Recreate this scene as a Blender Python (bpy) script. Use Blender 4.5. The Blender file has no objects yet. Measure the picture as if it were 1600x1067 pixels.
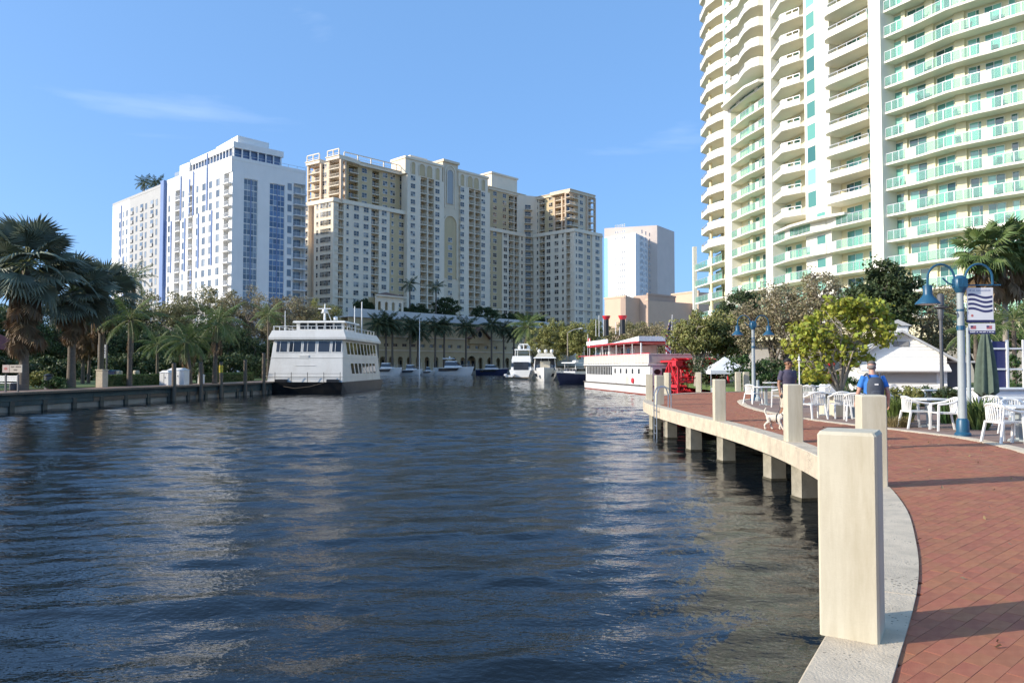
import bpy, bmesh, math, random
import numpy as np
from mathutils import Matrix, Vector

S = bpy.context.scene
C = S.collection
R = math.radians
random.seed(7)
RNG = np.random.default_rng(7)

# ------------------------------------------------------------------ camera, sky, sun, exposure
CAM_H, F, PITCH = 1.6, 1150.0, math.atan(38.0 / 1150.0)
cam_d = bpy.data.cameras.new('camera')
cam_d.sensor_width = 36.0
cam_d.lens = F / 1600.0 * 36.0
cam_d.clip_start = 0.05
cam_d.clip_end = 6000.0
cam = bpy.data.objects.new('camera', cam_d)
C.objects.link(cam)
cam.location = (0, 0, CAM_H)
cam.rotation_euler = (math.pi / 2 + PITCH, 0, 0)
S.camera = cam

SUN_EL, SUN_AZ = R(24.0), math.atan2(-0.965, -0.26)      # azimuth of the sun measured as (x=sin, y=cos)
SUN = Vector((math.cos(SUN_EL) * -0.9656, math.cos(SUN_EL) * -0.26, math.sin(SUN_EL)))
world = bpy.data.worlds.new('World')
S.world = world
world.use_nodes = True
wn, wl = world.node_tree.nodes, world.node_tree.links
sky = wn.new('ShaderNodeTexSky')
sky.sky_type = 'NISHITA'
sky.sun_disc = False
sky.sun_elevation = SUN_EL
sky.sun_rotation = SUN_AZ
sky.altitude = 0
sky.air_density = 0.8
sky.dust_density = 2.0
sky.ozone_density = 6.0
bg = wn['Background']
bg.inputs['Strength'].default_value = 0.15
# thin cirrus mixed into the sky over the whole dome
tc = wn.new('ShaderNodeTexCoord')
mp = wn.new('ShaderNodeMapping'); mp.inputs['Scale'].default_value = (1.6, 1.1, 5.5); mp.inputs['Rotation'].default_value = (0.0, 0.25, 0.3); mp.inputs['Location'].default_value = (2.74, 1.42, 4.26)
nz = wn.new('ShaderNodeTexNoise'); nz.inputs['Scale'].default_value = 1.7; nz.inputs['Detail'].default_value = 7; nz.inputs['Roughness'].default_value = 0.52; nz.inputs['Distortion'].default_value = 0.5
cr = wn.new('ShaderNodeValToRGB')
cr.color_ramp.elements[0].position = 0.56; cr.color_ramp.elements[0].color = (0, 0, 0, 1)
cr.color_ramp.elements[1].position = 0.92; cr.color_ramp.elements[1].color = (0.34, 0.34, 0.34, 1)
mx = wn.new('ShaderNodeMix'); mx.data_type = 'RGBA'
mx.inputs['B'].default_value = (6.6, 7.0, 7.4, 1)
wl.new(tc.outputs['Generated'], mp.inputs['Vector']); wl.new(mp.outputs['Vector'], nz.inputs['Vector'])
wl.new(nz.outputs['Fac'], cr.inputs['Fac']); wl.new(cr.outputs['Color'], mx.inputs['Factor'])
# thin even veil of high haze over the whole dome
veil = wn.new('ShaderNodeMix'); veil.data_type = 'RGBA'; veil.inputs['Factor'].default_value = 0.42
veil.inputs['B'].default_value = (1.3, 2.75, 5.1, 1)
wl.new(sky.outputs['Color'], veil.inputs['A']); wl.new(veil.outputs['Result'], mx.inputs['A']); wl.new(mx.outputs['Result'], bg.inputs['Color'])

sun_d = bpy.data.lights.new('sun', 'SUN')
sun_d.energy = 3.3
sun_d.angle = R(0.53)
sun_d.color = (1.0, 0.91, 0.77)
sun = bpy.data.objects.new('sun', sun_d)
C.objects.link(sun)
sun.location = (-60, -30, 80)
sun.rotation_euler = (-SUN).to_track_quat('-Z', 'Y').to_euler()

S.view_settings.view_transform = 'Standard'
S.view_settings.look = 'None'
S.view_settings.gamma = 1.0
S.view_settings.use_curve_mapping = False
S.view_settings.exposure = 0.7
S.cycles.use_denoising = True
S.cycles.max_bounces = 8
S.cycles.transparent_max_bounces = 16
S.cycles.caustics_reflective = False
S.cycles.caustics_refractive = False

# ------------------------------------------------------------------ measuring helpers
def at(px, py, Y):
    """point of the place seen at photo pixel (px, py) standing Y metres ahead"""
    a = PITCH + math.atan((533.5 - py) / F)
    z = CAM_H + Y * math.tan(a)
    dep = Y * math.cos(PITCH) + (z - CAM_H) * math.sin(PITCH)
    return Vector(((px - 800.0) / F * dep, Y, z))

def gx(px, Y):
    return (px - 800.0) / F * Y

def zz(py, Y):
    return at(800, py, Y).z

# ------------------------------------------------------------------ mesh building
class MB:
    def __init__(s):
        s.v, s.f, s.m, s.M = [], [], [], None
    def add(s, vs, fs, mat=0):
        b = len(s.v)
        if s.M is not None:
            vs = [s.M @ Vector(p) for p in vs]
        s.v.extend([tuple(p) for p in vs])
        for q in fs:
            s.f.append(tuple(i + b for i in q)); s.m.append(mat)
        return s
    def box(s, x0, x1, y0, y1, z0, z1, mat=0):
        return s.add([(x0,y0,z0),(x1,y0,z0),(x1,y1,z0),(x0,y1,z0),(x0,y0,z1),(x1,y0,z1),(x1,y1,z1),(x0,y1,z1)],
                     [(3,2,1,0),(4,5,6,7),(0,1,5,4),(1,2,6,5),(2,3,7,6),(3,0,4,7)], mat)
    def cbox(s, x0, x1, y0, y1, z0, z1, c=0.01, mat=0):
        """box with chamfered top rim"""
        v = [(x0,y0,z0),(x1,y0,z0),(x1,y1,z0),(x0,y1,z0),(x0,y0,z1-c),(x1,y0,z1-c),(x1,y1,z1-c),(x0,y1,z1-c),
             (x0+c,y0+c,z1),(x1-c,y0+c,z1),(x1-c,y1-c,z1),(x0+c,y1-c,z1)]
        f = [(3,2,1,0),(8,9,10,11)]
        for a, b in ((0,4),(4,8)):
            for i in range(4):
                j = (i+1) % 4
                f.append((a+i, a+j, b+j, b+i))
        return s.add(v, f, mat)
    def prism(s, poly, z0, z1, mat=0, top=None):
        n = len(poly)
        top = top or poly
        v = [(p[0],p[1],z0) for p in poly] + [(p[0],p[1],z1) for p in top]
        f = [tuple(range(n-1,-1,-1)), tuple(range(n,2*n))]
        for i in range(n):
            j = (i+1) % n
            f.append((i, j, n+j, n+i))
        return s.add(v, f, mat)
    def bar(s, a, b, w, h=None, mat=0):
        """square bar from a to b"""
        a, b = Vector(a), Vector(b)
        h = h or w
        d = (b - a).normalized()
        up = Vector((0,0,1)) if abs(d.z) < 0.95 else Vector((0,1,0))
        sx = d.cross(up).normalized() * w / 2
        sy = sx.cross(d).normalized() * h / 2
        v = [a-sx-sy, a+sx-sy, a+sx+sy, a-sx+sy, b-sx-sy, b+sx-sy, b+sx+sy, b-sx+sy]
        return s.add(v, [(3,2,1,0),(4,5,6,7),(0,1,5,4),(1,2,6,5),(2,3,7,6),(3,0,4,7)], mat)
    def tube(s, pts, rad, n=8, mat=0, cap=True):
        pts = [Vector(p) for p in pts]
        if not hasattr(rad, '__len__'):
            rad = [rad] * len(pts)
        vs, fs = [], []
        prev = None
        for i, p in enumerate(pts):
            d = (pts[min(i+1,len(pts)-1)] - pts[max(i-1,0)])
            d = d.normalized() if d.length > 1e-9 else Vector((0,0,1))
            if prev is None:
                up = Vector((0,0,1)) if abs(d.z) < 0.9 else Vector((1,0,0))
                sx = d.cross(up).normalized()
            else:
                sx = (prev - d * prev.dot(d))
                sx = sx.normalized() if sx.length > 1e-6 else d.orthogonal().normalized()
            prev = sx
            sy = d.cross(sx)
            for k in range(n):
                t = 2*math.pi*k/n
                vs.append(p + (sx*math.cos(t) + sy*math.sin(t)) * rad[i])
        for i in range(len(pts)-1):
            for k in range(n):
                a, b = i*n+k, i*n+(k+1) % n
                fs.append((a, b, b+n, a+n))
        if cap:
            fs.append(tuple(range(n-1,-1,-1)))
            L = (len(pts)-1)*n
            fs.append(tuple(range(L, L+n)))
        return s.add(vs, fs, mat)
    def lathe(s, prof, n=16, c=(0,0,0), mat=0):
        vs, fs = [], []
        for r, z in prof:
            for k in range(n):
                t = 2*math.pi*k/n
                vs.append((c[0]+r*math.cos(t), c[1]+r*math.sin(t), c[2]+z))
        for i in range(len(prof)-1):
            for k in range(n):
                a, b = i*n+k, i*n+(k+1) % n
                fs.append((a, b, b+n, a+n))
        fs.append(tuple(range(n-1,-1,-1)))
        L = (len(prof)-1)*n
        fs.append(tuple(range(L, L+n)))
        return s.add(vs, fs, mat)
    def ball(s, c, r, n=10, m=7, mat=0):
        r = r if hasattr(r, '__len__') else (r, r, r)
        vs, fs = [], []
        for i in range(m+1):
            p = math.pi*i/m
            for k in range(n):
                t = 2*math.pi*k/n
                vs.append((c[0]+r[0]*math.sin(p)*math.cos(t), c[1]+r[1]*math.sin(p)*math.sin(t), c[2]-r[2]*math.cos(p)))
        for i in range(m):
            for k in range(n):
                a, b = i*n+k, i*n+(k+1) % n
                fs.append((a, b, b+n, a+n))
        return s.add(vs, fs, mat)
    def loft(s, secs, mat=0, closed=False, cap=True):
        n = len(secs[0])
        vs = [p for q in secs for p in q]
        fs = []
        for i in range(len(secs)-1):
            for k in range(n if closed else n-1):
                a, b = i*n+k, i*n+(k+1) % n
                fs.append((a, b, b+n, a+n))
        if cap:
            fs.append(tuple(range(n-1,-1,-1)))
            L = (len(secs)-1)*n
            fs.append(tuple(range(L, L+n)))
        return s.add(vs, fs, mat)
    def mesh(s, name, mats, smooth=False):
        me = bpy.data.meshes.new(name)
        me.from_pydata(s.v, [], s.f)
        mats = mats if isinstance(mats, (list, tuple)) else [mats]
        for m in mats:
            me.materials.append(m)
        if len(mats) > 1:
            me.polygons.foreach_set('material_index', s.m)
        if smooth:
            me.polygons.foreach_set('use_smooth', [True]*len(s.f))
            if smooth != 'all':
                me.set_sharp_from_angle(angle=R(38))
        return me

def np_mesh(name, verts, faces, mat, smooth=False, midx=None):
    me = bpy.data.meshes.new(name)
    nv, nf, k = len(verts), len(faces), faces.shape[1]
    me.vertices.add(nv); me.vertices.foreach_set('co', np.asarray(verts, dtype=np.float32).ravel())
    me.loops.add(nf*k); me.loops.foreach_set('vertex_index', np.asarray(faces, dtype=np.int32).ravel())
    me.polygons.add(nf); me.polygons.foreach_set('loop_start', np.arange(0, nf*k, k, dtype=np.int32))
    me.polygons.foreach_set('use_smooth', np.full(nf, bool(smooth)))
    for m in (mat if isinstance(mat, (list, tuple)) else [mat]):
        me.materials.append(m)
    if midx is not None:
        me.polygons.foreach_set('material_index', np.asarray(midx, dtype=np.int32))
    me.update()
    return me

WM = {}
I4 = Matrix.Identity(4)
def T(x, y, z, rz=0.0, sc=1.0):
    m = Matrix.Translation((x, y, z)) @ Matrix.Rotation(rz, 4, 'Z')
    if sc != 1.0:
        m = m @ (Matrix.Diagonal((sc[0], sc[1], sc[2], 1)) if hasattr(sc, '__len__') else Matrix.Scale(sc, 4))
    return m

def link(o, parent=None, M=None):
    """link o so that its world matrix is M"""
    M = I4 if M is None else M
    C.objects.link(o)
    if parent is not None:
        o.parent = parent
        o.matrix_local = WM[parent.name].inverted() @ M
    else:
        o.matrix_local = M
    WM[o.name] = M.copy()
    return o

def tag(o, label, cat=None, group=None, kind=None):
    if label: o['label'] = label
    if cat: o['category'] = cat
    if group: o['group'] = group
    if kind: o['kind'] = kind
    return o

def thing(name, label, cat, M=None, group=None):
    o = bpy.data.objects.new(name, None)
    o.empty_display_size = 0.3
    link(o, None, M)
    return tag(o, label, cat, group)

def obj(name, mb, mats, parent=None, M=None, smooth=False, rel=True):
    """mesh object; with rel the mesh is in the parent's own frame, else in world coordinates"""
    me = mb.mesh(name, mats, smooth) if isinstance(mb, MB) else mb
    o = bpy.data.objects.new(name, me)
    if M is None:
        M = WM[parent.name] if (parent is not None and rel) else I4
    return link(o, parent, M)

def copy_thing(root, M, label=None, group=None):
    r = root.copy()
    C.objects.link(r)
    r.matrix_local = M
    WM[r.name] = M.copy()
    if label: r['label'] = label
    if group: r['group'] = group
    for ch in [c for c in KIDS(root)]:
        c = ch.copy(); C.objects.link(c); c.parent = r; c.matrix_local = ch.matrix_local.copy()
        WM[c.name] = M @ ch.matrix_local
        for g in KIDS(ch):
            d = g.copy(); C.objects.link(d); d.parent = c; d.matrix_local = g.matrix_local.copy()
    return r

def KIDS(o):
    return [c for c in bpy.data.objects if c.parent == o]

class Rep:
    """many alike pieces of one thing: the 300 that show largest become parts, the rest one mass"""
    def __init__(s, parent, name, rest_name):
        s.p, s.n, s.rn, s.items = parent, name, rest_name, []
    def put(s, me, M):
        s.items.append((me, M))
    def flush(s, limit=300):
        def score(it):
            p = it[1].translation
            d = (p - Vector((0, 0, CAM_H))).length
            if p.y < 1: return 1e6
            u, w = p.x / p.y * F, (p.z - CAM_H) / p.y * F
            out = abs(u) > 830 or w > 600 or w < -520
            return d + (10000 if out else 0)
        s.items.sort(key=score)
        for me, M in s.items[:limit]:
            link(bpy.data.objects.new(s.n, me), s.p, M)
        rest = s.items[limit:]
        if rest:
            mats = []
            mb = MB()
            for me, M in rest:
                ix = []
                for m in me.materials:
                    if m not in mats: mats.append(m)
                    ix.append(mats.index(m))
                b = len(mb.v)
                mb.v.extend([tuple(M @ v.co) for v in me.vertices])
                for p in me.polygons:
                    mb.f.append(tuple(i + b for i in p.vertices)); mb.m.append(ix[p.material_index])
            o = obj(s.rn, mb, mats, s.p, rel=False, M=I4)
            o['kind'] = 'stuff'

# ------------------------------------------------------------------ materials
def _n(nt, t, **kw):
    n = nt.nodes.new(t)
    for k, v in kw.items():
        if k in n.inputs: n.inputs[k].default_value = v
        else: setattr(n, k, v)
    return n

def mat(name, col, rough=0.6, metal=0.0, var=0.12, scale=2.0, bump=0.0, bscale=30.0, isl=0.0, spec=0.5,
        dirt=None, dirt_amt=0.5, dirt_scale=1.2, streak=False, trans=0.0, sub=0.0, hue=0.0, stretch=None, pits=0.0):
    m = bpy.data.materials.new(name)
    m.use_nodes = True
    nt = m.node_tree; L = nt.links
    b = nt.nodes['Principled BSDF']
    b.inputs['Roughness'].default_value = rough
    b.inputs['Metallic'].default_value = metal
    b.inputs['Specular IOR Level'].default_value = spec
    tcn = _n(nt, 'ShaderNodeTexCoord')
    vec = tcn.outputs['Object']
    if stretch:
        mpn = _n(nt, 'ShaderNodeMapping'); mpn.inputs['Scale'].default_value = stretch
        L.new(vec, mpn.inputs['Vector']); vec = mpn.outputs['Vector']
    n1 = _n(nt, 'ShaderNodeTexNoise', Scale=scale, Detail=6.0, Roughness=0.62)
    L.new(vec, n1.inputs['Vector'])
    mr = _n(nt, 'ShaderNodeMapRange')
    mr.inputs['From Min'].default_value = 0.28; mr.inputs['From Max'].default_value = 0.72
    mr.inputs['To Min'].default_value = 1 - var; mr.inputs['To Max'].default_value = 1 + var
    L.new(n1.outputs['Fac'], mr.inputs['Value'])
    val = mr.outputs['Result']
    if isl > 0 or hue > 0:
        g = _n(nt, 'ShaderNodeNewGeometry'); oi = _n(nt, 'ShaderNodeObjectInfo')
        ad = _n(nt, 'ShaderNodeMath', operation='ADD'); fr = _n(nt, 'ShaderNodeMath', operation='FRACT')
        L.new(g.outputs['Random Per Island'], ad.inputs[0]); L.new(oi.outputs['Random'], ad.inputs[1]); L.new(ad.outputs[0], fr.inputs[0])
        m2 = _n(nt, 'ShaderNodeMapRange')
        m2.inputs['To Min'].default_value = 1 - isl; m2.inputs['To Max'].default_value = 1 + isl
        L.new(fr.outputs[0], m2.inputs['Value'])
        mu = _n(nt, 'ShaderNodeMath', operation='MULTIPLY')
        L.new(val, mu.inputs[0]); L.new(m2.outputs['Result'], mu.inputs[1]); val = mu.outputs[0]
    hs = _n(nt, 'ShaderNodeHueSaturation'); hs.inputs['Color'].default_value = (*col, 1)
    L.new(val, hs.inputs['Value'])
    if hue > 0:
        sc = _n(nt, 'ShaderNodeMath', operation='MULTIPLY'); sc.inputs[1].default_value = 7.31
        f2 = _n(nt, 'ShaderNodeMath', operation='FRACT'); L.new(fr.outputs[0], sc.inputs[0]); L.new(sc.outputs[0], f2.inputs[0])
        m3 = _n(nt, 'ShaderNodeMapRange'); m3.inputs['To Min'].default_value = 0.5 - hue; m3.inputs['To Max'].default_value = 0.5 + hue
        L.new(f2.outputs[0], m3.inputs['Value']); L.new(m3.outputs['Result'], hs.inputs['Hue'])
    colout = hs.outputs['Color']
    if dirt is not None:
        n2 = _n(nt, 'ShaderNodeTexNoise', Scale=dirt_scale, Detail=8.0, Roughness=0.7)
        if streak:
            mp2 = _n(nt, 'ShaderNodeMapping'); mp2.inputs['Scale'].default_value = (1, 1, 0.12)
            L.new(tcn.outputs['Object'], mp2.inputs['Vector']); L.new(mp2.outputs['Vector'], n2.inputs['Vector'])
        else:
            L.new(tcn.outputs['Object'], n2.inputs['Vector'])
        r2 = _n(nt, 'ShaderNodeMapRange'); r2.inputs['From Min'].default_value = 0.48; r2.inputs['From Max'].default_value = 0.75
        r2.inputs['To Max'].default_value = dirt_amt
        L.new(n2.outputs['Fac'], r2.inputs['Value'])
        mi = _n(nt, 'ShaderNodeMix', data_type='RGBA'); mi.inputs['B'].default_value = (*dirt, 1)
        L.new(r2.outputs['Result'], mi.inputs['Factor']); L.new(colout, mi.inputs['A']); colout = mi.outputs['Result']
    if pits > 0:       # small dark air holes in cast concrete, in patches
        vo = _n(nt, 'ShaderNodeTexVoronoi', Scale=pits); L.new(tcn.outputs['Object'], vo.inputs['Vector'])
        np_ = _n(nt, 'ShaderNodeTexNoise', Scale=2.3, Detail=2.0); L.new(tcn.outputs['Object'], np_.inputs['Vector'])
        th_ = _n(nt, 'ShaderNodeMapRange'); th_.inputs['From Min'].default_value = 0.45; th_.inputs['From Max'].default_value = 0.7; th_.inputs['To Min'].default_value = 0.02; th_.inputs['To Max'].default_value = 0.34
        L.new(np_.outputs['Fac'], th_.inputs['Value'])
        lt_ = _n(nt, 'ShaderNodeMath', operation='LESS_THAN'); L.new(vo.outputs['Distance'], lt_.inputs[0]); L.new(th_.outputs['Result'], lt_.inputs[1])
        m5 = _n(nt, 'ShaderNodeMath', operation='MULTIPLY'); m5.inputs[1].default_value = 0.75; L.new(lt_.outputs[0], m5.inputs[0])
        mi = _n(nt, 'ShaderNodeMix', data_type='RGBA'); mi.inputs['B'].default_value = (0.07, 0.06, 0.045, 1)
        L.new(m5.outputs[0], mi.inputs['Factor']); L.new(colout, mi.inputs['A']); colout = mi.outputs['Result']
    L.new(colout, b.inputs['Base Color'])
    if bump > 0:
        nb = _n(nt, 'ShaderNodeTexNoise', Scale=bscale, Detail=5.0, Roughness=0.6)
        L.new(vec, nb.inputs['Vector'])
        bp = _n(nt, 'ShaderNodeBump', Strength=bump, Distance=0.02)
        L.new(nb.outputs['Fac'], bp.inputs['Height']); L.new(bp.outputs['Normal'], b.inputs['Normal'])
    if trans > 0:      # thin leaf: part of the light comes through
        tr = _n(nt, 'ShaderNodeBsdfTranslucent'); ms = _n(nt, 'ShaderNodeMixShader'); ms.inputs['Fac'].default_value = trans
        L.new(colout, tr.inputs['Color'])
        out = nt.nodes['Material Output']
        L.new(b.outputs['BSDF'], ms.inputs[1]); L.new(tr.outputs['BSDF'], ms.inputs[2]); L.new(ms.outputs[0], out.inputs['Surface'])
    return m

def glass(name, c1, c2, rough=0.06, spec=0.8, c3=None):
    """window glass as seen from outside: dark rooms, blinds and curtains behind differ from pane to pane"""
    m = bpy.data.materials.new(name); m.use_nodes = True
    nt = m.node_tree; L = nt.links
    b = nt.nodes['Principled BSDF']
    b.inputs['Roughness'].default_value = rough; b.inputs['Specular IOR Level'].default_value = spec
    g = _n(nt, 'ShaderNodeNewGeometry'); oi = _n(nt, 'ShaderNodeObjectInfo')
    ad = _n(nt, 'ShaderNodeMath', operation='ADD'); fr = _n(nt, 'ShaderNodeMath', operation='FRACT')
    L.new(g.outputs['Random Per Island'], ad.inputs[0]); L.new(oi.outputs['Random'], ad.inputs[1]); L.new(ad.outputs[0], fr.inputs[0])
    cr = _n(nt, 'ShaderNodeValToRGB'); cr.color_ramp.interpolation = 'LINEAR'
    e = cr.color_ramp.elements
    e[0].position = 0.0; e[0].color = (*c1, 1); e[1].position = 0.62; e[1].color = (*c2, 1)
    if c3:
        k = e.new(0.93); k.color = (*c3, 1)
    L.new(fr.outputs[0], cr.inputs['Fac']); L.new(cr.outputs['Color'], b.inputs['Base Color'])
    return m

def rail_glass(name, col, fac=0.45):
    m = bpy.data.materials.new(name); m.use_nodes = True
    nt = m.node_tree; L = nt.links
    b = nt.nodes['Principled BSDF']
    b.inputs['Base Color'].default_value = (*col, 1); b.inputs['Roughness'].default_value = 0.08; b.inputs['Specular IOR Level'].default_value = 0.7
    t = _n(nt, 'ShaderNodeBsdfTransparent'); t.inputs['Color'].default_value = (0.70, 0.90, 0.84, 1)
    ms = _n(nt, 'ShaderNodeMixShader'); ms.inputs['Fac'].default_value = fac
    L.new(t.outputs[0], ms.inputs[1]); L.new(b.outputs[0], ms.inputs[2]); L.new(ms.outputs[0], nt.nodes['Material Output'].inputs['Surface'])
    return m

m_white = mat('white_paint', (0.80, 0.79, 0.76), 0.45, var=0.05, scale=1.5)
m_whitewall = mat('white_render', (0.83, 0.81, 0.77), 0.75, var=0.04, scale=0.3, dirt=(0.55, 0.54, 0.5), dirt_amt=0.18, dirt_scale=0.6, streak=True)
m_greywall = mat('grey_render', (0.42, 0.415, 0.40), 0.75, var=0.05, scale=0.3)
m_bluewall = mat('blue_render', (0.14, 0.22, 0.42), 0.6, var=0.06, scale=0.4)
m_cream = mat('cream_stucco', (0.72, 0.60, 0.43), 0.8, var=0.05, scale=0.3, dirt=(0.45, 0.4, 0.33), dirt_amt=0.2, dirt_scale=0.5, streak=True)
m_offwhite = mat('offwhite_stucco', (0.82, 0.70, 0.53), 0.8, var=0.05, scale=0.3, dirt=(0.5, 0.46, 0.4), dirt_amt=0.2, dirt_scale=0.5, streak=True)
m_tan = mat('tan_stucco', (0.58, 0.45, 0.255), 0.8, var=0.06, scale=0.3, dirt=(0.33, 0.27, 0.17), dirt_amt=0.25, dirt_scale=0.5, streak=True)
m_peach = mat('peach_stucco', (0.66, 0.50, 0.35), 0.8, var=0.06, scale=0.3)
m_towerwhite = mat('tower_white', (0.79, 0.76, 0.655), 0.7, var=0.03, scale=0.25, dirt=(0.62, 0.58, 0.46), dirt_amt=0.2, dirt_scale=0.4, streak=True)
m_towercream = mat('tower_cream', (0.77, 0.69, 0.46), 0.75, var=0.05, scale=0.3)
m_soffit = mat('soffit_cream', (0.72, 0.66, 0.50), 0.8, var=0.04, scale=0.4)
m_winglass = glass('apartment_glass', (0.012, 0.014, 0.018), (0.05, 0.055, 0.06), c3=(0.34, 0.32, 0.28))
m_blueglass = glass('blue_glass', (0.04, 0.075, 0.15), (0.08, 0.15, 0.30), c3=(0.20, 0.28, 0.40))
m_greyglass = glass('grey_blue_glass', (0.06, 0.09, 0.13), (0.16, 0.20, 0.25), c3=(0.3, 0.34, 0.38))
m_greenglass = glass('green_glass', (0.02, 0.07, 0.06), (0.10, 0.30, 0.235), rough=0.05, c3=(0.26, 0.56, 0.45))
m_mintglass = glass('mint_glass', (0.05, 0.17, 0.15), (0.20, 0.50, 0.40), rough=0.05, c3=(0.30, 0.60, 0.48))
m_rail = rail_glass('railing_glass', (0.42, 0.62, 0.56), 0.24)
m_darkglass = glass('dark_glass', (0.008, 0.01, 0.014), (0.03, 0.035, 0.045), rough=0.04)
m_dark = mat('dark_interior', (0.03, 0.03, 0.032), 0.8)
m_railmetal = mat('grey_rail', (0.52, 0.53, 0.54), 0.45, metal=0.3, var=0.03)
m_conc = mat('post_concrete', (0.56, 0.505, 0.38), 0.88, var=0.07, scale=2.5, bump=0.10, bscale=70, dirt=(0.36, 0.30, 0.19), dirt_amt=0.8, dirt_scale=3.4, streak=True)
m_capconc = mat('cap_concrete', (0.60, 0.50, 0.365), 0.9, var=0.13, scale=5, bump=0.5, bscale=60, dirt=(0.24, 0.21, 0.16), dirt_amt=0.5, dirt_scale=2.2, pits=30.0)
m_pile = mat('pile_concrete', (0.36, 0.32, 0.24), 0.9, var=0.15, scale=3, bump=0.5, bscale=25, dirt=(0.12, 0.11, 0.075), dirt_amt=0.7, dirt_scale=1.8)
m_brick = mat('red_paver', (0.365, 0.128, 0.064), 0.82, var=0.13, scale=14, bump=0.35, bscale=120, isl=0.10, hue=0.008, dirt=(0.38, 0.21, 0.115), dirt_amt=0.6, dirt_scale=1.3)
m_sand = mat('joint_sand', (0.22, 0.10, 0.065), 0.95, var=0.2, scale=30)
m_terrace = mat('terrace_paver', (0.26, 0.17, 0.135), 0.88, var=0.2, scale=6, dirt=(0.33, 0.27, 0.22), dirt_amt=0.5)
m_grassg = mat('lawn', (0.085, 0.13, 0.035), 0.9, var=0.35, scale=1.2, bump=0.6, bscale=30)
m_earth = mat('ground_cover', (0.31, 0.28, 0.23), 0.95, var=0.35, scale=0.4)
m_wood = mat('weathered_wood', (0.16, 0.125, 0.09), 0.85, var=0.25, scale=2.0, stretch=(6, 6, 0.7), bump=0.4, bscale=12)
m_greenwood = mat('green_wale', (0.055, 0.085, 0.085), 0.75, var=0.3, scale=1.2, dirt=(0.16, 0.14, 0.12), dirt_amt=0.6, dirt_scale=0.9)
m_black = mat('black_paint', (0.018, 0.018, 0.02), 0.4, var=0.2)
m_steel = mat('steel', (0.55, 0.55, 0.55), 0.3, metal=0.9, var=0.05)
m_blue = mat('lamp_blue', (0.016, 0.085, 0.155), 0.4, var=0.08, scale=6)
m_bluegrey = mat('pole_bluegrey', (0.34, 0.375, 0.375), 0.5, var=0.06, scale=4, dirt=(0.25, 0.27, 0.27), dirt_amt=0.4)
m_chair = mat('chair_white', (0.76, 0.745, 0.70), 0.5, var=0.05, scale=5)
m_red = mat('red_paint', (0.62, 0.035, 0.05), 0.4, var=0.08, scale=3)
m_navy = mat('navy_paint', (0.03, 0.04, 0.10), 0.4, var=0.05)
# ================================================================== THE SETTING
WZ = -1.15      # water level; the promenade lies at z = 0

def struct(o):
    o['kind'] = 'structure'
    return o

# edge of the promenade (water side)
EDGE = [(-3.2,-4), (-2.0,-1.7), (-0.8,0.2), (0.35,2.0), (1.40,3.7), (2.6,5.6), (3.4,7.1), (4.1,8.6), (4.75,10.4), (5.32,12.7),
        (5.70,15.5), (5.86,18.2), (5.86,20.7), (5.75,23.3), (5.62,26.7), (5.62,30.2), (5.95,33.5), (6.8,37), (8.1,40.3), (9.8,42.8), (12,44.6), (15,46), (19,46.6)]

def smooth_path(pts, step):
    """Catmull-Rom resampling"""
    P = [np.array(p, float) for p in pts]
    P = [2*P[0]-P[1]] + P + [2*P[-1]-P[-2]]
    out = []
    for i in range(1, len(P)-2):
        n = max(2, int(np.linalg.norm(P[i+1]-P[i]) / step))
        for k in range(n):
            t = k / n
            a, b, c, d = P[i-1], P[i], P[i+1], P[i+2]
            out.append(0.5*((2*b)+(-a+c)*t+(2*a-5*b+4*c-d)*t*t+(-a+3*b-3*c+d)*t**3))
    out.append(P[-2])
    return np.array(out)

def offset(path, d):
    t = np.gradient(path, axis=0)
    t /= np.linalg.norm(t, axis=1)[:, None]
    nrm = np.stack([t[:, 1], -t[:, 0]], 1)      # to the right of travel
    return path + nrm * d

edge = smooth_path(EDGE, 0.25)
edge_in = offset(edge, 0.40)

# inner kerb between brick walk and cafe terrace
KERB = [(4.6,-4), (5.3,-1.5), (6.2,1.2), (7.2,4.5), (8.0,8.0), (8.75,11.5), (9.25,13.2), (9.66,14.6), (9.9,16.4), (9.65,17.9), (9.2,19.8), (8.8,21.9), (8.68,24.9), (9.0,28.3), (9.75,31.8), (10.7,34.6), (12.4,36.4), (15,37.0), (19,37.0)]
kerb = smooth_path(KERB, 0.3)
kerb_in = offset(kerb, 0.30)

def band(path_a, path_b, z0, z1, name, m, chamfer=0.0):
    """solid strip between two paths of equal length"""
    n = len(path_a)
    mb = MB()
    vs = []
    for a, b in zip(path_a, path_b):
        vs += [(a[0],a[1],z0), (a[0],a[1],z1-chamfer), (a[0]+(b[0]-a[0])*0.03,a[1]+(b[1]-a[1])*0.03,z1), (b[0],b[1],z1), (b[0],b[1],z0)]
    fs = []
    for i in range(n-1):
        for k in range(4):
            fs.append((i*5+k, i*5+k+1, i*5+k+6, i*5+k+5))
    mb.add(vs, fs)
    return mb

# ---- river and ground
LEFT = [(-62,-120), (-46,-40), (-29.9,42.7), (-24.2,72), (-22.6,100), (-40,150), (-64,184)]
FARQ = [(-64,184), (-47,205), (-20,236), (5,264)]
RIGHT = [(5,264), (7,215), (6,165), (11,140), (15,118), (19,96), (23.5,72), (23.5,60), (23,47.2)]
riv = LEFT + FARQ[1:] + RIGHT[1:] + [(23,38)] + [(14,30),(14,20),(12,10),(9,2),(6,-30),(2,-120)]
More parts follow.
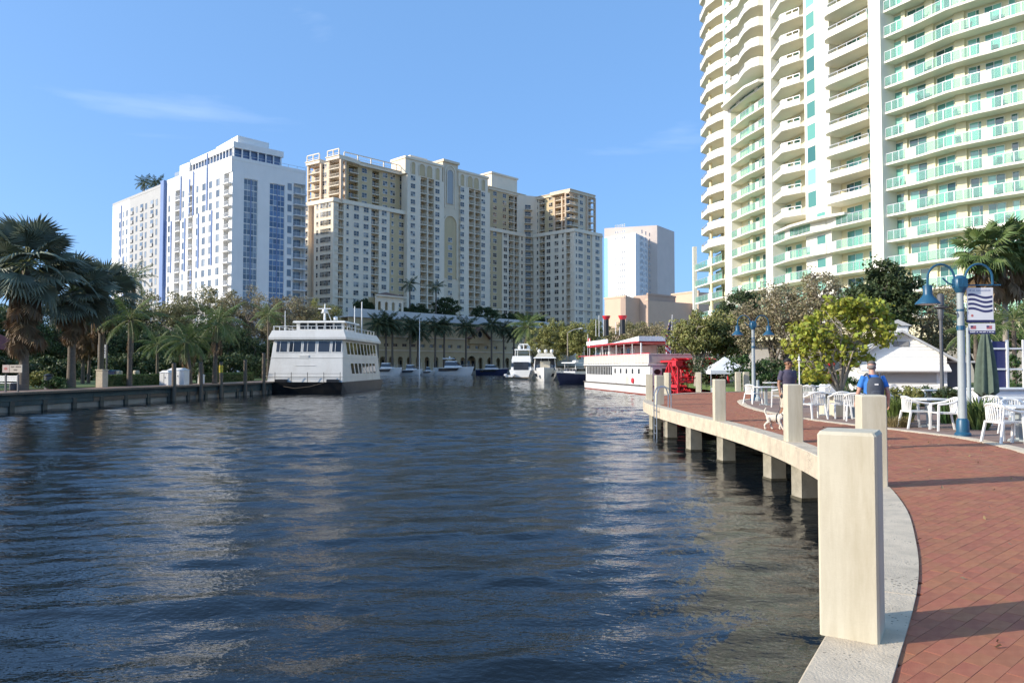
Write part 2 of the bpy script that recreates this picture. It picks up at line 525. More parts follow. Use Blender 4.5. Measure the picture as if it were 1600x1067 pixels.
# ground sheet: everything round the river, out to the horizon
BIG = 1600.0
bm = bmesh.new()
outer = [(-BIG,-120), (-BIG,BIG), (BIG,BIG), (BIG,-120)]
ring = [(-62,-120)] + outer + [(2,-120)] + list(reversed(riv[1:-1]))
vs = [bm.verts.new((x, y, -0.06)) for x, y in ring]
fc = bm.faces.new(vs)
bmesh.ops.triangulate(bm, faces=[fc])
back = [bm.verts.new(p) for p in ((-BIG,-BIG,-0.06),(BIG,-BIG,-0.06),(BIG,-120,-0.06),(-BIG,-120,-0.06))]
bm.faces.new(back)
# bank walls down to the river bed
for i in range(len(riv)-1):
    a, b = riv[i], riv[i+1]
    q = [bm.verts.new(p) for p in ((a[0],a[1],-0.06),(b[0],b[1],-0.06),(b[0],b[1],-4.0),(a[0],a[1],-4.0))]
    bm.faces.new(q)
for f in bm.faces:
    f.normal_update()
bmesh.ops.recalc_face_normals(bm, faces=[f for f in bm.faces if abs(f.normal.z) > 0.5])
me = bpy.data.meshes.new('ground'); bm.to_mesh(me); bm.free(); me.materials.append(m_earth)
struct(obj('ground', me, None))

# ---- water: real small waves, finer ripple in the material
m_water = bpy.data.materials.new('river_water'); m_water.use_nodes = True
nt = m_water.node_tree; L = nt.links; b = nt.nodes['Principled BSDF']
b.inputs['Base Color'].default_value = (0.007, 0.011, 0.014, 1)
b.inputs['Roughness'].default_value = 0.04
b.inputs['IOR'].default_value = 1.333
tcw = _n(nt, 'ShaderNodeTexCoord')
mpw = _n(nt, 'ShaderNodeMapping'); mpw.inputs['Scale'].default_value = (0.75, 1.25, 1.0); mpw.inputs['Rotation'].default_value = (0, 0, 0.2)
L.new(tcw.outputs['Object'], mpw.inputs['Vector'])
na = _n(nt, 'ShaderNodeTexNoise', Scale=4.6, Detail=3.5, Roughness=0.55, Distortion=0.3)
nb = _n(nt, 'ShaderNodeTexNoise', Scale=1.1, Detail=2.0, Roughness=0.5)
L.new(mpw.outputs[0], na.inputs['Vector']); L.new(mpw.outputs[0], nb.inputs['Vector'])
# wind patches: ripple strength varies over the river
nw = _n(nt, 'ShaderNodeTexNoise', Scale=0.09, Detail=3.0); L.new(tcw.outputs['Object'], nw.inputs['Vector'])
mw = _n(nt, 'ShaderNodeMapRange'); mw.inputs['From Min'].default_value = 0.35; mw.inputs['From Max'].default_value = 0.68
mw.inputs['To Min'].default_value = 0.45; mw.inputs['To Max'].default_value = 1.15
L.new(nw.outputs['Fac'], mw.inputs['Value'])
mm = _n(nt, 'ShaderNodeMath', operation='MULTIPLY'); L.new(na.outputs['Fac'], mm.inputs[0]); L.new(mw.outputs[0], mm.inputs[1])
bp1 = _n(nt, 'ShaderNodeBump', Strength=1.0, Distance=0.020); L.new(mm.outputs[0], bp1.inputs['Height'])
bp2 = _n(nt, 'ShaderNodeBump', Strength=1.0, Distance=0.030); L.new(nb.outputs['Fac'], bp2.inputs['Height']); L.new(bp1.outputs['Normal'], bp2.inputs['Normal'])
nf_ = _n(nt, 'ShaderNodeTexNoise', Scale=13.0, Detail=2.0, Roughness=0.5); L.new(mpw.outputs[0], nf_.inputs['Vector'])
bp3 = _n(nt, 'ShaderNodeBump', Strength=1.0, Distance=0.0085); L.new(nf_.outputs['Fac'], bp3.inputs['Height']); L.new(bp2.outputs['Normal'], bp3.inputs['Normal'])
L.new(bp3.outputs['Normal'], b.inputs['Normal'])

def waves(X, Y):
    """sum of many small travelling waves"""
    r = np.random.default_rng(3)
    h = np.zeros_like(X)
    for lam in np.geomspace(0.40, 3.4, 28):
        for _ in range(2):
            th = r.normal(1.72, 0.40)
            k = 2*np.pi/lam
            h += 0.0036*lam**0.62 * np.sin(k*(X*np.cos(th)+Y*np.sin(th)) + r.uniform(0, 6.28))
    # amplitude groups
    g = 0.75 + 0.35*np.sin(X*0.21+0.5*np.sin(Y*0.13)) * np.sin(Y*0.17+0.6*np.sin(X*0.11)+1.0)
    return h*g
xs = np.concatenate([np.arange(-75, -34, 0.6), np.arange(-34, 14.05, 0.11), np.arange(14.5, 26, 0.6)])
ys = np.concatenate([np.arange(-20, 1, 0.5), np.arange(1, 40, 0.085), np.arange(40, 90, 0.3), np.arange(90, 275, 1.2)])
XX, YY = np.meshgrid(xs, ys)
ZZ = waves(XX, YY) * np.clip(1.0 - (YY-60)/160.0, 0.35, 1)
nv = len(xs)
verts = np.stack([XX.ravel(), YY.ravel(), ZZ.ravel()], 1)
ii, jj = np.meshgrid(np.arange(len(ys)-1), np.arange(nv-1), indexing='ij')
a0 = (ii*nv + jj).ravel()
faces = np.stack([a0, a0+1, a0+nv+1, a0+nv], 1)
o = obj('water', np_mesh('water', verts, faces, m_water, smooth=True), None, M=T(0, 0, WZ))
struct(o)

# ---- promenade deck: slab, cap beam, brick pavers, inner kerb
def clean(poly):
    out = []
    for p in poly:
        if not out or (abs(p[0]-out[-1][0]) + abs(p[1]-out[-1][1])) > 1e-4: out.append((float(p[0]), float(p[1])))
    return out
deck = thing('promenade', None, None, T(0, 0, 0)); deck['kind'] = 'structure'
# slab under the bricks: strip from the edge to the kerb, cut in matching stations
def resample(path, n):
    d = np.concatenate([[0], np.cumsum(np.linalg.norm(np.diff(path, axis=0), axis=1))])
    t = np.linspace(0, d[-1], n)
    return np.stack([np.interp(t, d, path[:, 0]), np.interp(t, d, path[:, 1])], 1)
kext = np.concatenate([kerb, np.array([[22.5,37.0]])])
A_, B_ = resample(offset(edge, 0.2), 160), resample(kext, 160)
mb = MB()
vs = []
for a, b_ in zip(A_, B_):
    vs += [(a[0],a[1],-0.32), (a[0],a[1],-0.014), (b_[0],b_[1],-0.014), (b_[0],b_[1],-0.32)]
fs = []
for i in range(159):
    for k in range(4):
        fs.append((i*4+k, i*4+(k+1) % 4, (i+1)*4+(k+1) % 4, (i+1)*4+k))
mb.add(vs, fs)
obj('deck_slab', mb, m_sand, deck)
# land side of the promenade, behind the piles
mb = MB()
wallp = offset(edge, 3.3)
mb.add([p for q in wallp[::4] for p in ((q[0],q[1],-4), (q[0],q[1],-0.30))],
       [(2*i, 2*i+2, 2*i+3, 2*i+1) for i in range(len(wallp[::4])-1)])
obj('sea_wall', mb, m_pile, deck)
# cap beam in cast lengths with open joints
cum = np.concatenate([[0], np.cumsum(np.linalg.norm(np.diff(edge, axis=0), axis=1))])
nseg = int(cum[-1] / 5.4)
for s in range(nseg):
    lo, hi = cum[-1]*s/nseg, cum[-1]*(s+1)/nseg - 0.012
    t = np.linspace(lo, hi, 24)
    pa = np.stack([np.interp(t, cum, edge[:, 0]), np.interp(t, cum, edge[:, 1])], 1)
    pb = np.stack([np.interp(t, cum, edge_in[:, 0]), np.interp(t, cum, edge_in[:, 1])], 1)
    mb = band(pa, pb, -0.40, 0.014, 'cap_beam', m_capconc, 0.012)
    mb.f.append((4,3,2,1,0)); mb.m.append(0); k = 5*23; mb.f.append((k,k+1,k+2,k+3,k+4)); mb.m.append(0)
    obj('cap_beam', mb, m_capconc, deck, smooth=True)
obj('kerb_band', band(kerb, kerb_in, -0.2, 0.010, 'kerb', m_capconc, 0.006), m_capconc, deck, smooth=True)

# brick pavers
def inside(poly, x, y):
    n = len(poly); c = np.zeros(x.shape, bool)
    j = n-1
    for i in range(n):
        xi, yi = poly[i]; xj, yj = poly[j]
        if yi != yj:
            hit = ((yi > y) != (yj > y)) & (x < (xj-xi)*(y-yi)/(yj-yi)+xi)
            c ^= hit
        j = i
    return c
region = clean(np.concatenate([offset(edge, 0.36)[8:], kext[::-1]]))
LX, WX = 0.2, 0.1
ang = R(41)
cells = []
ca, sa = math.cos(ang), math.sin(ang)
# running bond in diagonal courses
for i in range(-620, 900):
    for j in range(-300, 420):
        ox, oy = j*LX + (i % 2)*LX/2, i*WX
        if not -30 < ox < 60 or not -60 < oy < 60: continue
        wx_, wy_ = ox*ca-oy*sa, ox*sa+oy*ca
        if wx_ < -1 or wx_ > 23 or wy_ < 1 or wy_ > 48: continue
        cells.append((ox, oy, 0))
cells = np.array(cells)
bx = cells[:, 0]*ca - cells[:, 1]*sa
by = cells[:, 0]*sa + cells[:, 1]*ca
keep = inside(region, bx, by) & (by > 1.5) & (bx < 23)
cells, bx, by = cells[keep], bx[keep], by[keep]
rot = ang + cells[:, 2]*math.pi/2
vis = (np.abs(bx/np.maximum(by, .1)) < 0.72) & (by > 3.3)
order = np.argsort(np.where(vis, by, 1e3+by))
g, c = 0.0009, 0.0010
hx, hy = LX/2-g, WX/2-g
tv = np.array([(-hx,-hy,-.05),(hx,-hy,-.05),(hx,hy,-.05),(-hx,hy,-.05),(-hx,-hy,-c),(hx,-hy,-c),(hx,hy,-c),(-hx,hy,-c),
               (-hx+c,-hy+c,0),(hx-c,-hy+c,0),(hx-c,hy-c,0),(-hx+c,hy-c,0)])
tf = np.array([(8,9,10,11)] + [(q+i, q+(i+1) % 4, r_+(i+1) % 4, r_+i) for q, r_ in ((0,4),(4,8)) for i in range(4)])
bricks = [np_mesh('brick', tv, tf, m_brick)]
dz = RNG.normal(0, 0.0006, len(bx)); tx = RNG.normal(0, 0.004, (len(bx), 2))
for k in order[:300]:
    M_ = Matrix.Translation((bx[k], by[k], dz[k])) @ Matrix.Rotation(rot[k], 4, 'Z') @ Matrix.Rotation(tx[k, 0], 4, 'X') @ Matrix.Rotation(tx[k, 1]*.5, 4, 'Y')
    link(bpy.data.objects.new('brick', bricks[0]), deck, M_)
rest = order[300:]
cr_, sr_ = np.cos(rot[rest]), np.sin(rot[rest])
vx = tv[None, :, 0]*cr_[:, None] - tv[None, :, 1]*sr_[:, None] + bx[rest][:, None]
vy = tv[None, :, 0]*sr_[:, None] + tv[None, :, 1]*cr_[:, None] + by[rest][:, None]
vz = tv[None, :, 2] + dz[rest][:, None] + tv[None, :, 0]*tx[rest, 1][:, None] + tv[None, :, 1]*tx[rest, 0][:, None]
allv = np.stack([vx, vy, vz], 2).reshape(-1, 3)
allf = (tf[None] + (np.arange(len(rest))*12)[:, None, None]).reshape(-1, 4)
o = obj('brick_paving', np_mesh('brick_paving', allv, allf, m_brick), None, deck)
o['kind'] = 'stuff'

# cafe terrace and lawn on the land side
tp = clean(np.concatenate([kerb_in, np.array([[60,37],[60,-4]])]))
bm = bmesh.new(); fc = bm.faces.new([bm.verts.new((x, y, 0.0)) for x, y in tp]); bmesh.ops.triangulate(bm, faces=[fc])
me = bpy.data.meshes.new('terrace'); bm.to_mesh(me); bm.free(); me.materials.append(m_terrace)
struct(obj('terrace', me, None))
mb = MB(); mb.box(15.5, 60, 37.1, 75, -0.3, 0.05); struct(obj('lawn', mb, m_grassg))

# ---- concrete posts on the cap
def post_mesh():
    w, h, c = 0.16, 1.2, 0.012
    mb = MB()
    def ring(k, z): return [(-w+k,-w,z),(w-k,-w,z),(w,-w+k,z),(w,w-k,z),(w-k,w,z),(-w+k,w,z),(-w,w-k,z),(-w,-w+k,z)]
    def inner(z): return [(p[0]*0.92,p[1]*0.92,z) for p in ring(c, 0)]
    secs = [ring(c, 0.0), ring(c, h-0.02), inner(h)]
    mb.loft(secs, closed=True)
    return mb.mesh('concrete_post', m_conc)
pm = post_mesh()
def post(px, Y, rz, label, z=0.012, X=None, h=1.0):
    X = gx(px, Y) if X is None else X
    o = bpy.data.objects.new('concrete_post', pm)
    link(o, None, Matrix.Translation((X, Y, z)) @ Matrix.Rotation(rz, 4, 'Z') @ Matrix.Diagonal((1, 1, h, 1)))
    tag(o, label, 'post', 'concrete posts along the promenade edge')
    return o
post(1330, 4.46, R(-32), 'nearest and largest square concrete post on the promenade edge', X=2.04)
post(1359, 9.9, R(-11), 'second concrete post from the camera, below the man in blue')
post(1238, 15.6, R(-4), 'third concrete post, half hiding the man in the dark shirt')
post(1123, 21.4, R(-4), 'concrete post between the ladder and the dog, fourth from the camera')
post(1030, 30.3, R(4), 'concrete post standing right beside the steel ladder', X=6.05)
post(1017, 34.6, R(-14), 'leftmost concrete post at the bend of the promenade, behind the ladder', X=6.45)
post(1042, 41.5, R(-35), 'slim-looking far concrete post just left of the red paddle wheel', X=8.75)
post(1087.5, 44.6, R(-20), 'far concrete post standing in front of the red paddle wheel', X=11.3)
post(1152, 46.3, R(-5), 'left one of two far concrete posts right of the white tent', X=14.2)
post(1163, 46.6, R(0), 'right one of two far concrete posts right of the white tent', X=14.8)

# ---- piles under the deck
mb = MB(); mb.cbox(-0.19, 0.19, -0.19, 0.19, -3.0, -0.40, 0.01)
mb.box(-0.205, 0.205, -0.205, 0.205, -3.0, -1.09, 1)
m_tide = mat('tide_mark', (0.075, 0.065, 0.04), 0.8, var=0.4, scale=8, bump=0.6, bscale=30)
plm = mb.mesh('pile', [m_pile, m_tide])
for px, Y, X in ((1083,23.96,None), (1133,21.2,None), (1208,17.9,None), (1255,15.3,None), (0,12.4,5.75), (0,9.6,4.9), (0,6.8,3.7), (0,4.0,2.1), (0,28.0,6.0), (0,31.5,6.1), (0,35.5,7.0), (0,39.6,8.6), (0,43,11)):
    link(bpy.data.objects.new('pile', plm), deck, T(gx(px, Y) if X is None else X, Y, 0, R(10)))

# ---- steel ladder on the deck edge
lad = thing('dock_ladder', 'curved stainless steel ladder going down into the water', 'ladder', T(5.58, 28.2, 0.0, R(92)))
for s in (-0.22, 0.22):
    mb = MB()
    mb.tube([(s, 0.42, 0.012), (s, 0.42, 0.55), (s, 0.36, 0.76), (s, 0.2, 0.86), (s, 0.02, 0.80), (s, -0.06, 0.62), (s, -0.09, 0.2), (s, -0.10, -1.9)] if False else
            [(s, -0.45, 0.01), (s, -0.45, 0.50), (s, -0.38, 0.72), (s, -0.2, 0.82), (s, 0.0, 0.75), (s, 0.09, 0.52), (s, 0.10, 0.1), (s, 0.10, -2.0)], 0.024, 8)
    obj('side_rail', mb, m_steel, lad, smooth=True)
for k in range(6):
    mb = MB(); mb.tube([(-0.22, 0.10, -0.1-0.29*k), (0.22, 0.10, -0.1-0.29*k)], 0.02, 8)
    obj('rung', mb, m_steel, lad, smooth=True)

# ---- left bank: seawall with timber wales and piles
def on_left(px, out=0.0):
    """point of the left bank edge under photo column px"""
    k = (px-800)/F
    for i in range(len(LEFT)-1):
        (x0, y0), (x1, y1) = LEFT[i], LEFT[i+1]
        den = (x1-x0) - k*(y1-y0)
        t = (k*y0 - x0)/den
        if -0.001 <= t <= 1.001 and y0+(y1-y0)*t > 0:
            d = Vector((x1-x0, y1-y0)).normalized()
            return Vector((x0+(x1-x0)*t + d.y*out, y0+(y1-y0)*t - d.x*out))
mb = MB(); mb.box(-0.16, 0.16, -0.1, 0.1, -3, -0.5); spm = mb.mesh('sheet_pile', mat('wet_pile', (0.10,0.095,0.075), .8, var=.3, scale=3))
lw = thing('timber_seawall', 'weathered green and grey timber seawall along the far left bank', 'seawall', T(-30, 45, WZ))
lp = [Vector(p) for p in ((-48,-50), (-29.9,42.7), (-24.2,72), (-22.6,100))]
for i in range(3):
    a, b_ = lp[i], lp[i+1]
    d = (b_-a); n = max(1, int(d.length/7)); d.normalize(); nr = Vector((d.y, -d.x))
    for k in range(n):
        p, q = a+(b_-a)*(k/n), a+(b_-a)*((k+1)/n) - d*0.03
        for (z0, z1, th, m_, nm) in ((-0.50,-0.12,0.14,m_greenwood,'wale'), (-0.115,0.02,0.40,m_wood,'cap_plank'), (-0.78,-0.52,0.10,m_wood if k % 3 else m_greenwood,'wale')):
            mb = MB(); mb.prism([tuple(p-nr*0.5), tuple(p+nr*th), tuple(q+nr*th), tuple(q-nr*0.5)], z0, z1)
            obj(nm, mb, m_, lw, rel=False, M=I4)
    k = 1.0
    while k < (b_-a).length:
        p = a + d*k + nr*0.06
        if p.y > 25: link(bpy.data.objects.new('sheet_pile', spm), lw, T(p.x, p.y, 0, math.atan2(d.y, d.x)))
        k += 2.4
# round timber mooring piles
for px, top, lab in ((266,541,'tall round timber mooring pile left of the white power cabinets'), (308,567,'round timber mooring pile right of the white cabinet'),
                     (340,566,'timber mooring pile with a yellow band under the feathery palms'), (378,563,'timber mooring pile left of the ferry, third from its bow'),
                     (407,552,'timber mooring pile closest to the white ferry')):
    p = on_left(px, 0.35)
    h = zz(top, p.y)
    if px == 266: h = zz(568, p.y)
    t = thing('mooring_pile', lab, 'pile', T(p.x, p.y, WZ), 'mooring piles along the left bank')
    mb = MB(); mb.tube([(0,0,-2), (0.02,0,0.5), (0,0.01,h-WZ)], [0.19, 0.18, 0.16], 12); obj('shaft', mb, m_wood, t, smooth=True)
    if px == 340:
        mb = MB(); mb.tube([(0,0,h-WZ-0.9), (0,0,h-WZ-0.25)], 0.172, 12); obj('band', mb, mat('yellow_band', (0.6,0.45,0.04), 0.6), t, smooth=True)
    mb = MB(); mb.tube([(0,0,h-WZ), (0,0,h-WZ+0.06)], [0.165, 0.11], 12); obj('cap', mb, m_black, t, smooth=True)
# brick walk and lawn on the left bank
def strip_left(d0, d1, z, name, m_):
    mb = MB(); pts = []
    for i in range(3):
        a, b_ = lp[i], lp[i+1]
        d = (b_-a).normalized(); nr = Vector((-d.y, d.x))
        mb.prism([tuple(a+nr*d1), tuple(a+nr*d0), tuple(b_+nr*d0), tuple(b_+nr*d1)], -0.3, z+0.0015*i)
    return struct(obj(name, mb, m_))
strip_left(0.45, 3.4, 0.004, 'bank_walk', m_terrace)
strip_left(3.4, 90, 0.05, 'bank_lawn', m_grassg)
# ================================================================== BUILDINGS
class Face:
    """a facade line seen left to right from outside; local x along it, local y into the building"""
    def __init__(s, p0, p1):
        s.p0, s.p1 = Vector(p0), Vector(p1)
        d = s.p1 - s.p0
        s.L = d.length; s.u = d / s.L; s.a = math.atan2(d.y, d.x)
    def M(s, x=0, z=0, y=0):
        n = Vector((-s.u.y, s.u.x))
        p = s.p0 + s.u*x + n*y
        return T(p.x, p.y, z, s.a)
    def px(s, px, y=0):
        """distance along the face (set in by y) where photo column px meets it"""
        n = Vector((-s.u.y, s.u.x)); o = s.p0 + n*y
        k = (px-800)/F
        return (k*o.y - o.x) / (s.u.x - k*s.u.y)
    def pt(s, x, y=0):
        n = Vector((-s.u.y, s.u.x))
        return s.p0 + s.u*x + n*y

def win_mesh(w, h, nx, ny, m_f, m_g, fr=0.09, th=0.07, sill=True):
    """window unit: frame, mullions, panes; origin at its bottom centre on the wall plane"""
    mb = MB()
    mb.box(-w/2, -w/2+fr, -th, 0, 0, h); mb.box(w/2-fr, w/2, -th, 0, 0, h)
    mb.box(-w/2+fr, w/2-fr, -th, 0, 0, fr); mb.box(-w/2+fr, w/2-fr, -th, 0, h-fr, h)
    iw, ih = w-2*fr, h-2*fr
    for i in range(1, nx):
        x = -w/2+fr+iw*i/nx; mb.box(x-fr*.35, x+fr*.35, -th*.9, 0, fr, h-fr)
    for j in range(1, ny):
        z = fr+ih*j/ny; mb.box(-w/2+fr, w/2-fr, -th*.85, 0, z-fr*.3, z+fr*.3)
    for i in range(nx):
        for j in range(ny):
            x0, x1 = -w/2+fr+iw*i/nx, -w/2+fr+iw*(i+1)/nx
            z0, z1 = fr+ih*j/ny, fr+ih*(j+1)/ny
            mb.add([(x0,-.02,z0),(x1,-.02,z0),(x1,-.02,z1),(x0,-.02,z1)], [(0,1,2,3)], 1)
    if sill:
        mb.box(-w/2-.08, w/2+.08, -th-.06, 0, -0.09, 0)
    return mb.mesh('window', [m_f, m_g])

def balc_mesh(w, d, out, m_s, m_r, m_door, solid=0.0, rail='bars', fh=2.8):
    """one balcony: slab, railing, glazed doors at the back; origin on the facade plane, bottom of slab, centre"""
    mb = MB()
    mb.box(-w/2, w/2, -out, d, -0.2, 0.0)
    y = -out+0.05
    if rail == 'bars':
        mb.box(-w/2, w/2, y-.03, y+.03, 0.98, 1.05, 1); mb.box(-w/2, w/2, y-.02, y+.02, 0.10, 0.15, 1)
        n = max(3, int(w/0.32))
        for i in range(n+1):
            x = -w/2 + w*i/n
            mb.box(x-.022, x+.022, y-.02, y+.02, 0, 1.0, 1)
    elif rail == 'solid':
        mb.box(-w/2, w/2, y-.06, y+.06, 0, 1.0, 0)
    if out > 0.2:
        for sx in (-1, 1):
            x = sx*(w/2-.03)
            if rail == 'solid': mb.box(x-.05, x+.05, y, 0, 0, 1.0, 0)
            else:
                mb.box(x-.025, x+.025, y, 0, 0.98, 1.05, 1); mb.box(x-.025, x+.025, y, 0, 0.4, 0.45, 1)
    # door
    dw = w*0.72
    mb.add([(-dw/2,d-.03,0.02),(dw/2,d-.03,0.02),(dw/2,d-.03,fh-.62),(-dw/2,d-.03,fh-.62)], [(0,1,2,3)], 2)
    mb.box(-.04, .04, d-.07, d, 0, fh-.6, 1)
    return mb.mesh('balcony', [m_s, m_r, m_door])

# ------------------------------------------------------------------ the long cream apartment tower in the middle
MT = thing('apartment_tower', 'long cream and tan apartment tower with stepped roofline behind the arcade', 'building', T(-20, 270, 0))
C0, IC = (gx(519,235), 235.0), (gx(829,303), 303.0)
RC, RE = (gx(898,288), 288.0), (gx(942,301), 301.0)
LE = (gx(466,244.5), 244.5)
fM, fW, fR, fL = Face(C0, IC), Face(IC, RC), Face(RC, RE), Face(LE, C0)
FH, ZSET, ZTOP = 2.8, 54.7, 70.0
winT = {k: win_mesh(w, h, nx, 2, m_offwhite, m_winglass, sill=True) for k, (w, h, nx) in {'p': (2.1,1.75,2), 's': (1.0,1.6,1), 'w': (2.8,1.75,3)}.items()}
rwin = Rep(MT, 'window', 'window_rows'); rbal = Rep(MT, 'balcony', 'balcony_rows')
bal_cache = {}
def bal(w, d, out, key, m_s, m_r, m_d, rail='bars', fh=FH):
    k = (round(w*2)/2, d, out, key, rail)
    if k not in bal_cache: bal_cache[k] = balc_mesh(k[0], d, out, m_s, m_r, m_d, rail=rail, fh=fh)
    return bal_cache[k]

def tower_face(face, spec, z0, z1, fh, y0=0.0, m_bal=m_offwhite, thick=2.2, floors_z=None, zmin=10):
    """spec: list of (px0, px1, kind, material, extra y); kinds: wall, slot, and lists of window columns"""
    n = int(round((z1-z0)/fh))
    for (a, b_, kind, m_, yo, cols) in spec:
        xa, xb = face.px(a, y0), face.px(b_, y0)
        if kind == 'wall':
            mb = MB(); mb.M = face.M(0, 0, y0); mb.box(xa, xb, -yo, thick, z0, z1)
            obj('wall_bay', mb, m_, MT, rel=False, M=I4)
            for pxc, wk in cols:
                xc = face.px(pxc, y0-yo)
                for k in range(n):
                    z = z0+k*fh+0.75
                    if z < zmin: continue
                    rwin.put(winT[wk], face.M(xc, z, y0-yo))
        else:      # open slot with balconies
            mb = MB(); mb.M = face.M(0, 0, y0)
            mb.box(xa-.01, xb+.01, 1.65, thick, z0, z1-.01)
            mb.box(xa+.003, xb-.003, 0.0, 1.65, z1-0.45, z1-.012)
            obj('recess_wall', mb, m_, MT, rel=False, M=I4)
            w = xb-xa-0.02; xc = (xa+xb)/2
            me = bal(w, 1.64, yo, m_.name, m_bal, m_offwhite, m_darkglass)
            sx = w/ (round(w*2)/2)
            for k in range(n):
                z = z0+k*fh
                if z < zmin: continue
                rbal.put(me, face.M(xc, z+.001, y0) @ Matrix.Diagonal((sx, 1, 1, 1)))

# lower block, main face; bays B and D stand proud and run on above the setback
W = m_offwhite; Tn = m_tan; Cn = m_cream
specM = [(519,520.5,'wall',W,0,[]), (520.5,535.3,'slot',W,0.0,[]), (535.3,579,'wall',W,0,[(541.4,'s'),(555.3,'p'),(570.6,'p')]), (579,591,'slot',W,0,[]),
         (591,607.7,'wall',W,0,[(599,'p')]), (607.7,632,'wall',Tn,-0.6,[(612,'s'),(626,'p')])]
specE = [(762,785,'wall',Tn,-0.5,[(765,'s'),(773,'p')]), (785,795,'wall',W,0,[(789.5,'p')]), (795,802.9,'slot',W,0,[]), (802.9,804,'wall',W,0,[]), (804,811.5,'slot',W,0,[]),
         (811.5,821,'wall',W,0,[(815.5,'s')])]
Z0 = ZSET - 19*FH
tower_face(fM, specM, Z0, ZSET, FH)
tower_face(fM, specE, Z0, ZSET, FH)
ZB = ZSET + 5*FH
specB = [(632,652.8,'wall',W,1.2,[(644,'p')]), (652.8,663.7,'slot',W,0.9,[]), (663.7,665,'wall',W,1.2,[]), (665,674.2,'slot',W,0.9,[]), (674.2,690,'wall',W,1.2,[(682.5,'p')]),
         (690,716,'wall',Cn,0.7,[]), (716,728.9,'wall',W,1.2,[(721.5,'p')]), (728.9,738,'slot',W,0.9,[]), (738,738.8,'wall',W,1.2,[]), (738.8,747.8,'slot',W,0.9,[]), (747.8,762,'wall',W,1.2,[(754.6,'p')])]
tower_face(fM, specB, Z0, ZB, FH)
# right wing and its end
specW = [(833.5,837,'wall',W,0,[]), (837,843,'wall',W,0,[(840.3,'s')]), (843,851.7,'slot',W,0.4,[]), (851.7,885,'wall',W,0,[(857.4,'p'),(870,'p'),(880,'s')]), (885,897,'slot',W,0,[]), (897,898,'wall',W,0,[])]
tower_face(fW, specW, Z0, ZSET, FH)
specR = [(898,913,'wall',W,0,[(901,'s'),(907.5,'w')]), (913,926,'wall',m_cream,-0.4,[(920,'p')]), (926,942,'wall',W,0,[(934,'w')])]
tower_face(fR, specR, Z0, ZSET, FH)
specL = [(466,480,'wall',W,0,[(470,'p'),(476,'p')]), (480,489,'wall',m_peach,-1.5,[]), (489,519,'wall',W,0,[(494,'s'),(502,'p'),(507,'p'),(512,'p')])]
tower_face(fL, specL, Z0, ZSET, FH, zmin=20)
# inner corner balconies bridge the two wings
mb = MB()
pa, pb = fM.pt(fM.px(821, 0), 0), fW.pt(fW.px(833.5, 0), 0)
fI = Face(pa, pb)
mb = MB(); mb.M = fI.M(); mb.box(-3, fI.L+3.5, 1.7, 7.0, Z0, ZTOP+2); obj('recess_wall', mb, W, MT, rel=False, M=I4)
me = balc_mesh(fI.L-.05, 1.68, 0.3, m_offwhite, m_offwhite, m_darkglass, fh=FH)
for k in range(24):
    if Z0+k*FH > 10: rbal.put(me, fI.M(fI.L/2, Z0+k*FH))
# solid cores behind the faces
back = Vector((-0.30, 0.95))
def core(pts, z0, z1, m_, name='core', inset=2.0):
    mb = MB(); mb.prism(pts, z0, z1); return obj(name, mb, m_, MT, rel=False, M=I4)
def inn(face, x, y): p = face.pt(x, y); return (p.x, p.y)
core([inn(fM,0.5,2.1), inn(fM,fM.px(819),2.1), inn(fM,fM.px(819),22), inn(fM,0.5,22)], 0, ZSET-.3, m_tan)
core([inn(fW,2,2.15), inn(fW,fW.L-.5,2.15), inn(fR,fR.L-.3,1.5), inn(fR,fR.L-.3,18), inn(fW,2,22)], 0, ZSET-.28, m_cream)
# parapets of the setback
for face, a, b_ in ((fM,519,632), (fM,762,821), (fW,833.5,898), (fR,898,942), (fL,466,519)):
    mb = MB(); mb.M = face.M(); xa, xb = face.px(a), face.px(b_)
    mb.box(xa-.1, xb+.1, -0.35, 0.3, ZSET-.35, ZSET+.15); mb.box(xa, xb, -0.12, 0.18, ZSET+.15, ZSET+1.05)
    obj('setback_cornice', mb, m_offwhite, MT, rel=False, M=I4)
    mb = MB(); mb.M = face.M(); zb = ZSET-11*FH-.1; mb.box(xa, xb, -0.22, 0.1, zb-.25, zb+.2); obj('belt_course', mb, m_offwhite, MT, rel=False, M=I4)
# upper blocks, set in
YU = 3.0
specMU = [(533,543,'wall',Tn,0,[]), (543,557,'slot',Tn,0.8,[]), (557,580,'wall',Tn,0,[(567.5,'p')]), (580,591,'slot',Tn,0,[]), (591,632,'wall',Tn,0,[(600,'p'),(612,'p'),(626.7,'p')])]
specEU = [(762,795,'wall',Tn,0,[(773,'p'),(788,'p')]), (795,802.9,'slot',Cn,0,[]), (802.9,804,'wall',Cn,0,[]), (804,811.5,'slot',Cn,0,[]), (811.5,820,'wall',Cn,0,[(815.5,'s')])]
tower_face(fM, specMU, ZSET, ZTOP-1.3, FH, YU); tower_face(fM, specEU, ZSET, ZTOP+1.5, FH, YU)
specWU = [(836,843,'wall',Cn,0,[(840,'s')]), (843,851.7,'slot',m_peach,0,[]), (851.7,868,'wall',Tn,0,[(861,'p')]), (868,879,'slot',m_peach,0.5,[]), (879,881,'wall',m_peach,0,[]), (881,888,'slot',m_peach,0.5,[])]
tower_face(fW, specWU, ZSET, ZTOP+.6, FH, YU)
specRU = [(889.5,904,'slot',m_peach,0.5,[]), (904,917,'wall',Cn,0,[(909,'p')]), (917,929,'slot',m_peach,0.6,[])]
tower_face(fR, specRU, ZSET, ZTOP+.6, FH, YU)
specLU = [(481,501,'slot',m_peach,0.7,[]), (501,514,'wall',Cn,0,[(505,'p')]), (514,531,'slot',m_peach,0.9,[])]
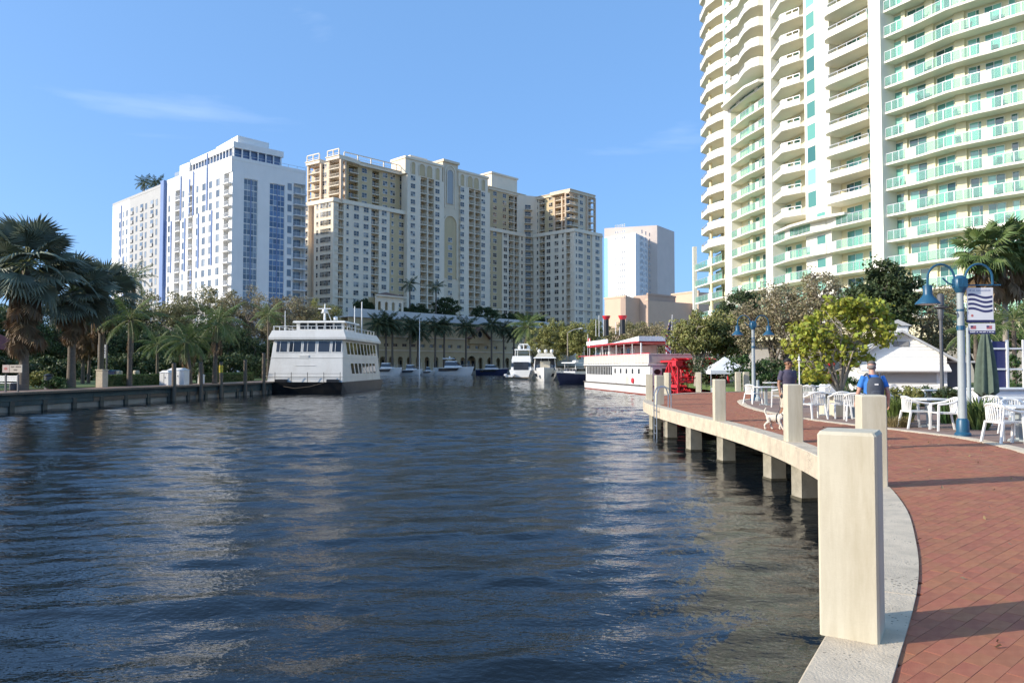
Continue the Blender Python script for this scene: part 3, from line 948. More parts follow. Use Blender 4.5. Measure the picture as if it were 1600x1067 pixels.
tower_face(fL, specLU, ZSET, ZTOP-1.3, FH, YU)
core([inn(fM,4,5.1), inn(fM,fM.px(818,5),5.1), inn(fM,fM.px(818,5),20), inn(fM,4,20)], ZSET-1, ZTOP-1.6, m_tan, 'upper_core')
core([inn(fW,1,5.15), inn(fW,fW.L-4,5.15), inn(fR,14,5), inn(fR,12,16), inn(fW,2,20)], ZSET-1, ZTOP+.3, m_cream, 'upper_core')
core([inn(fL,1,5.2), inn(fL,fL.L-4,5.2), inn(fL,fL.L-4,16), inn(fL,1,16)], ZSET-1, ZTOP-1.7, m_cream, 'upper_core')
# tall corner piers carrying the roof slab at both ends
for face, pxs, zt in ((fL,(481,501,514,532),ZTOP-1.3), (fW,(868,880,888.5),ZTOP+.6), (fR,(917,929),ZTOP+.6)):
    for q in pxs:
        mb = MB(); mb.M = face.M(0,0,YU); x = face.px(q, YU); mb.box(x-.35, x+.35, -0.75, 0.1, ZSET+.02, zt); obj('corner_pier', mb, m_peach, MT, rel=False, M=I4)
# roof slabs with rails
def roof(face, a, b_, z, y0, dep, rail=True, m_=m_offwhite, ov=1.2):
    mb = MB(); mb.M = face.M(0, 0, y0); xa, xb = face.px(a, y0), face.px(b_, y0)
    mb.box(xa-ov*.4, xb+.3, -ov, dep, z, z+1.3); mb.box(xa-ov*.55, xb+.35, -ov-.25, dep*.5, z+1.0, z+1.25)
    o = obj('roof_slab', mb, m_, MT, rel=False, M=I4)
    if rail:
        mb = MB(); mb.M = face.M(0, 0, y0)
        mb.box(xa, xb, -ov+.1, -ov+.35, z+3.1, z+3.4); mb.box(xa, xb, -ov+.15, -ov+.25, z+1.9, z+2.0)
        n = max(2, int((xb-xa)/4.5))
        for i in range(n+1):
            x = xa+(xb-xa)*i/n; mb.box(x-.16, x+.16, -ov+.08, -ov+.38, z+1.3, z+3.1)
        obj('roof_railing', mb, m_offwhite, o, rel=False, M=I4)
roof(fM, 533, 634, ZTOP-1.3, YU, 10); roof(fL, 481, 500, ZTOP-1.25, YU, 8); roof(fL, 513, 531, ZTOP-1.28, YU, 8)
roof(fM, 763, 820, ZTOP+1.5, YU, 12, False, m_cream, 0.4); roof(fW, 838, 888.5, ZTOP+.6, YU, 12, False, m_cream, 0.5); roof(fR, 890, 929, ZTOP+.62, YU, 10, False, m_cream, 0.5)
# tops of the tall bays with arched heads, the central niche
def arch_panel(face, pc, w, z, h, y, m_f, m_in, depth=0.25, n=14):
    """raised arched surround with dark infill"""
    xc = face.px(pc, y)
    mb = MB(); mb.M = face.M(xc, z, y)
    pts = [(-w/2, 0), (-w/2, h-w/2)] + [(-w/2*math.cos(math.pi*k/n), h-w/2+w/2*math.sin(math.pi*k/n)) for k in range(1, n)] + [(w/2, h-w/2), (w/2, 0)]
    o_ = [(x*1.18 if abs(x) > 1e-6 else 0, zz_ if zz_ == 0 else zz_+(0.12*w/2 if zz_ >= h-w/2 else 0)) for x, zz_ in pts]
    m = len(pts)
    vs = [(p[0], -depth, p[1]) for p in pts] + [(p[0], -depth, p[1]) for p in o_] + [(p[0], 0, p[1]) for p in o_] + [(p[0], -.03, p[1]) for p in pts]
    fs = []
    for i in range(m-1):
        fs += [(i, i+1, m+i+1, m+i), (m+i, m+i+1, 2*m+i+1, 2*m+i), (3*m+i, 3*m+i+1, i+1, i)]
    mb.add(vs, fs, 0)
    mb.add([(p[0], -.03, p[1]) for p in pts], [tuple(range(m))[::-1]], 1)
    return obj('arched_panel', mb, [m_f, m_in], MT, rel=False, M=I4)
for pcs in ((644, 658, 669.5, 682.5), (721.5, 733.5, 743.3, 754.6)):
    for i, q in enumerate(pcs):
        arch_panel(fM, q, 2.6 if i in (1, 2) else 1.7, ZB+.3, 4.2, -1.24, m_offwhite, m_tan)
for a, b_ in ((632,690), (716,762)):
    mb = MB(); mb.M = fM.M(0,0,-1.2); xa, xb = fM.px(a,-1.2), fM.px(b_,-1.2)
    mb.box(xa, xb, 0, 8, ZB+.003, ZB+5.6); mb.box(xa-.3, xb+.3, -.4, 8.3, ZB+5.3, ZB+6.1); obj('bay_attic', mb, m_offwhite, MT, rel=False, M=I4)
mb = MB(); mb.M = fM.M(0,0,-.7); xa, xb = fM.px(690,-.7), fM.px(716,-.7)
mb.box(xa+.35, xb-.35, 0, 8, ZB+.004, ZB+7.9); mb.box(xa+.1, xb-.1, -.7, 8.3, ZB+7.7, ZB+8.6); obj('centre_attic', mb, m_cream, MT, rel=False, M=I4)
arch_panel(fM, 702.5, 4.6, ZB-9, 15.6, -.74, m_offwhite, m_cream)
arch_panel(fM, 702.5, 3.0, ZB-7.5, 12.6, -1.0, m_offwhite, m_winglass)
arch_panel(fM, 702.5, 6.0, ZSET-21, 23, -.74, m_cream, m_tan, 0.4)
for k in range(5, 17):
    rwin.put(winT['p'], fM.M(fM.px(702.5,-.7), Z0+k*FH+.75, -.78))
for (face, a, b_, y, z0, z1, m_) in ((fM,640,664,6,ZB+4,ZB+8.8,m_offwhite), (fM,664,700,9,ZB+4,ZB+9.6,m_cream), (fM,722,742,7,ZB+4,ZB+8.2,m_cream), (fM,768,808,6,ZTOP+1,ZTOP+9.5,m_offwhite)):
    mb = MB(); mb.M = face.M(0,0,y); xa, xb = face.px(a,y), face.px(b_,y)
    mb.box(xa, xb, 0, 10, z0, z1); mb.box(xa-.4, xb+.4, -.4, 10.4, z1-.2, z1+.5); obj('roof_house', mb, m_, MT, rel=False, M=I4)
rwin.flush(); rbal.flush()

# ------------------------------------------------------------------ arcade podium below it
PD = thing('arcade_building', 'low tan arcade building with a row of arches behind the moored boats', 'building', T(-25, 235, 0))
p0, p1 = Vector((-33, 225)), Vector((2.3, 265))
dpd = p1-p0
fP = Face(tuple(p0-dpd*0.62), tuple(p0+dpd*1.5))
zP = 16.6
def hole_wall(face, x0, x1, z0, z1, holes, th, y=0, m_=m_tan, parent=None, name='wall', n=12):
    """wall with arched or square openings: holes = (xc, w, zb, h, arched), one row, sorted; real depth"""
    mb = MB(); mb.M = face.M(0, 0, y)
    cur = x0
    for (xc, w, zb, h, ar) in holes:
        l, r_ = xc-w/2, xc+w/2
        mb.box(cur, l, 0, th, z0, z1)
        if zb > z0: mb.box(l, r_, 0, th, z0, zb)
        if not ar: mb.box(l, r_, 0, th, zb+h, z1)
        else:
            pts = [(xc-w/2*math.cos(math.pi*k/n), zb+h-w/2+w/2*math.sin(math.pi*k/n)) for k in range(n+1)]
            for k in range(n):
                (xa, za), (xb, zb2) = pts[k], pts[k+1]
                mb.add([(xa,0,za),(xb,0,zb2),(xb,0,z1),(xa,0,z1),(xa,th,za),(xb,th,zb2),(xb,th,z1),(xa,th,z1)],
                       [(0,1,2,3),(7,6,5,4),(0,4,5,1),(3,2,6,7)])
        cur = r_
    mb.box(cur, x1, 0, th, z0, z1)
    return obj(name, mb, m_, parent, rel=False, M=I4)
xs_ = fP.px(592), fP.px(868)
holes = [(fP.px(598 + 13.9*i), 2.1 if i != 10 else 4.2, 0.0, 4.4 if i != 10 else 4.9, True) for i in range(19)]
xl = fP.px(545); xr = fP.px(868)
hole_wall(fP, xl, xr, 0, 6.2, holes, 0.6, 0, m_tan, PD, 'arcade_wall')
sq = [(fP.px(604 + 14.2*i), 1.9, 7.3, 1.1, False) for i in range(18)]
hole_wall(fP, xl, xr, 6.2, 10.4, sq, 0.5, 0.05, m_tan, PD, 'wall')
sl = []
q = 634.0
while q < 862:
    for k in range(4): sl.append((fP.px(q + k*2.4), 0.42, 13.0, 1.5, False))
    q += 12.6
hole_wall(fP, xl, xr, 10.4, zP-1.0, sl, 0.5, 0.1, mat('podium_tan', (0.60,0.44,0.24), 0.85, var=0.1, scale=0.4), PD, 'upper_wall')
mb = MB(); mb.M = fP.M(); mb.box(xl-.2, xr+.2, 3.6, 28, 0, zP-1.1); obj('core', mb, m_tan, PD, rel=False, M=I4)
mb = MB(); mb.M = fP.M(); mb.box(xl-.3, xr+.3, -.5, 28, zP-1.0, zP-.7); mb.box(xl-.3, xr+.3, -.45, .1, zP-.7, zP+1.5); obj('parapet', mb, mat('podium_white', (0.66,0.63,0.58), 0.8, var=0.06), PD, rel=False, M=I4)
mb = MB(); mb.M = fP.M(); mb.box(xl-.3, xr+.3, -.22, 0, 6.1, 6.45); mb.box(xl-.3, xr+.3, -.18, 0, 10.3, 10.6); obj('string_course', mb, m_cream, PD, rel=False, M=I4)
mb = MB()
for i in range(19):
    for s in (-1, 1):
        hx_, hw_ = holes[i][0], holes[i][1]
        mb.M = fP.M(); mb.box(hx_+s*(hw_/2+.12)-.1, hx_+s*(hw_/2+.12)+.1, -.1, 0, 0, 2.6)
o = obj('pilaster_row', mb, m_cream, PD, rel=False, M=I4); o['kind'] = 'stuff'
fwin = win_mesh(1.88, 1.08, 3, 1, m_cream, m_darkglass, sill=False)
for h in sq: link(bpy.data.objects.new('window', fwin), PD, fP.M(h[0], h[2]+.01, 0.4))
mb = MB(); mb.M = fP.M(); mb.box(xl, xr, 3.3, 3.6, 0, 6); obj('arcade_back_wall', mb, m_tan, PD, rel=False, M=I4)
mb = MB(); mb.M = fP.M()
for h in holes: mb.box(h[0]-h[1]/2, h[0]+h[1]/2, 2.9, 3.25, 0, 3.3)
o = obj('shop_front', mb, m_darkglass, PD, rel=False, M=I4); o['kind'] = 'stuff'
# gabled entrance with a rose window
xg = fP.px(746)
mb = MB(); mb.M = fP.M(xg, 0, -1.0); mb.add([(-4.5,0,9),(4.5,0,9),(4.5,0,11),(0,0,14.4),(-4.5,0,11),(-4.5,1.4,9),(4.5,1.4,9),(4.5,1.4,11),(0,1.4,14.4),(-4.5,1.4,11)],
       [(0,1,2,3,4),(0,5,6,1),(1,6,7,2),(2,7,8,3),(3,8,9,4),(4,9,5,0)]); obj('gable', mb, m_tan, PD, rel=False, M=I4)
mb = MB(); mb.M = fP.M(xg, 0, -1.0)
for s in (-1, 1): mb.bar((s*5.0,0.2,10.6), (0,0.2,14.6), 2.4, .35)
obj('gable_roof', mb, mat('clay_roof', (0.22,0.12,0.08), 0.8, var=0.2, scale=3), PD, rel=False, M=I4)
mb = MB(); mb.M = fP.M(xg, 0, -1.06); mb.tube([(0,0.06,12.2),(0,-.1,12.2)], 1.1, 20, 0); obj('round_window', mb, m_darkglass, PD, rel=False, M=I4)
mb = MB(); mb.M = fP.M(xg, 0, -1.1); mb.tube([(1.2*math.cos(t), 0, 12.2+1.2*math.sin(t)) for t in [k*math.pi/10 for k in range(21)]], .16, 6); obj('window_ring', mb, m_cream, PD, rel=False, M=I4)
# roof pavilion with arches
PV = thing('roof_pavilion', 'small arched pavilion with a low tiled roof on the arcade terrace', 'pavilion', T(*at(610,492,226).xy, zP))
fV = Face((gx(590,224),224-3), (gx(630,229),229+0)); fV2 = Face((gx(586,231),231+2), (gx(590,224),224-3))
hh = [(fV.L*(i+.5)/4, 1.15, zP+.2, 4.3, True) for i in range(4)]
hole_wall(fV, 0, fV.L, zP-1, zP+6, hh, 0.4, 0, m_offwhite, PV, 'arch_wall')
hole_wall(fV2, 0, fV2.L-.01, zP-1, zP+6, [(fV2.L*.5, 1.2, zP+.2, 4.3, True)], 0.4, 0, m_cream, PV, 'side_wall')
mb = MB(); q = [fV2.pt(-.8,-.8), fV.pt(-.8,-.9), fV.pt(fV.L+.8,-.8), fV.pt(fV.L+.8,9)]
cx = sum(p.x for p in q)/4; cy = sum(p.y for p in q)/4
mb.prism([tuple(p) for p in q], zP+6.0, zP+6.4); obj('eaves', mb, m_offwhite, PV, rel=False, M=I4)
mb = MB(); mb.add([(p.x,p.y,zP+6.4) for p in q]+[(cx,cy,zP+8.0)], [(0,1,4),(1,2,4),(2,3,4),(3,0,4)]); obj('roof', mb, mat('tile_roof', (0.20,0.11,0.075), 0.85, var=0.2, scale=2), PV, rel=False, M=I4)
mb = MB(); mb.M = fV.M(); mb.box(.3, fV.L-.3, 4, 4.3, zP-1, zP+6); obj('back_wall', mb, m_tan, PV, rel=False, M=I4)

# ------------------------------------------------------------------ the white hotel with blue fins on the left
HT = thing('white_hotel', 'tall white tower with vertical blue fins and blue glass strips', 'building', T(-80, 215, 0))
HC, HR, HL = (gx(358.6,192),192.0), (gx(475.6,207),207.0), (gx(256,218),218.0)
hR, hL = Face(HC, HR), Face(HL, HC)
HZ, hf = 55.9, 3.0
hwin, hbal = Rep(HT, 'window', 'window_rows'), Rep(HT, 'balcony', 'balcony_rows')
def hx(zx): return 160 + zx*0.2437
wp = win_mesh(1.9, 1.95, 2, 1, m_greywall, m_greyglass, fr=.06, sill=False); ws = win_mesh(1.25, 1.95, 1, 1, m_greywall, m_greyglass, fr=.06, sill=False)
hz0 = HZ-3.2-15*hf
def hotel_wall(face, a, b_, m_=m_whitewall, y=0.0, z0=0, z1=HZ, th=2.2, name='wall_bay'):
    mb = MB(); mb.M = face.M(); mb.box(face.px(a), face.px(b_), y, th, z0, z1); return obj(name, mb, m_, HT, rel=False, M=I4)
def hotel_slot(face, a, b_, out, rail='bars', m_=m_whitewall, back=m_whitewall, n=14, zt=HZ-3.2):
    xa, xb = face.px(a), face.px(b_)
    mb = MB(); mb.M = face.M(); mb.box(xa-.01, xb+.01, 1.8, 2.2, 0, HZ-.01); mb.box(xa, xb, 0, 1.8, zt, HZ-.004); obj('recess_wall', mb, back, HT, rel=False, M=I4)
    me = balc_mesh(xb-xa-.02, 1.78, out, m_, m_railmetal, m_greyglass, rail=rail, fh=hf)
    for k in range(n): hbal.put(me, face.M((xa+xb)/2, zt-(k+1)*hf))
hotel_wall(hL, 256, hx(452)); hotel_slot(hL, hx(452), hx(487), 0.3); hotel_wall(hL, hx(487), hx(537)); hotel_slot(hL, hx(537), hx(567), 0.3)
hotel_wall(hL, hx(567), hx(765)); hotel_slot(hL, hx(765), 358.3, 0.9, 'bars')
for zx, me in ((415,ws), (505,ws), (595,ws), (637,wp), (680,wp), (727,wp)):
    for k in range(14): hwin.put(me, hL.M(hL.px(hx(zx)), HZ-4.9-k*hf-1.0))
fins = [(490,310,590), (518,580,920), (570,280,560), (605,550,900), (658,165,530), (690,530,880), (560,910,1000), (430,600,930), (398,600,1020), (545,330,560)]
for zx, a, b_ in fins:
    x = hL.px(hx(zx)); Yf = hL.pt(x).y
    mb = MB(); mb.M = hL.M(x); mb.box(-.3, .3, -.22, 0, zz(200+b_*.2437, Yf), zz(200+a*.2437, Yf)); obj('blue_fin', mb, m_bluewall, HT, rel=False, M=I4)
# right, shaded face with glass strips
hotel_wall(hR, 360, hx(895), y=0.02); hotel_wall(hR, hx(985), hx(1062)); hotel_wall(hR, hx(1160), hx(1215)); hotel_slot(hR, hx(1215), hx(1293), 1.0, 'bars'); hotel_wall(hR, hx(1293), 475.6)
cw = {}
for (a, b_, m_g, key) in ((895,985,m_greyglass,'g'), (1062,1160,m_blueglass,'b')):
    xa, xb = hR.px(hx(a)), hR.px(hx(b_))
    hotel_wall(hR, hx(a)+.02, hx(b_)-.02, y=0.35, z1=HZ-4.4); hotel_wall(hR, hx(a), hx(b_), z0=HZ-4.4, name='wall_head')
    me = win_mesh(xb-xa-.02, hf-.05, 4, 2, m_whitewall, m_g, fr=.10, th=.12, sill=False)
    for k in range(15): link(bpy.data.objects.new('glazing_panel', me), HT, hR.M((xa+xb)/2, HZ-4.4-(k+1)*hf, .34))
    mb = MB(); mb.M = hR.M(); xm = xa+(xb-xa)*.52; mb.box(xm-.1, xm+.1, 0.1, .34, 2, HZ-4.4); obj('blue_fin', mb, m_bluewall, HT, rel=False, M=I4)
for k in range(14): hwin.put(ws, hR.M(hR.px(hx(1190)), HZ-5.5-k*hf))
hwin.flush(); hbal.flush()
def pt2(face, x, y): p = face.pt(x, y); return (p.x, p.y)
mb = MB(); mb.prism([pt2(hL,.5,2.15), pt2(hL,hL.L-2.2,2.15), pt2(hR,2.2,2.2), pt2(hR,hR.L-.3,2.2), pt2(hR,hR.L-.3,24), pt2(hL,.5,22)], 0, HZ-.3); obj('core', mb, m_whitewall, HT, rel=False, M=I4)
# parapet and penthouse
for face, a, b_ in ((hL,256,358.6), (hR,358.7,475.6)):
    mb = MB(); mb.M = face.M(); mb.box(face.px(a), face.px(b_), -.06, .3, HZ, HZ+.9); obj('parapet', mb, m_whitewall, HT, rel=False, M=I4)
mb = MB(); mb.M = hR.M(); mb.box(0, hR.L, 0.05, .12, HZ+1.6, HZ+1.68)
for k in range(9): mb.box(hR.L*k/8-.04 if k else .02, hR.L*k/8+.04, .05, .12, HZ+.9, HZ+1.6)
obj('roof_railing', mb, m_railmetal, HT, rel=False, M=I4)
x0, x1 = hL.px(285), hL.L-1.2
mb = MB(); mb.prism([pt2(hL,x0,2.5), pt2(hL,x1-1,1.6), pt2(hR,14.5,2.0), pt2(hR,14.5,16), pt2(hL,x0,14)], HZ, HZ+3.7); obj('penthouse', mb, m_blueglass, HT, rel=False, M=I4)
mb = MB(); mb.prism([pt2(hL,x0-1,1.9), pt2(hL,x1,1.0), pt2(hR,15.2,1.2), pt2(hR,15.2,16), pt2(hL,x0-1,15)], HZ+3.7, HZ+5.3); obj('penthouse_roof', mb, m_whitewall, HT, rel=False, M=I4)
mb = MB(); mb.prism([pt2(hL,hL.px(309),4.5), pt2(hL,x1-1.5,3.0), pt2(hR,12,3.6), pt2(hR,12,15), pt2(hL,hL.px(309),14)], HZ+5.3, HZ+7.6); obj('roof_house', mb, m_whitewall, HT, rel=False, M=I4)
mb = MB()
for k in range(14):
    f = k/13; p = Vector(pt2(hL,x0+.4,2.1))*(1-f)+Vector(pt2(hL,x1-.9,1.25))*f
    mb.M = T(p.x, p.y, 0, hL.a); mb.box(-.14, .14, -.12, .2, HZ, HZ+3.7)
for k in range(7):
    p = Vector(pt2(hR,1.2,1.5))*(1-k/6)+Vector(pt2(hR,14.6,1.6))*(k/6)
    mb.M = T(p.x, p.y, 0, hR.a); mb.box(-.14, .14, -.12, .2, HZ, HZ+3.7)
mb.M = None
obj('mullion_row', mb, m_whitewall, HT, rel=False, M=I4)['kind'] = 'stuff'
mb = MB(); mb.M = hL.M(); mb.box(hL.px(258), hL.px(276), 2, 9, HZ, HZ+3.4); obj('stair_house', mb, m_greyglass, HT, rel=False, M=I4)
mb = MB(); mb.M = hL.M(); mb.box(hL.px(269), hL.px(284), 1.4, 8, HZ, HZ+4.6); obj('roof_house', mb, m_whitewall, HT, rel=False, M=I4)
# grey neighbour wing with its blue flank
GW = thing('grey_apartment_block', 'lower grey and white block with a blue flank left of the white tower', 'building', T(-118, 235, 0))
gL = Face((gx(172,246),246.0), (gx(248,219),219.0))
GZ = 55.2
def gwall(a, b_, m_, y=0): 
    mb = MB(); mb.M = gL.M(); mb.box(gL.px(a), gL.px(b_), y, 16, 0, GZ); return obj('wall_bay', mb, m_, GW, rel=False, M=I4)
gwall(172, 199, m_whitewall); gwall(199, 248, m_greywall, 0.02)
xb = gL.px(248)
mb = MB(); mb.M = gL.M(); mb.box(xb, gL.px(253), -.25, 14, 0, GZ+1.6); obj('blue_flank', mb, m_bluewall, GW, rel=False, M=I4)
gwin = Rep(GW, 'window', 'window_rows')
rec = MB(); rec.box(-1.1, 1.1, -.06, 0, 0, 2.2, 0); rec.box(-1.0, 1.0, -.10, -.061, .9, 2.1, 1); rec.box(-1.15, 1.15, -.35, 0, -.12, 0, 2); rec.box(-1.1, 1.1, -.34, -.30, 0, .95, 2)
recm = rec.mesh('window', [m_greywall, m_greyglass, m_greywall])
for zx, me in ((97,ws), (120,ws), (143,ws), (175,recm), (205,ws), (237,recm), (265,ws), (303,recm), (333,ws)):
    for k in range(13): gwin.put(me, gL.M(gL.px(hx(zx)), GZ-5.2-k*hf, 0.02 if zx > 160 else 0))
gwin.flush()
for q in (107, 128):
    x = gL.px(hx(q)); mb = MB(); mb.M = gL.M(x); mb.box(-.28, .28, -.2, 0, GZ-18 if q == 107 else GZ-36, GZ-1 if q == 107 else GZ-18); obj('blue_fin', mb, m_bluewall, GW, rel=False, M=I4)
eb = balc_mesh(2.6, .2, 1.5, m_whitewall, m_railmetal, m_greyglass, fh=hf)
fE = Face((gx(172,246)+9, 246+9.5), (gx(172,246), 246.0))
for k in range(12): link(bpy.data.objects.new('balcony', eb), GW, fE.M(fE.L-2.2, GZ-6-k*hf, 0))
mb = MB(); mb.M = gL.M(); mb.box(gL.px(172), xb, -.05, .3, GZ, GZ+.8); obj('parapet', mb, m_greywall, GW, rel=False, M=I4)

# ------------------------------------------------------------------ white tower and beige block farther off
WT = thing('white_office_tower', 'plain white tower with small square windows far behind the paddle boat', 'building', T(60, 400, 0))
a_, b2, c2, d2 = (gx(945,385),385.0), (gx(994,372),372.0), (gx(1019,392),392.0), (gx(1055,415),415.0)
zt = zz(352, 385)
mb = MB(); mb.prism([a_, b2, (gx(1019,380),390.0), (gx(1019,420),440.0), (gx(945,440),440.0)], 0, zz(364,372)); obj('front_wall', mb, m_whitewall, WT, rel=False, M=I4)
m_pinkgrey = mat('pink_grey_stucco', (0.68,0.57,0.49), 0.8, var=0.05, scale=.2)
mb = MB(); mb.prism([(gx(945,400),400.0), (gx(1028,391),391.0), (gx(1055,410),410.0), (gx(1055,455),455.0), (gx(945,455),455.0)], 0, zz(352,391)); obj('rear_block', mb, m_pinkgrey, WT, rel=False, M=I4)
fA, fB = Face(a_, b2), Face(b2, (gx(1019,390),390.0))
wr = Rep(WT, 'window', 'window_rows')
sqm = win_mesh(.7, 1.3, 1, 1, m_whitewall, m_greyglass, sill=False)
for i in range(5):
    for k in range(21):
        if k in (3,): continue
        wr.put(sqm, fA.M(fA.px(963+i*3.4), 72-k*3.15+ (1.2 if k < 3 else 0)))
sb = win_mesh(1.3, 1.9, 1, 2, m_pinkgrey, m_greyglass, sill=False)
for q in (1004, 1010, 1016):
    for k in range(22): wr.put(sb, fB.M(fB.px(q), 70-k*3.1))
wr.flush()
mb = MB(); mb.M = fA.M(); mb.box(0, 2.2, -.05, 0, 5, zz(372,385)); obj('green_edge', mb, m_mintglass, WT, rel=False, M=I4)
BB = thing('beige_block', 'low beige stepped building with shade-darkened wings below the white tower', 'building', T(35, 206, 0))
m_beige = mat('beige_stucco', (0.62,0.46,0.34), 0.85, var=0.06, scale=.3); m_beigeshade = mat('beige_shade_stucco', (0.50,0.37,0.29), 0.85, var=0.06, scale=.3)  # second tone is the beige darkened for wings turned from the sun
for (a, b_, Y0, Y1, top, m_, dep) in ((945,978,210,203,466,m_beige,18), (978,985,203,206,466,m_beigeshade,1.5), (985,1013,210,204,471,m_beige,18), (1013,1056,204,213,463,m_beigeshade,5), (1050,1092,222,212,459,m_beige,18)):
    f_ = Face((gx(a,Y0),Y0), (gx(b_,Y1),Y1)); mb = MB(); mb.M = f_.M(); mb.box(0, f_.L, 0, dep, 0, zz(top,(Y0+Y1)/2)); mb.box(-.15, f_.L+.15, -.15, .4, zz(top,(Y0+Y1)/2), zz(top,(Y0+Y1)/2)+.5); obj('wing', mb, m_, BB, rel=False, M=I4)
f_ = Face((gx(1013,204),204), (gx(1056,213),213)); me = win_mesh(2.2, 2.0, 2, 2, m_cream, m_mintglass)
for q in (1024, 1030, 1048): link(bpy.data.objects.new('window', me), BB, f_.M(f_.px(q), zz(486,206)))

# ================================================================== THE BIG CONDOMINIUM TOWER ON THE RIGHT
CT = thing('condominium_tower', 'huge white curved condominium tower with green glass balconies on the right', 'building', T(48, 105, 0))
def N(px, Y): return Vector((gx(px, Y), Y))
nA, nB, nC, nD, nE, nG, nH, nI, nJ = N(1114,131), N(1135,122), N(1146,118.5), N(1203,107.2), N(1214,105), N(1262,98.2), N(1302,93.3), N(1370,86.6), N(1389,84.9)
path9 = [N(1389,84.9), N(1437,82.0), N(1490,78.3), N(1540,76.0), N(1558,75.3), N(1600,73.5), N(1650,71.7), N(1720,69.6), N(1800,67.8)]
ZF = [4.1 + 3.0*k for k in range(26)]
TOPZ = ZF[-1]
BD = 1.55
def wallseg(mb, A, B, z0, z1, th, mat_=0):
    d = (B-A).normalized(); n = Vector((-d.y, d.x))
    mb.prism([tuple(A), tuple(B), tuple(B+n*th), tuple(A+n*th)], z0, z1, mat_)
def along(path, px):
    k = (px-800)/F
    best = None
    for i in range(len(path)-1):
        a, d = path[i], path[i+1]-path[i]
        den = d.x - k*d.y
        if abs(den) < 1e-9: continue
        t = (k*a.y - a.x)/den
        if -0.02 <= t <= 1.02: return a + d*min(max(t, 0), 1)
        if best is None or abs(t-.5) < best[0]: best = (abs(t-.5), a+d*t)
    return best[1]
def inward(path, d):
    out = []
    for i, p in enumerate(path):
        q = (path[min(i+1,len(path)-1)] - path[max(i-1,0)]).normalized()
        out.append(p + Vector((-q.y, q.x))*d)
    return out
# solid parts: pilasters, plain wall, core
def pil(A, B, th, name, out=0.0, m_=None, z0=0, z1=None):
    d = (B-A).normalized(); n = Vector((-d.y, d.x))
    mb = MB(); wallseg(mb, A-n*out, B-n*out, z0, z1 or TOPZ+3, th+out); return obj(name, mb, m_ or m_towerwhite, CT, rel=False, M=I4)
pil(nB, nC, BD+.2, 'pilaster', 0.1, z1=TOPZ+3); pil(nD, nE, BD+.2, 'pilaster', 0.45); pil(nG, nH, BD+.2, 'wall_bay', 0.0); pil(nI, nJ, BD+.2, 'pilaster', 0.5)
inn9 = inward(path9, BD)
corep = inward([nA, nB, nC, nD, nE, nG, nH, nI, nJ], BD)[:-1] + inn9
corep = [Vector((p.x, p.y)) for p in corep]
def poly_ok(ps): return [tuple(p) for p in ps]
mb = MB(); mb.prism(poly_ok(corep + [Vector((92, 92)), Vector((84, 130)), Vector((52, 140))]), 0, TOPZ+3); obj('core_wall', mb, m_towercream, CT, rel=False, M=I4)
mb = MB(); mb.prism(poly_ok([p+Vector((2,1)) for p in corep] + [Vector((88, 92)), Vector((80, 128)), Vector((54, 136))]), TOPZ+3, TOPZ+8); obj('roof_house', mb, m_towerwhite, CT, rel=False, M=I4)

rpan = Rep(CT, 'glass_panel', 'glass_panel_rows'); rdoor = Rep(CT, 'window', 'window_rows')
def bay(name, outer, floors, rails, doors, wallpath, ends=True, soff=True):
    """one stack of balconies. outer: slab edge; rails: (pxa, pxb, kind, n); doors: (pxa, pxb, material) on wallpath"""
    inner = list(reversed(wallpath))
    mb = MB(); poly = [tuple(p) for p in outer] + [tuple(p) for p in inner]
    mb.prism(poly, -0.24, 0.0, 0)
    panels = []
    for (a, b_, kind, n) in rails:
        A = along(outer, a) if not isinstance(a, Vector) else a
        B = along(outer, b_) if not isinstance(b_, Vector) else b_
        if kind == 's': wallseg(mb, A, B, 0, 1.08, .16)
        elif kind == 'r':      # low parapet with a metal rail on top
            wallseg(mb, A, B, 0, .62, .16); wallseg(mb, A, B, 1.0, 1.06, .07, 1)
            m_ = max(2, int((B-A).length/1.3))
            for i in range(m_+1):
                p = A+(B-A)*(i/m_); q = (B-A).normalized()*.035; wallseg(mb, p-q, p+q, .62, 1.0, .06, 1)
        else:
            pts = [A+(B-A)*(i/n) for i in range(n+1)] if not isinstance(a, (int, float)) else [along(outer, a+(b_-a)*i/n) for i in range(n+1)]
            for i in range(n):
                p, q = pts[i], pts[i+1]; d = (q-p).normalized()*.04
                wallseg(mb, p, q, 1.05, 1.11, .07, 1); wallseg(mb, p-d*.8, p+d*.8, 0, 1.05, .07, 1)
                g = MB(); wallseg(g, p+d, q-d, .06, 1.04, .025); c = (p+q)/2
                for k_ in range(len(g.v)): g.v[k_] = (g.v[k_][0]-c.x, g.v[k_][1]-c.y, g.v[k_][2])
                panels.append((g.mesh('glass_panel', m_rail), c))
    me = mb.mesh('balcony', [m_towerwhite, m_railmetal])
    dm = []
    for (a, b_, m_, nx) in doors:
        A, B = along(wallpath, a), along(wallpath, b_)
        f_ = Face(tuple(A), tuple(B)); w_ = win_mesh(f_.L, 2.45, nx, 1, m_towerwhite, m_, fr=.07, th=.06, sill=False)
        dm.append((w_, f_))
    for z in floors:
        link(bpy.data.objects.new('balcony', me), CT, T(0, 0, z))
        for g, c in panels: rpan.put(g, T(c.x, c.y, z))
        for w_, f_ in dm: rdoor.put(w_, f_.M(f_.L/2, z+.03, -.012))
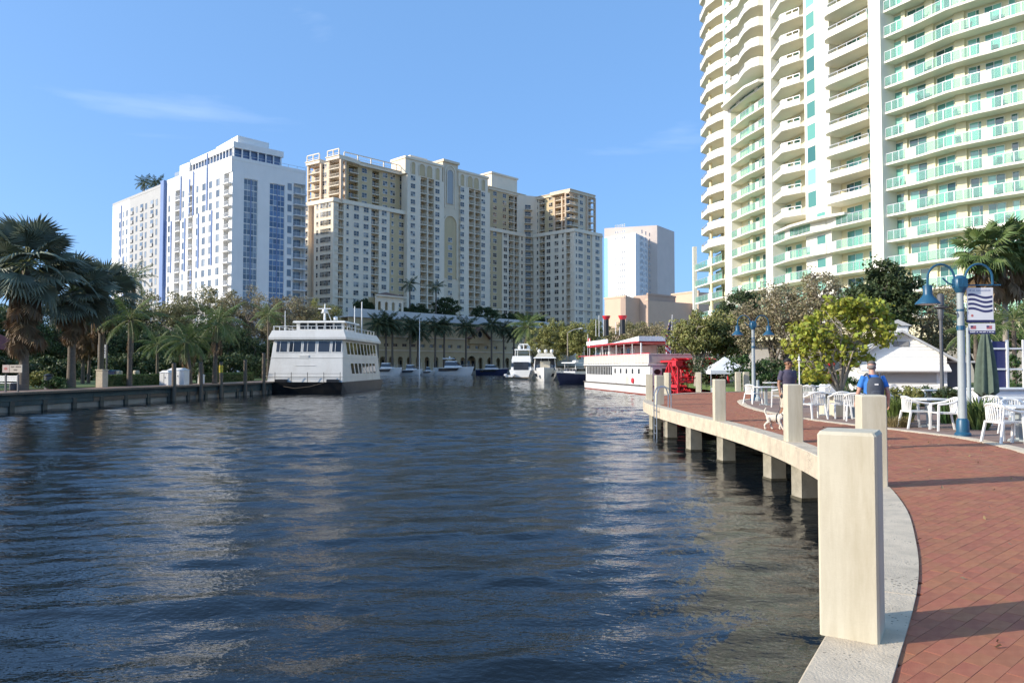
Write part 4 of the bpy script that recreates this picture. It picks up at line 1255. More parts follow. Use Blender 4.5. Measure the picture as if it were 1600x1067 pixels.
# bay on the right: long curved balconies
n9 = inward(path9, BD)
out9 = inward(path9, -0.35); out9[0] = path9[0] + (path9[1]-path9[0]).normalized()*0.02
bay('bay', out9, ZF[:17], [(1389.5,1420,'g',3), (1420.5,1436,'s',1), (1436.5,1540,'g',7), (1540.5,1557,'s',1), (1557.5,1642,'g',5), (1643,1660,'s',1), (1661,1760,'g',6)],
    [(1404,1418,m_mintglass,1), (1427,1456,m_greenglass,2), (1472,1500,m_greenglass,2), (1522,1578,m_greenglass,4), (1588,1600,m_greenglass,1), (1612,1650,m_greenglass,3), (1670,1720,m_greenglass,4)], n9)
# piers between the glazing of that bay
for q0, q1 in ((1419,1425), (1457,1470), (1502,1518)):
    A, B = along(n9, q0), along(n9, q1); pil(A, B, .3, 'pier', .28, m_towercream)
# bay 7
def local_bay(A, B, poly):
    f_ = Face(tuple(A), tuple(B)); return f_, [f_.pt(x*f_.L, y) for x, y in poly]
ZC = 19.4
f7, o7 = local_bay(nH, nI, [(0,-.02),(0.0,-.6),(0.10,-1.3),(0.2,-1.45),(1.0,-.75)])
w7 = [f7.pt(0, BD), f7.pt(f7.L, BD)]
m7 = lambda i: o7[i]
up = [z for z in ZF if z > ZC]; lo = [z for z in ZF if z < ZC]
bay('bay', o7, up, [(o7[0],o7[1],'s',1),(o7[1],o7[2],'s',1),(o7[2],o7[3],'s',1),(o7[3],o7[4],'r',1)], [(1306,1314,m_mintglass,1),(1327,1352,m_greenglass,2),(1361,1368,m_greenglass,1)], w7)
f7b, o7b = local_bay(nH, nI, [(0,-.8),(0.25,-.9),(1.0,-.6)])
bay('bay', o7b, lo, [(o7b[0],o7b[1],'s',1),(o7b[1],o7b[2],'g',6)], [(1306,1314,m_mintglass,1),(1327,1352,m_greenglass,2),(1361,1368,m_greenglass,1)], w7)
# window wall between bays 5 and 7
fG = Face(tuple(nG), tuple(nH)); wG = win_mesh(1.75, 2.15, 1, 1, m_towerwhite, m_mintglass, fr=.06, th=.05, sill=False)
for z in ZF:
    if z > ZC: rdoor.put(wG, fG.M(fG.L*.28, z+.45, -.002))
    else: rdoor.put(wG, fG.M(fG.L*.62, z+.3, -.002))
# bay 5: faceted balconies
f5, o5 = local_bay(nE, nG, [(0,.0),(0.02,-.45),(0.62,-1.75),(0.97,-.55),(1.0,-.02)])
w5 = [f5.pt(0, BD), f5.pt(f5.L, BD)]
bay('bay', o5, up, [(o5[1],o5[1]+(o5[2]-o5[1])*.86,'r',1),(o5[1]+(o5[2]-o5[1])*.86,o5[2],'s',1),(o5[2],o5[2]+(o5[3]-o5[2])*.3,'s',1),(o5[2]+(o5[3]-o5[2])*.3,o5[3],'r',1)], [(1226,1240,m_greenglass,2),(1246,1256,m_greenglass,1)], w5)
f5b, o5b = local_bay(nE, nG, [(0,-.4),(0.55,-1.1),(0.75,-1.3),(1.0,-1.2)])
bay('bay', o5b, lo, [(o5b[0],o5b[1],'g',4),(o5b[1],o5b[2],'s',1),(o5b[2],o5b[3],'g',2)], [(1226,1240,m_greenglass,2),(1246,1256,m_greenglass,1)], w5)
f6b, o6b = local_bay(nG, nH, [(0,-1.2),(0.5,-1.25),(1.0,-.85)])
bay('bay', o6b, lo, [(o6b[0],o6b[1],'g',3),(o6b[1],o6b[2],'s',1)], [], [f6b.pt(0,.1), f6b.pt(f6b.L,.1)])
mb = MB(); mb.prism([tuple(f5.pt(f5.L*.25,-1.4)), tuple(f5.pt(f5.L*.95,-2.3)), tuple(f6b.pt(f6b.L*.6,-2.2)), tuple(f7.pt(f7.L*.12,-2.1)), tuple(f7.pt(f7.L*.5,-1.2)), tuple(f7.pt(f7.L*.5,1.5)), tuple(f5.pt(f5.L*.25,1.5))], ZF[5]+.32+0.7, ZF[5]+.32+1.0); obj('canopy_slab', mb, m_towerwhite, CT, rel=False, M=I4)
# bay 3
f3 = Face(tuple(nC), tuple(nD)); w3 = [f3.pt(0, BD), f3.pt(f3.L, BD)]
_, o3 = local_bay(nC, nD, [(0,.0),(0.02,-.25),(0.5,-.55),(0.98,-.25),(1,0)])
Z3 = 43.2
lo3, up3 = [z for z in ZF if z < Z3], [z for z in ZF if z > Z3]
bay('bay', o3, lo3, [(o3[1],o3[1]+(o3[2]-o3[1])*.42,'g',2),(o3[1]+(o3[2]-o3[1])*.42,o3[1]+(o3[2]-o3[1])*.66,'s',1),(o3[1]+(o3[2]-o3[1])*.66,o3[2]+(o3[3]-o3[2])*.5,'g',5),(o3[2]+(o3[3]-o3[2])*.5,o3[2]+(o3[3]-o3[2])*.68,'s',1),(o3[2]+(o3[3]-o3[2])*.68,o3[3],'g',2)],
    [(1152,1160,m_greenglass,1),(1172,1190,m_mintglass,2),(1194,1200,m_greenglass,1)], w3)
for x in (.36, .80): pil(f3.pt(f3.L*x, BD), f3.pt(f3.L*(x+.07), BD), .2, 'pier', .6, m_towercream, 0, Z3)
_, o3u = local_bay(nC, nD, [(0,.0),(0.03,-1.1),(0.12,-1.6),(0.3,-1.5),(0.42,-1.2),(0.6,-1.7),(0.75,-2.0),(0.9,-1.9),(0.99,-1.2),(1,0)])
bay('bay', o3u, up3, [(o3u[i],o3u[i+1],k,1) for i, k in ((0,'s'),(1,'s'),(2,'r'),(3,'s'),(4,'r'),(5,'r'),(6,'s'),(7,'s'),(8,'s'))], [(1155,1170,m_greenglass,2),(1180,1196,m_greenglass,2)], w3)
mb = MB(); mb.prism([tuple(f3.pt(x*f3.L, y)) for x, y in ((-.12,-.4),(.0,-1.7),(.75,-2.2),(1.0,-1.4),(1.0,.5),(-.12,.5))], Z3+.2, Z3+.55); obj('canopy_slab', mb, m_towerwhite, CT, rel=False, M=I4)
# mint windows in the first pilaster above that canopy
fBC = Face(tuple(nB), tuple(nC)); wB = win_mesh(fBC.L*.5, 2.2, 1, 1, m_towerwhite, m_mintglass, fr=.06, th=.05, sill=False)
for z in up3: rdoor.put(wB, fBC.M(fBC.L*.45, z+.4, -.102))
# far left stack with round columns
f1 = Face(tuple(nA), tuple(nB)); w1 = [f1.pt(.3, 1.2), f1.pt(f1.L, BD)]
_, o1 = local_bay(nA, nB, [(-.12,1.2),(-.16,-.5),(-.02,-1.8),(0.55,-1.95),(0.88,-.9),(1.0,-.15)])
hi1 = [z for z in ZF if z > 20]
bay('bay', o1, hi1, [(o1[0],o1[1],'s',1),(o1[1],o1[2],'s',1),(o1[2],o1[3],'r',1),(o1[3],o1[4],'s',1),(o1[4],o1[5],'s',1)], [(1120,1130,m_greenglass,2)], w1)
_, o1b = local_bay(nA, nB, [(-.45,1.2),(-.45,-2.2),(1.0,-.6)])
bay('bay', o1b, [z for z in ZF if 3 < z < 20.5], [(o1b[0],o1b[1],'g',2),(o1b[1],o1b[1]+(o1b[2]-o1b[1])*.5,'g',4),(o1b[1]+(o1b[2]-o1b[1])*.5,o1b[1]+(o1b[2]-o1b[1])*.65,'s',1),(o1b[1]+(o1b[2]-o1b[1])*.65,o1b[2],'g',3)], [(1120,1130,m_greenglass,2)], w1)
for (x, y, z1, r_) in ((-.06,-.2,TOPZ,.28), (.4,-1.0,TOPZ,.26)):
    p = f1.pt(x*f1.L, y); mb = MB(); mb.tube([(p.x,p.y,0),(p.x,p.y,z1)], r_, 12); obj('round_column', mb, m_towercream, CT, rel=False, M=I4, smooth=True)
p = f1.pt(-.45*f1.L, -2.2); mb = MB(); mb.box(p.x-.35, p.x+.35, p.y-.35, p.y+.35, 0, 23.5); obj('corner_pier', mb, m_towerwhite, CT, rel=False, M=I4)
rpan.flush(); rdoor.flush()
# low podium wall in front of the tower, behind the trees
PW = thing('garage_podium', 'plain grey garage wall under the trees in front of the condominium tower', 'building', T(30, 75, 0))
m_garage = mat('garage_shade_concrete', (0.30,0.285,0.26), .9, var=.12, scale=.5)  # concrete colour darkened to stand in for shade under the overhang
fq = Face((gx(1140,86),86), (gx(1330,74),74))
mb = MB(); mb.M = fq.M(); mb.box(0, fq.L, 1.5, 8, 0, 4.4); obj('wall', mb, m_garage, PW, rel=False, M=I4)
mb = MB(); mb.M = fq.M(); mb.box(-.3, fq.L+.3, -.4, 8, 4.4, 5.6); obj('fascia', mb, m_towercream, PW, rel=False, M=I4)
fq2 = Face((gx(1330,74),74), (gx(2100,52),52))
mb = MB(); mb.M = fq2.M(); mb.box(0.02, fq2.L, 1.5, 6, 0, 4.3); obj('wall', mb, m_garage, PW, rel=False, M=I4)
mb = MB(); mb.M = fq2.M(); mb.box(0.32, fq2.L, -.4, 6, 4.3, 5.5); obj('fascia', mb, m_towercream, PW, rel=False, M=I4)
# ================================================================== BOATS
m_hullwhite = mat('boat_white', (0.78,0.77,0.74), 0.3, var=0.04, scale=1.0, dirt=(0.55,0.5,0.42), dirt_amt=0.3, dirt_scale=0.8, streak=True)
m_gel = mat('gelcoat', (0.80,0.79,0.76), 0.22, var=0.03)
m_ferry = mat('ferry_white', (0.70,0.68,0.63), 0.5, var=0.06, scale=0.8, dirt=(0.42,0.37,0.30), dirt_amt=0.35, dirt_scale=0.7, streak=True)
m_hullblack = mat('hull_black', (0.02,0.022,0.025), 0.35, var=0.3, scale=1.0, dirt=(0.10,0.08,0.06), dirt_amt=0.5, dirt_scale=0.9)
m_cloth = mat('white_canvas', (0.80,0.80,0.80), 0.8, var=0.04)
m_lattice = mat('lattice_cream', (0.58,0.55,0.47), 0.7, var=0.08, scale=3)

# ---- white ferry, bow toward the camera
FX, FY = -20.75, 73.6
FE = thing('ferry_boat', 'large white two-deck ferry with black hull moored at the left bank', 'boat', T(FX, FY, WZ, R(-3.0), (.97,.95,.94)))
mb = MB()
def fsec(y, hw, z0, z1, t0, t1): return [(-hw*t0, y, z0), (-hw, y, z1), (hw, y, z1), (hw*t0, y, z0)]
mb.loft([[(-3.7,0.5,-.6),(-4.05,-.35,1.2),(4.05,-.35,1.2),(3.7,0.5,-.6)], [(-4.0,3,-.7),(-4.15,3,1.2),(4.15,3,1.2),(4.0,3,-.7)], [(-4.0,17,-.7),(-4.15,18,1.15),(4.15,18,1.15),(4.0,17,-.7)]], 0, True)
obj('hull', mb, m_hullblack, FE)
def front_y(z): return 0.15 + (z-1.2)*0.22
def hw(z): return 3.95 - (z-1.2)*0.065
mb = MB()
mb.loft([[(-hw(1.2),front_y(1.2),1.2),(-hw(5.9),front_y(5.9),5.9),(hw(5.9),front_y(5.9),5.9),(hw(1.2),front_y(1.2),1.2)],
         [(-hw(1.2),17.4,1.2),(-hw(5.9),16.2,5.9),(hw(5.9),16.2,5.9),(hw(1.2),17.4,1.2)]], 0, True)
obj('superstructure', mb, m_ferry, FE)
mb = MB()
for (z, d) in ((3.75,.03), (1.75,.03)):
    mb.box(-hw(z)-d, hw(z)+d, front_y(z)-d, front_y(z)+.02, z, z+.07); mb.box(hw(z)-.02, hw(z)+d, front_y(z), 17, z, z+.07); mb.box(-hw(z)-d, -hw(z)+.02, front_y(z), 17, z, z+.07)
obj('rub_rail', mb, m_ferry, FE)
# flared bulwark of the top deck
mb = MB()
y0, y1, w0, w1 = front_y(5.9)-.45, 16.8, hw(5.9)+.45, hw(5.9)+.15
ring = lambda w, ya, yb, z: [(-w,ya,z),(w,ya,z),(w,yb,z),(-w,yb,z)]
mb.loft([ring(w0,y0,y1,5.75), ring(w0,y0,y1,6.0), ring(w1,y0+.25,y1-.9,6.75)], 0, True)
obj('bulwark', mb, m_ferry, FE)
def slant_win(mb, x0, x1, z0, z1):
    e = .02
    ya, yb = front_y(z0)-e, front_y(z1)-e
    mb.add([(x0,ya,z0),(x1,ya,z0),(x1,yb,z1),(x0,yb,z1)], [(0,1,2,3)], 1)
    f = .06
    for a, b_, c, d in ((x0-f,x1+f,z1,z1+f), (x0-f,x1+f,z0-f,z0), (x0-f,x0,z0,z1), (x1,x1+f,z0,z1)):
        mb.add([(a,front_y(c)-e*2,c),(b_,front_y(c)-e*2,c),(b_,front_y(d)-e*2,d),(a,front_y(d)-e*2,d)], [(0,1,2,3)], 0)
for i, (c, w) in enumerate(((-2.72,1.15), (-1.3,1.25), (.2,1.25), (1.75,1.2), (3.1,.95))):
    mb = MB(); slant_win(mb, c-w/2, c+w/2, 4.42, 5.55)
    for q in ((-.16,) if i != 3 else ()):
        mb.add([(c+q*w-.03,front_y(4.42)-.045,4.42),(c+q*w+.03,front_y(4.42)-.045,4.42),(c+q*w+.03,front_y(5.55)-.045,5.55),(c+q*w-.03,front_y(5.55)-.045,5.55)], [(0,1,2,3)], 0)
    obj('front_window', mb, [m_ferry, m_darkglass], FE)
def side_win(yc, w, z0, z1, sl, s):
    mb = MB(); e = .02
    P = [(s*(hw(z0)+e),yc-w/2,z0),(s*(hw(z0)+e),yc+w/2,z0),(s*(hw(z1)+e),yc+w/2-sl,z1),(s*(hw(z1)+e),yc-w/2-sl,z1)]
    mb.add(P, [(0,1,2,3) if s > 0 else (3,2,1,0)]); obj('side_window', mb, m_darkglass, FE)
for s in (-1, 1):
    for i in range(9): side_win(3.2+i*1.5, 1.05, 4.2, 5.5, .35, s)
    for i in range(7): side_win(4.6+i*1.65, 1.1, 2.05, 3.2, .35, s)
# top deck: rails, wheelhouse, mast
mb = MB()
for k in range(12):
    x = -w1+.1 + (2*w1-.2)*k/11; mb.tube([(x,y0+.35,6.75),(x,y0+.35,7.2)], .025, 6)
mb.tube([(-w1+.1,y0+.35,7.2),(w1-.1,y0+.35,7.2)], .03, 6)
for s in (-1, 1):
    mb.tube([(s*(w1-.1),y0+.35,7.2),(s*(w1-.1),15,7.2)], .03, 6)
    for k in range(10): mb.tube([(s*(w1-.1),y0+1.5*k+.6,6.7),(s*(w1-.1),y0+1.5*k+.6,7.2)], .025, 6)
obj('top_railing', mb, m_white, FE)
mb = MB(); mb.box(-2.3, 2.9, 4.2, 9.5, 6.0, 7.75); obj('wheelhouse', mb, m_ferry, FE)
mb = MB(); mb.loft([[(-2.6,3.7,7.75),(3.2,3.7,7.75),(3.2,10,7.75),(-2.6,10,7.75)], [(-2.5,3.8,7.95),(3.1,3.8,7.95),(3.1,9.9,7.95),(-2.5,9.9,7.95)]], 0, True); obj('wheelhouse_roof', mb, m_ferry, FE)
mb = MB()
for k in range(5): mb.box(-1.9+k*.95, -1.15+k*.95, 4.17, 4.2, 7.05, 7.7)
for k in range(4): mb.box(2.9, 2.93, 4.6+k*1.1, 5.4+k*1.1, 7.05, 7.7)
obj('wheelhouse_window', mb, m_darkglass, FE)['kind'] = 'stuff'
mb = MB()
mb.tube([(.5,5.2,8.1),(.5,5.2,9.1),(.5,5.3,10.0)], [.14,.10,.04], 8); mb.box(.1,.9,5.1,5.3,8.9,9.0); mb.box(-.2,1.2,5.05,5.25,9.35,9.45); mb.lathe([(.28,0),(.3,.1),(.22,.3)], 12, (.5,5.1,9.0))
mb.tube([(1.1,5.6,8.1),(.7,5.3,9.3)], .04, 6); mb.lathe([(.25,0),(.25,.3),(.1,.4)], 10, (1.6,5.6,8.15))
obj('mast', mb, m_white, FE, smooth=True)
mb = MB(); mb.tube([(-3.0,2.6,6.7),(-3.0,2.6,9.0)], .04, 6); mb.tube([(3.1,8.0,6.7),(3.1,8.0,9.9)], .05, 6); obj('whip_antenna', mb, m_white, FE)
mb = MB()
for k in range(5):
    x = -3.0+k*1.7; mb.tube([(x,-.2,1.2),(x,-.2,2.25)], .03, 6)
mb.tube([(-3.8,-.2,2.1),(3.9,-.2,2.1)], .015, 5); mb.tube([(-3.8,-.2,1.65),(3.9,-.2,1.65)], .012, 5)
obj('bow_railing', mb, m_black, FE)
for x in (-2.4, 3.0):
    mb = MB(); mb.cbox(x-.6, x+.6, -.32, .3, 1.2, 1.5, .06); obj('bow_locker', mb, m_black, FE)
mb = MB(); mb.tube([(2.2,-.4,1.15),(0.8,-.55,.75),(-.8,-.55,.55),(-2,-.5,.75)], .03, 6); obj('mooring_rope', mb, m_wood, FE)
mb = MB(); mb.box(-.75,.2,front_y(3.85)-.05,front_y(3.85)+.1,3.55,4.05); mb.box(-1.1,1.0,front_y(2.95)-.04,front_y(2.95)+.1,2.9,2.96); obj('bow_hatch', mb, m_ferry, FE)

# ---- paddle wheel boat
fb = Face((8.4,92.5), (12.6,68.9))
PB = thing('paddle_boat', 'white double-deck paddle steamer with red trim and big red stern wheel', 'boat', fb.M(-.6, WZ) @ Matrix.Scale(1.05, 4))
PL, PWD = fb.L, 5.9
def outline(x0, x1, w, off, bow=3.5):
    """deck outline with a rounded bow at x0"""
    pts = []
    for k in range(9):
        t = math.pi/2 - math.pi*k/8
        pts.append((x0+bow-bow*math.cos(t), PWD/2 + (w/2)*math.sin(t)))
    return [(x1, PWD/2-w/2), (x1, PWD/2+w/2)] + pts
def deckp(mb, x0, x1, w, z0, z1, mat_=0, bow=3.5):
    p = outline(x0, x1, w, 0, bow); mb.prism(p, z0, z1, mat_)
mb = MB(); deckp(mb, 0.1, PL, PWD-.1, -.6, .14); obj('boot_stripe', mb, mat('boot_red', (0.30,0.06,0.035), 0.5), PB)
mb = MB(); deckp(mb, 0, PL, PWD, .14, .95); obj('hull', mb, m_hullwhite, PB)
mb = MB(); deckp(mb, -.12, PL+.1, PWD+.24, .95, 1.05); obj('guard_rail', mb, mat('guard_dark', (0.10,0.08,0.07), 0.6), PB)
mb = MB(); deckp(mb, .35, PL-.1, PWD-.3, 1.05, 3.25, 0, 3.2); obj('deck_house', mb, m_hullwhite, PB)
mb = MB(); deckp(mb, -.1, PL+.05, PWD+.2, 3.25, 3.42); obj('upper_deck', mb, m_hullwhite, PB)
for k in range(19):
    mb = MB(); x = 1.9+k*.59; 
    if x < 3.2: y = .16 + (3.3-x)*.35
    else: y = .135
    mb.box(x, x+.42, y, y+.05, 2.05, 3.1); obj('deck_window', mb, m_darkglass, PB)
for k in range(5):
    mb = MB(); mb.box(13.8+k*1.75, 14.2+k*1.75, .12, .16, 2.3, 2.85); obj('port_window', mb, m_darkglass, PB)
for x in (13.9, 17.3, 20.6):
    mb = MB(); mb.box(x, x+.75, .11, .16, 1.1, 1.95); obj('side_door', mb, m_lattice if x == 17.3 else m_hullwhite, PB)
mb = MB(); mb.lathe([(.32,0),(.32,.06)], 14, (0,0,0)); 
for i, p in enumerate(mb.v): mb.v[i] = (19.4+p[0], .10-p[2], 1.5+p[1])
obj('life_ring', mb, m_red, PB)
# upper deck lattice rail
mb = MB()
p = outline(0, PL, PWD, 0)
n = len(p)
loop = [p[0]] + list(reversed(p[2:])) + [p[1]]
for i in range(len(loop)-1):
    a, b_ = Vector(loop[i]), Vector(loop[i+1]); Ls = (b_-a).length; m_ = max(1, int(Ls/.9))
    for k in range(m_):
        q0, q1 = a+(b_-a)*(k/m_), a+(b_-a)*((k+1)/m_)
        mb.bar((q0.x,q0.y,3.95), (q1.x,q1.y,3.95), .03, .92, 0); mb.bar((q0.x,q0.y,3.4), (q0.x,q0.y,4.5), .07, .07, 1)
    mb.bar((a.x,a.y,4.47), (b_.x,b_.y,4.47), .1, .07, 1)
q0, q1 = Vector(p[0]), Vector(p[1]); mb.bar((q0.x,q0.y,3.95), (q1.x,q1.y,3.95), .03, .92, 0); mb.bar((q0.x,q0.y,4.47), (q1.x,q1.y,4.47), .1, .07, 1)
obj('upper_rail', mb, [m_lattice, m_hullwhite], PB)
mb = MB()
mb.box(.8, 4.0, .4, 6.0, 4.52, 4.62); mb.box(-.0, PL, .05, .12, 4.52, 4.60); obj('red_rail_trim', mb, m_red, PB)
# canopy on posts
mb = MB()
mb.loft([[(4.6,-.1,5.72),(4.6,6.5,5.72),(4.6,6.5,5.86),(4.6,-.1,5.86)], [(12.5,-.1,5.86),(12.5,6.5,5.86),(12.5,6.5,6.0),(12.5,-.1,6.0)], [(PL-2.4,-.1,5.8),(PL-2.4,6.5,5.8),(PL-2.4,6.5,5.94),(PL-2.4,-.1,5.94)]], 0, True)
obj('canopy', mb, m_red, PB)
mb = MB(); mb.box(4.9, PL-2.6, .2, 6.2, 6.0, 6.06); obj('canopy_top', mb, m_cloth, PB)
for k in range(8):
    for y in (.08, 6.3):
        mb = MB(); x = 5.0+k*2.4; mb.tube([(x,y,4.4),(x,y,5.75)], .045 if k < 7 else .08, 6); obj('canopy_post', mb, m_hullwhite, PB)
mb = MB(); mb.box(5.2, 9.0, 1.2, 5.2, 3.42, 5.7); mb.box(9.4, 14.0, 2.2, 4.6, 3.42, 5.7); obj('pilot_house', mb, m_hullwhite, PB)
mb = MB(); mb.box(5.6,6.2,1.17,1.2,4.3,5.4); mb.box(6.6,7.2,1.17,1.2,4.3,5.4); mb.box(7.6,8.2,1.17,1.2,4.3,5.4); mb.box(9.8,10.8,2.17,2.2,4.3,5.4); mb.box(11.6,12.6,2.17,2.2,4.3,5.4); obj('pilot_window', mb, m_darkglass, PB)['kind'] = 'stuff'
mb = MB(); mb.box(4.4, 12.3, -.14, -.06, 6.0, 6.55, 0); obj('name_board', mb, m_cloth, PB)
mb = MB()
random.seed(5)
x = 5.0
for wlen in (7, 6):          # two worn words on the board, too small to read
    for k in range(wlen):
        mb.box(x, x+.24, -.150, -.141, 6.16, 6.40); mb.box(x+.06, x+.16, -.153, -.1505, 6.22, 6.33, 1); x += .42
    x += .5
obj('board_lettering', mb, [mat('faded_letter', (0.45,0.47,0.52), 0.7), m_cloth], PB)['kind'] = 'stuff'
mb = MB(); mb.add([(PL-9.5,-.12,6.0),(PL-2.2,-.12,5.95),(PL-2.2,-.12,6.5),(PL-9.5,-.12,6.05),(PL-9.5,6.4,6.0),(PL-2.2,6.4,5.95),(PL-2.2,6.4,6.5),(PL-9.5,6.4,6.05)], [(0,1,2,3),(7,6,5,4),(3,2,6,7),(1,5,6,2)]); obj('rear_awning', mb, m_cloth, PB)
mb = MB(); mb.box(8.5, 13, 1.6, 4.8, 6.06, 6.5); obj('roof_box', mb, m_black, PB)
for (px, Y, yy) in ((947.5,84,2.4), (973,79,3.6)):
    w = at(px, 520, Y); q = WM[PB.name].inverted() @ w
    t_ = at(px, 503, Y).z - WZ
    mb = MB(); mb.tube([(q.x,q.y,5.9),(q.x,q.y,t_)], [.30,.27], 12); o = obj('smoke_stack', mb, m_black, PB, smooth=True)
    mb = MB(); mb.lathe([(.27,0),(.42,.25),(.46,.42),(.3,.42)], 12, (q.x,q.y,t_-.12)); obj('stack_crown', mb, m_red, o, M=WM[PB.name], smooth=True)
for (px, Y, top) in ((931,86,505), (936,87,498), (943,85,500), (962,80,508), (968,83,515)):
    w = at(px, 520, Y); q = WM[PB.name].inverted() @ w
    mb = MB(); mb.tube([(q.x,q.y,5.9),(q.x,q.y,zz(top,Y)-WZ)], .035, 5); obj('mast_pole', mb, m_hullwhite, PB)
# small red and white flag at the bow
fp = thing('bow_flag', 'small red and white flag at the front of the paddle boat', 'flag', WM[PB.name] @ T(3.6, .25, 3.6))
mb = MB(); mb.tube([(0,0,0),(0,0,2.7)], .03, 6); obj('flag_pole', mb, m_hullwhite, fp)
mb = MB()
for i, m_ in enumerate((0,1,0)):
    mb.add([(i*.38,.04*math.sin(i*1.5),1.25),(i*.38+.38,.04*math.sin(i*1.5+1.5),1.2),(i*.38+.38,.04*math.sin(i*1.5+1.5),2.15),(i*.38,.04*math.sin(i*1.5),2.2)], [(0,1,2,3)], m_)
obj('flag_cloth', mb, [m_red, m_cloth], fp)
# stern wheel
SW = Vector((PL+1.9, 0, 1.62))
mb = MB(); mb.box(PL-.1, PL+.02, .3, PWD-.3, 1.05, 3.25); mb.box(PL, PL+.03, 1.2, 1.7, 1.1, 2.9, 1); obj('stern_wall', mb, [mat('stern_shade_lilac', (0.60,0.57,0.58), 0.6), m_dark], PB)  # lilac colour carries the shade on the white stern
mb = MB(); mb.tube([(PL+.06,.75,2.55),(PL+.02,.75,2.55)], .3, 16); obj('stern_vent', mb, m_black, PB)
RW = 1.6
for y in (1.55, 2.75, PWD-2.2, PWD-.75):
    mb = MB()
    for rr in (RW, RW*.72):
        mb.tube([(SW.x+rr*math.cos(t), y, SW.z+rr*math.sin(t)) for t in [k*math.pi/12 for k in range(25)]], .06, 6)
    for k in range(12):
        t = k*math.pi/6; mb.bar((SW.x,y,SW.z), (SW.x+RW*math.cos(t),y,SW.z+RW*math.sin(t)), .09, .09)
    mb.tube([(SW.x,y-.06,SW.z),(SW.x,y+.06,SW.z)], .3, 12)
    obj('wheel_ring', mb, m_red, PB)
for k in range(12):
    t = k*math.pi/6; mb = MB(); c, s = math.cos(t), math.sin(t)
    a, b_ = (SW.x+c*(RW-.28), 0, SW.z+s*(RW-.28)), (SW.x+c*(RW+.08), 0, SW.z+s*(RW+.08)); nx_, nz_ = -s*.035, c*.035
    v = []
    for y in (1.4, PWD-.6):
        v += [(a[0]-nx_,y,a[2]-nz_),(a[0]+nx_,y,a[2]+nz_),(b_[0]+nx_,y,b_[2]+nz_),(b_[0]-nx_,y,b_[2]-nz_)]
    mb.add(v, [(0,1,2,3),(7,6,5,4),(0,4,5,1),(1,5,6,2),(2,6,7,3),(3,7,4,0)]); obj('paddle_board', mb, m_red, PB)
mb = MB(); mb.tube([(SW.x,1.1,SW.z),(SW.x,PWD-.2,SW.z)], .13, 10); obj('axle', mb, m_red, PB)
for y in (1.15, PWD-.25):
    mb = MB(); mb.bar((PL,y,.9), (SW.x+1.95,y,.9), .16, .25); mb.bar((PL,y,3.0), (SW.x+1.9,y,3.05), .14, .18); mb.bar((SW.x,y,.9), (SW.x,y,3.05), .16); mb.bar((SW.x+1.85,y,.2), (SW.x+1.85,y,3.1), .16)
    mb.bar((PL,y,1.0), (SW.x,y,3.0), .1); mb.bar((SW.x,y,3.0), (SW.x+1.85,y,1.0), .1); mb.ball((SW.x,y-.1,SW.z), .2); mb.box(SW.x+1.2, SW.x+2.1, y-.3, y+.3, 2.6, 3.05)
    obj('wheel_frame', mb, m_red, PB)
mb = MB()
for z in (.35, 1.35, 2.62, 3.02): mb.bar((SW.x+1.88,1.1,z), (SW.x+1.88,PWD-.2,z), .14, .14)
obj('cross_beam', mb, m_red, PB)['kind'] = 'stuff'
mb = MB(); mb.add([(PL,1.0,3.1),(SW.x+2.0,1.0,3.15),(SW.x+2.0,PWD-.1,3.15),(PL,PWD-.1,3.1)], [(0,1,2,3)]); obj('wheel_cover', mb, m_red, PB)
# the decks of this boat are low: bring everything but the wheel down
for ch in KIDS(PB):
    if ch.name.split('.')[0] in ('wheel_ring','paddle_board','axle','wheel_frame','cross_beam','wheel_cover'): continue
    for o in [ch] + KIDS(ch):
        if o.name.split('.')[0] in ('smoke_stack','stack_crown','mast_pole'): continue
        for v in o.data.vertices: v.co.z *= 0.82
# flag on the stern
UF = thing('stern_flag', 'striped red white and blue flag hanging at the stern of the paddle boat', 'flag', WM[PB.name] @ T(PL-.6, 2.4, 2.8))
mb = MB(); mb.tube([(-.5,0,0),(0.15,0,4.4)], [.06,.03], 8); obj('flag_pole', mb, m_hullwhite, UF)
mb = MB(); NS = 11
cols = 26
vs, fs, ms = [], [], []
for i in range(cols+1):          # hanging folds: stripes run down along the hoist
    z = 3.7 - 2.75*i/cols
    for j in range(NS+1):
        x = .06 + .62*(j/NS)*(.45+.55*min(1, i/9)) + .1*i/cols
        y = -.04 + .12*math.sin(j*1.25+i*.25)*(.3+.7*i/cols)
        vs.append((x*.3, -x*.75+y-.02, z - .25*j/NS*(i/cols)))
for i in range(cols):
    for j in range(NS):
        a = i*(NS+1)+j
        fs.append((a, a+1, a+NS+2, a+NS+1))
        k = (i + j//2)
        ms.append(0 if (i < 11 and j < 7) else (1 if (k//2) % 2 else 2))
mb.v, mb.f, mb.m = vs, fs, ms
obj('flag_cloth', mb, [mat('flag_blue', (0.035,0.045,0.16), 0.8), mat('flag_red', (0.55,0.03,0.05), 0.8), m_cloth], UF, smooth=True)

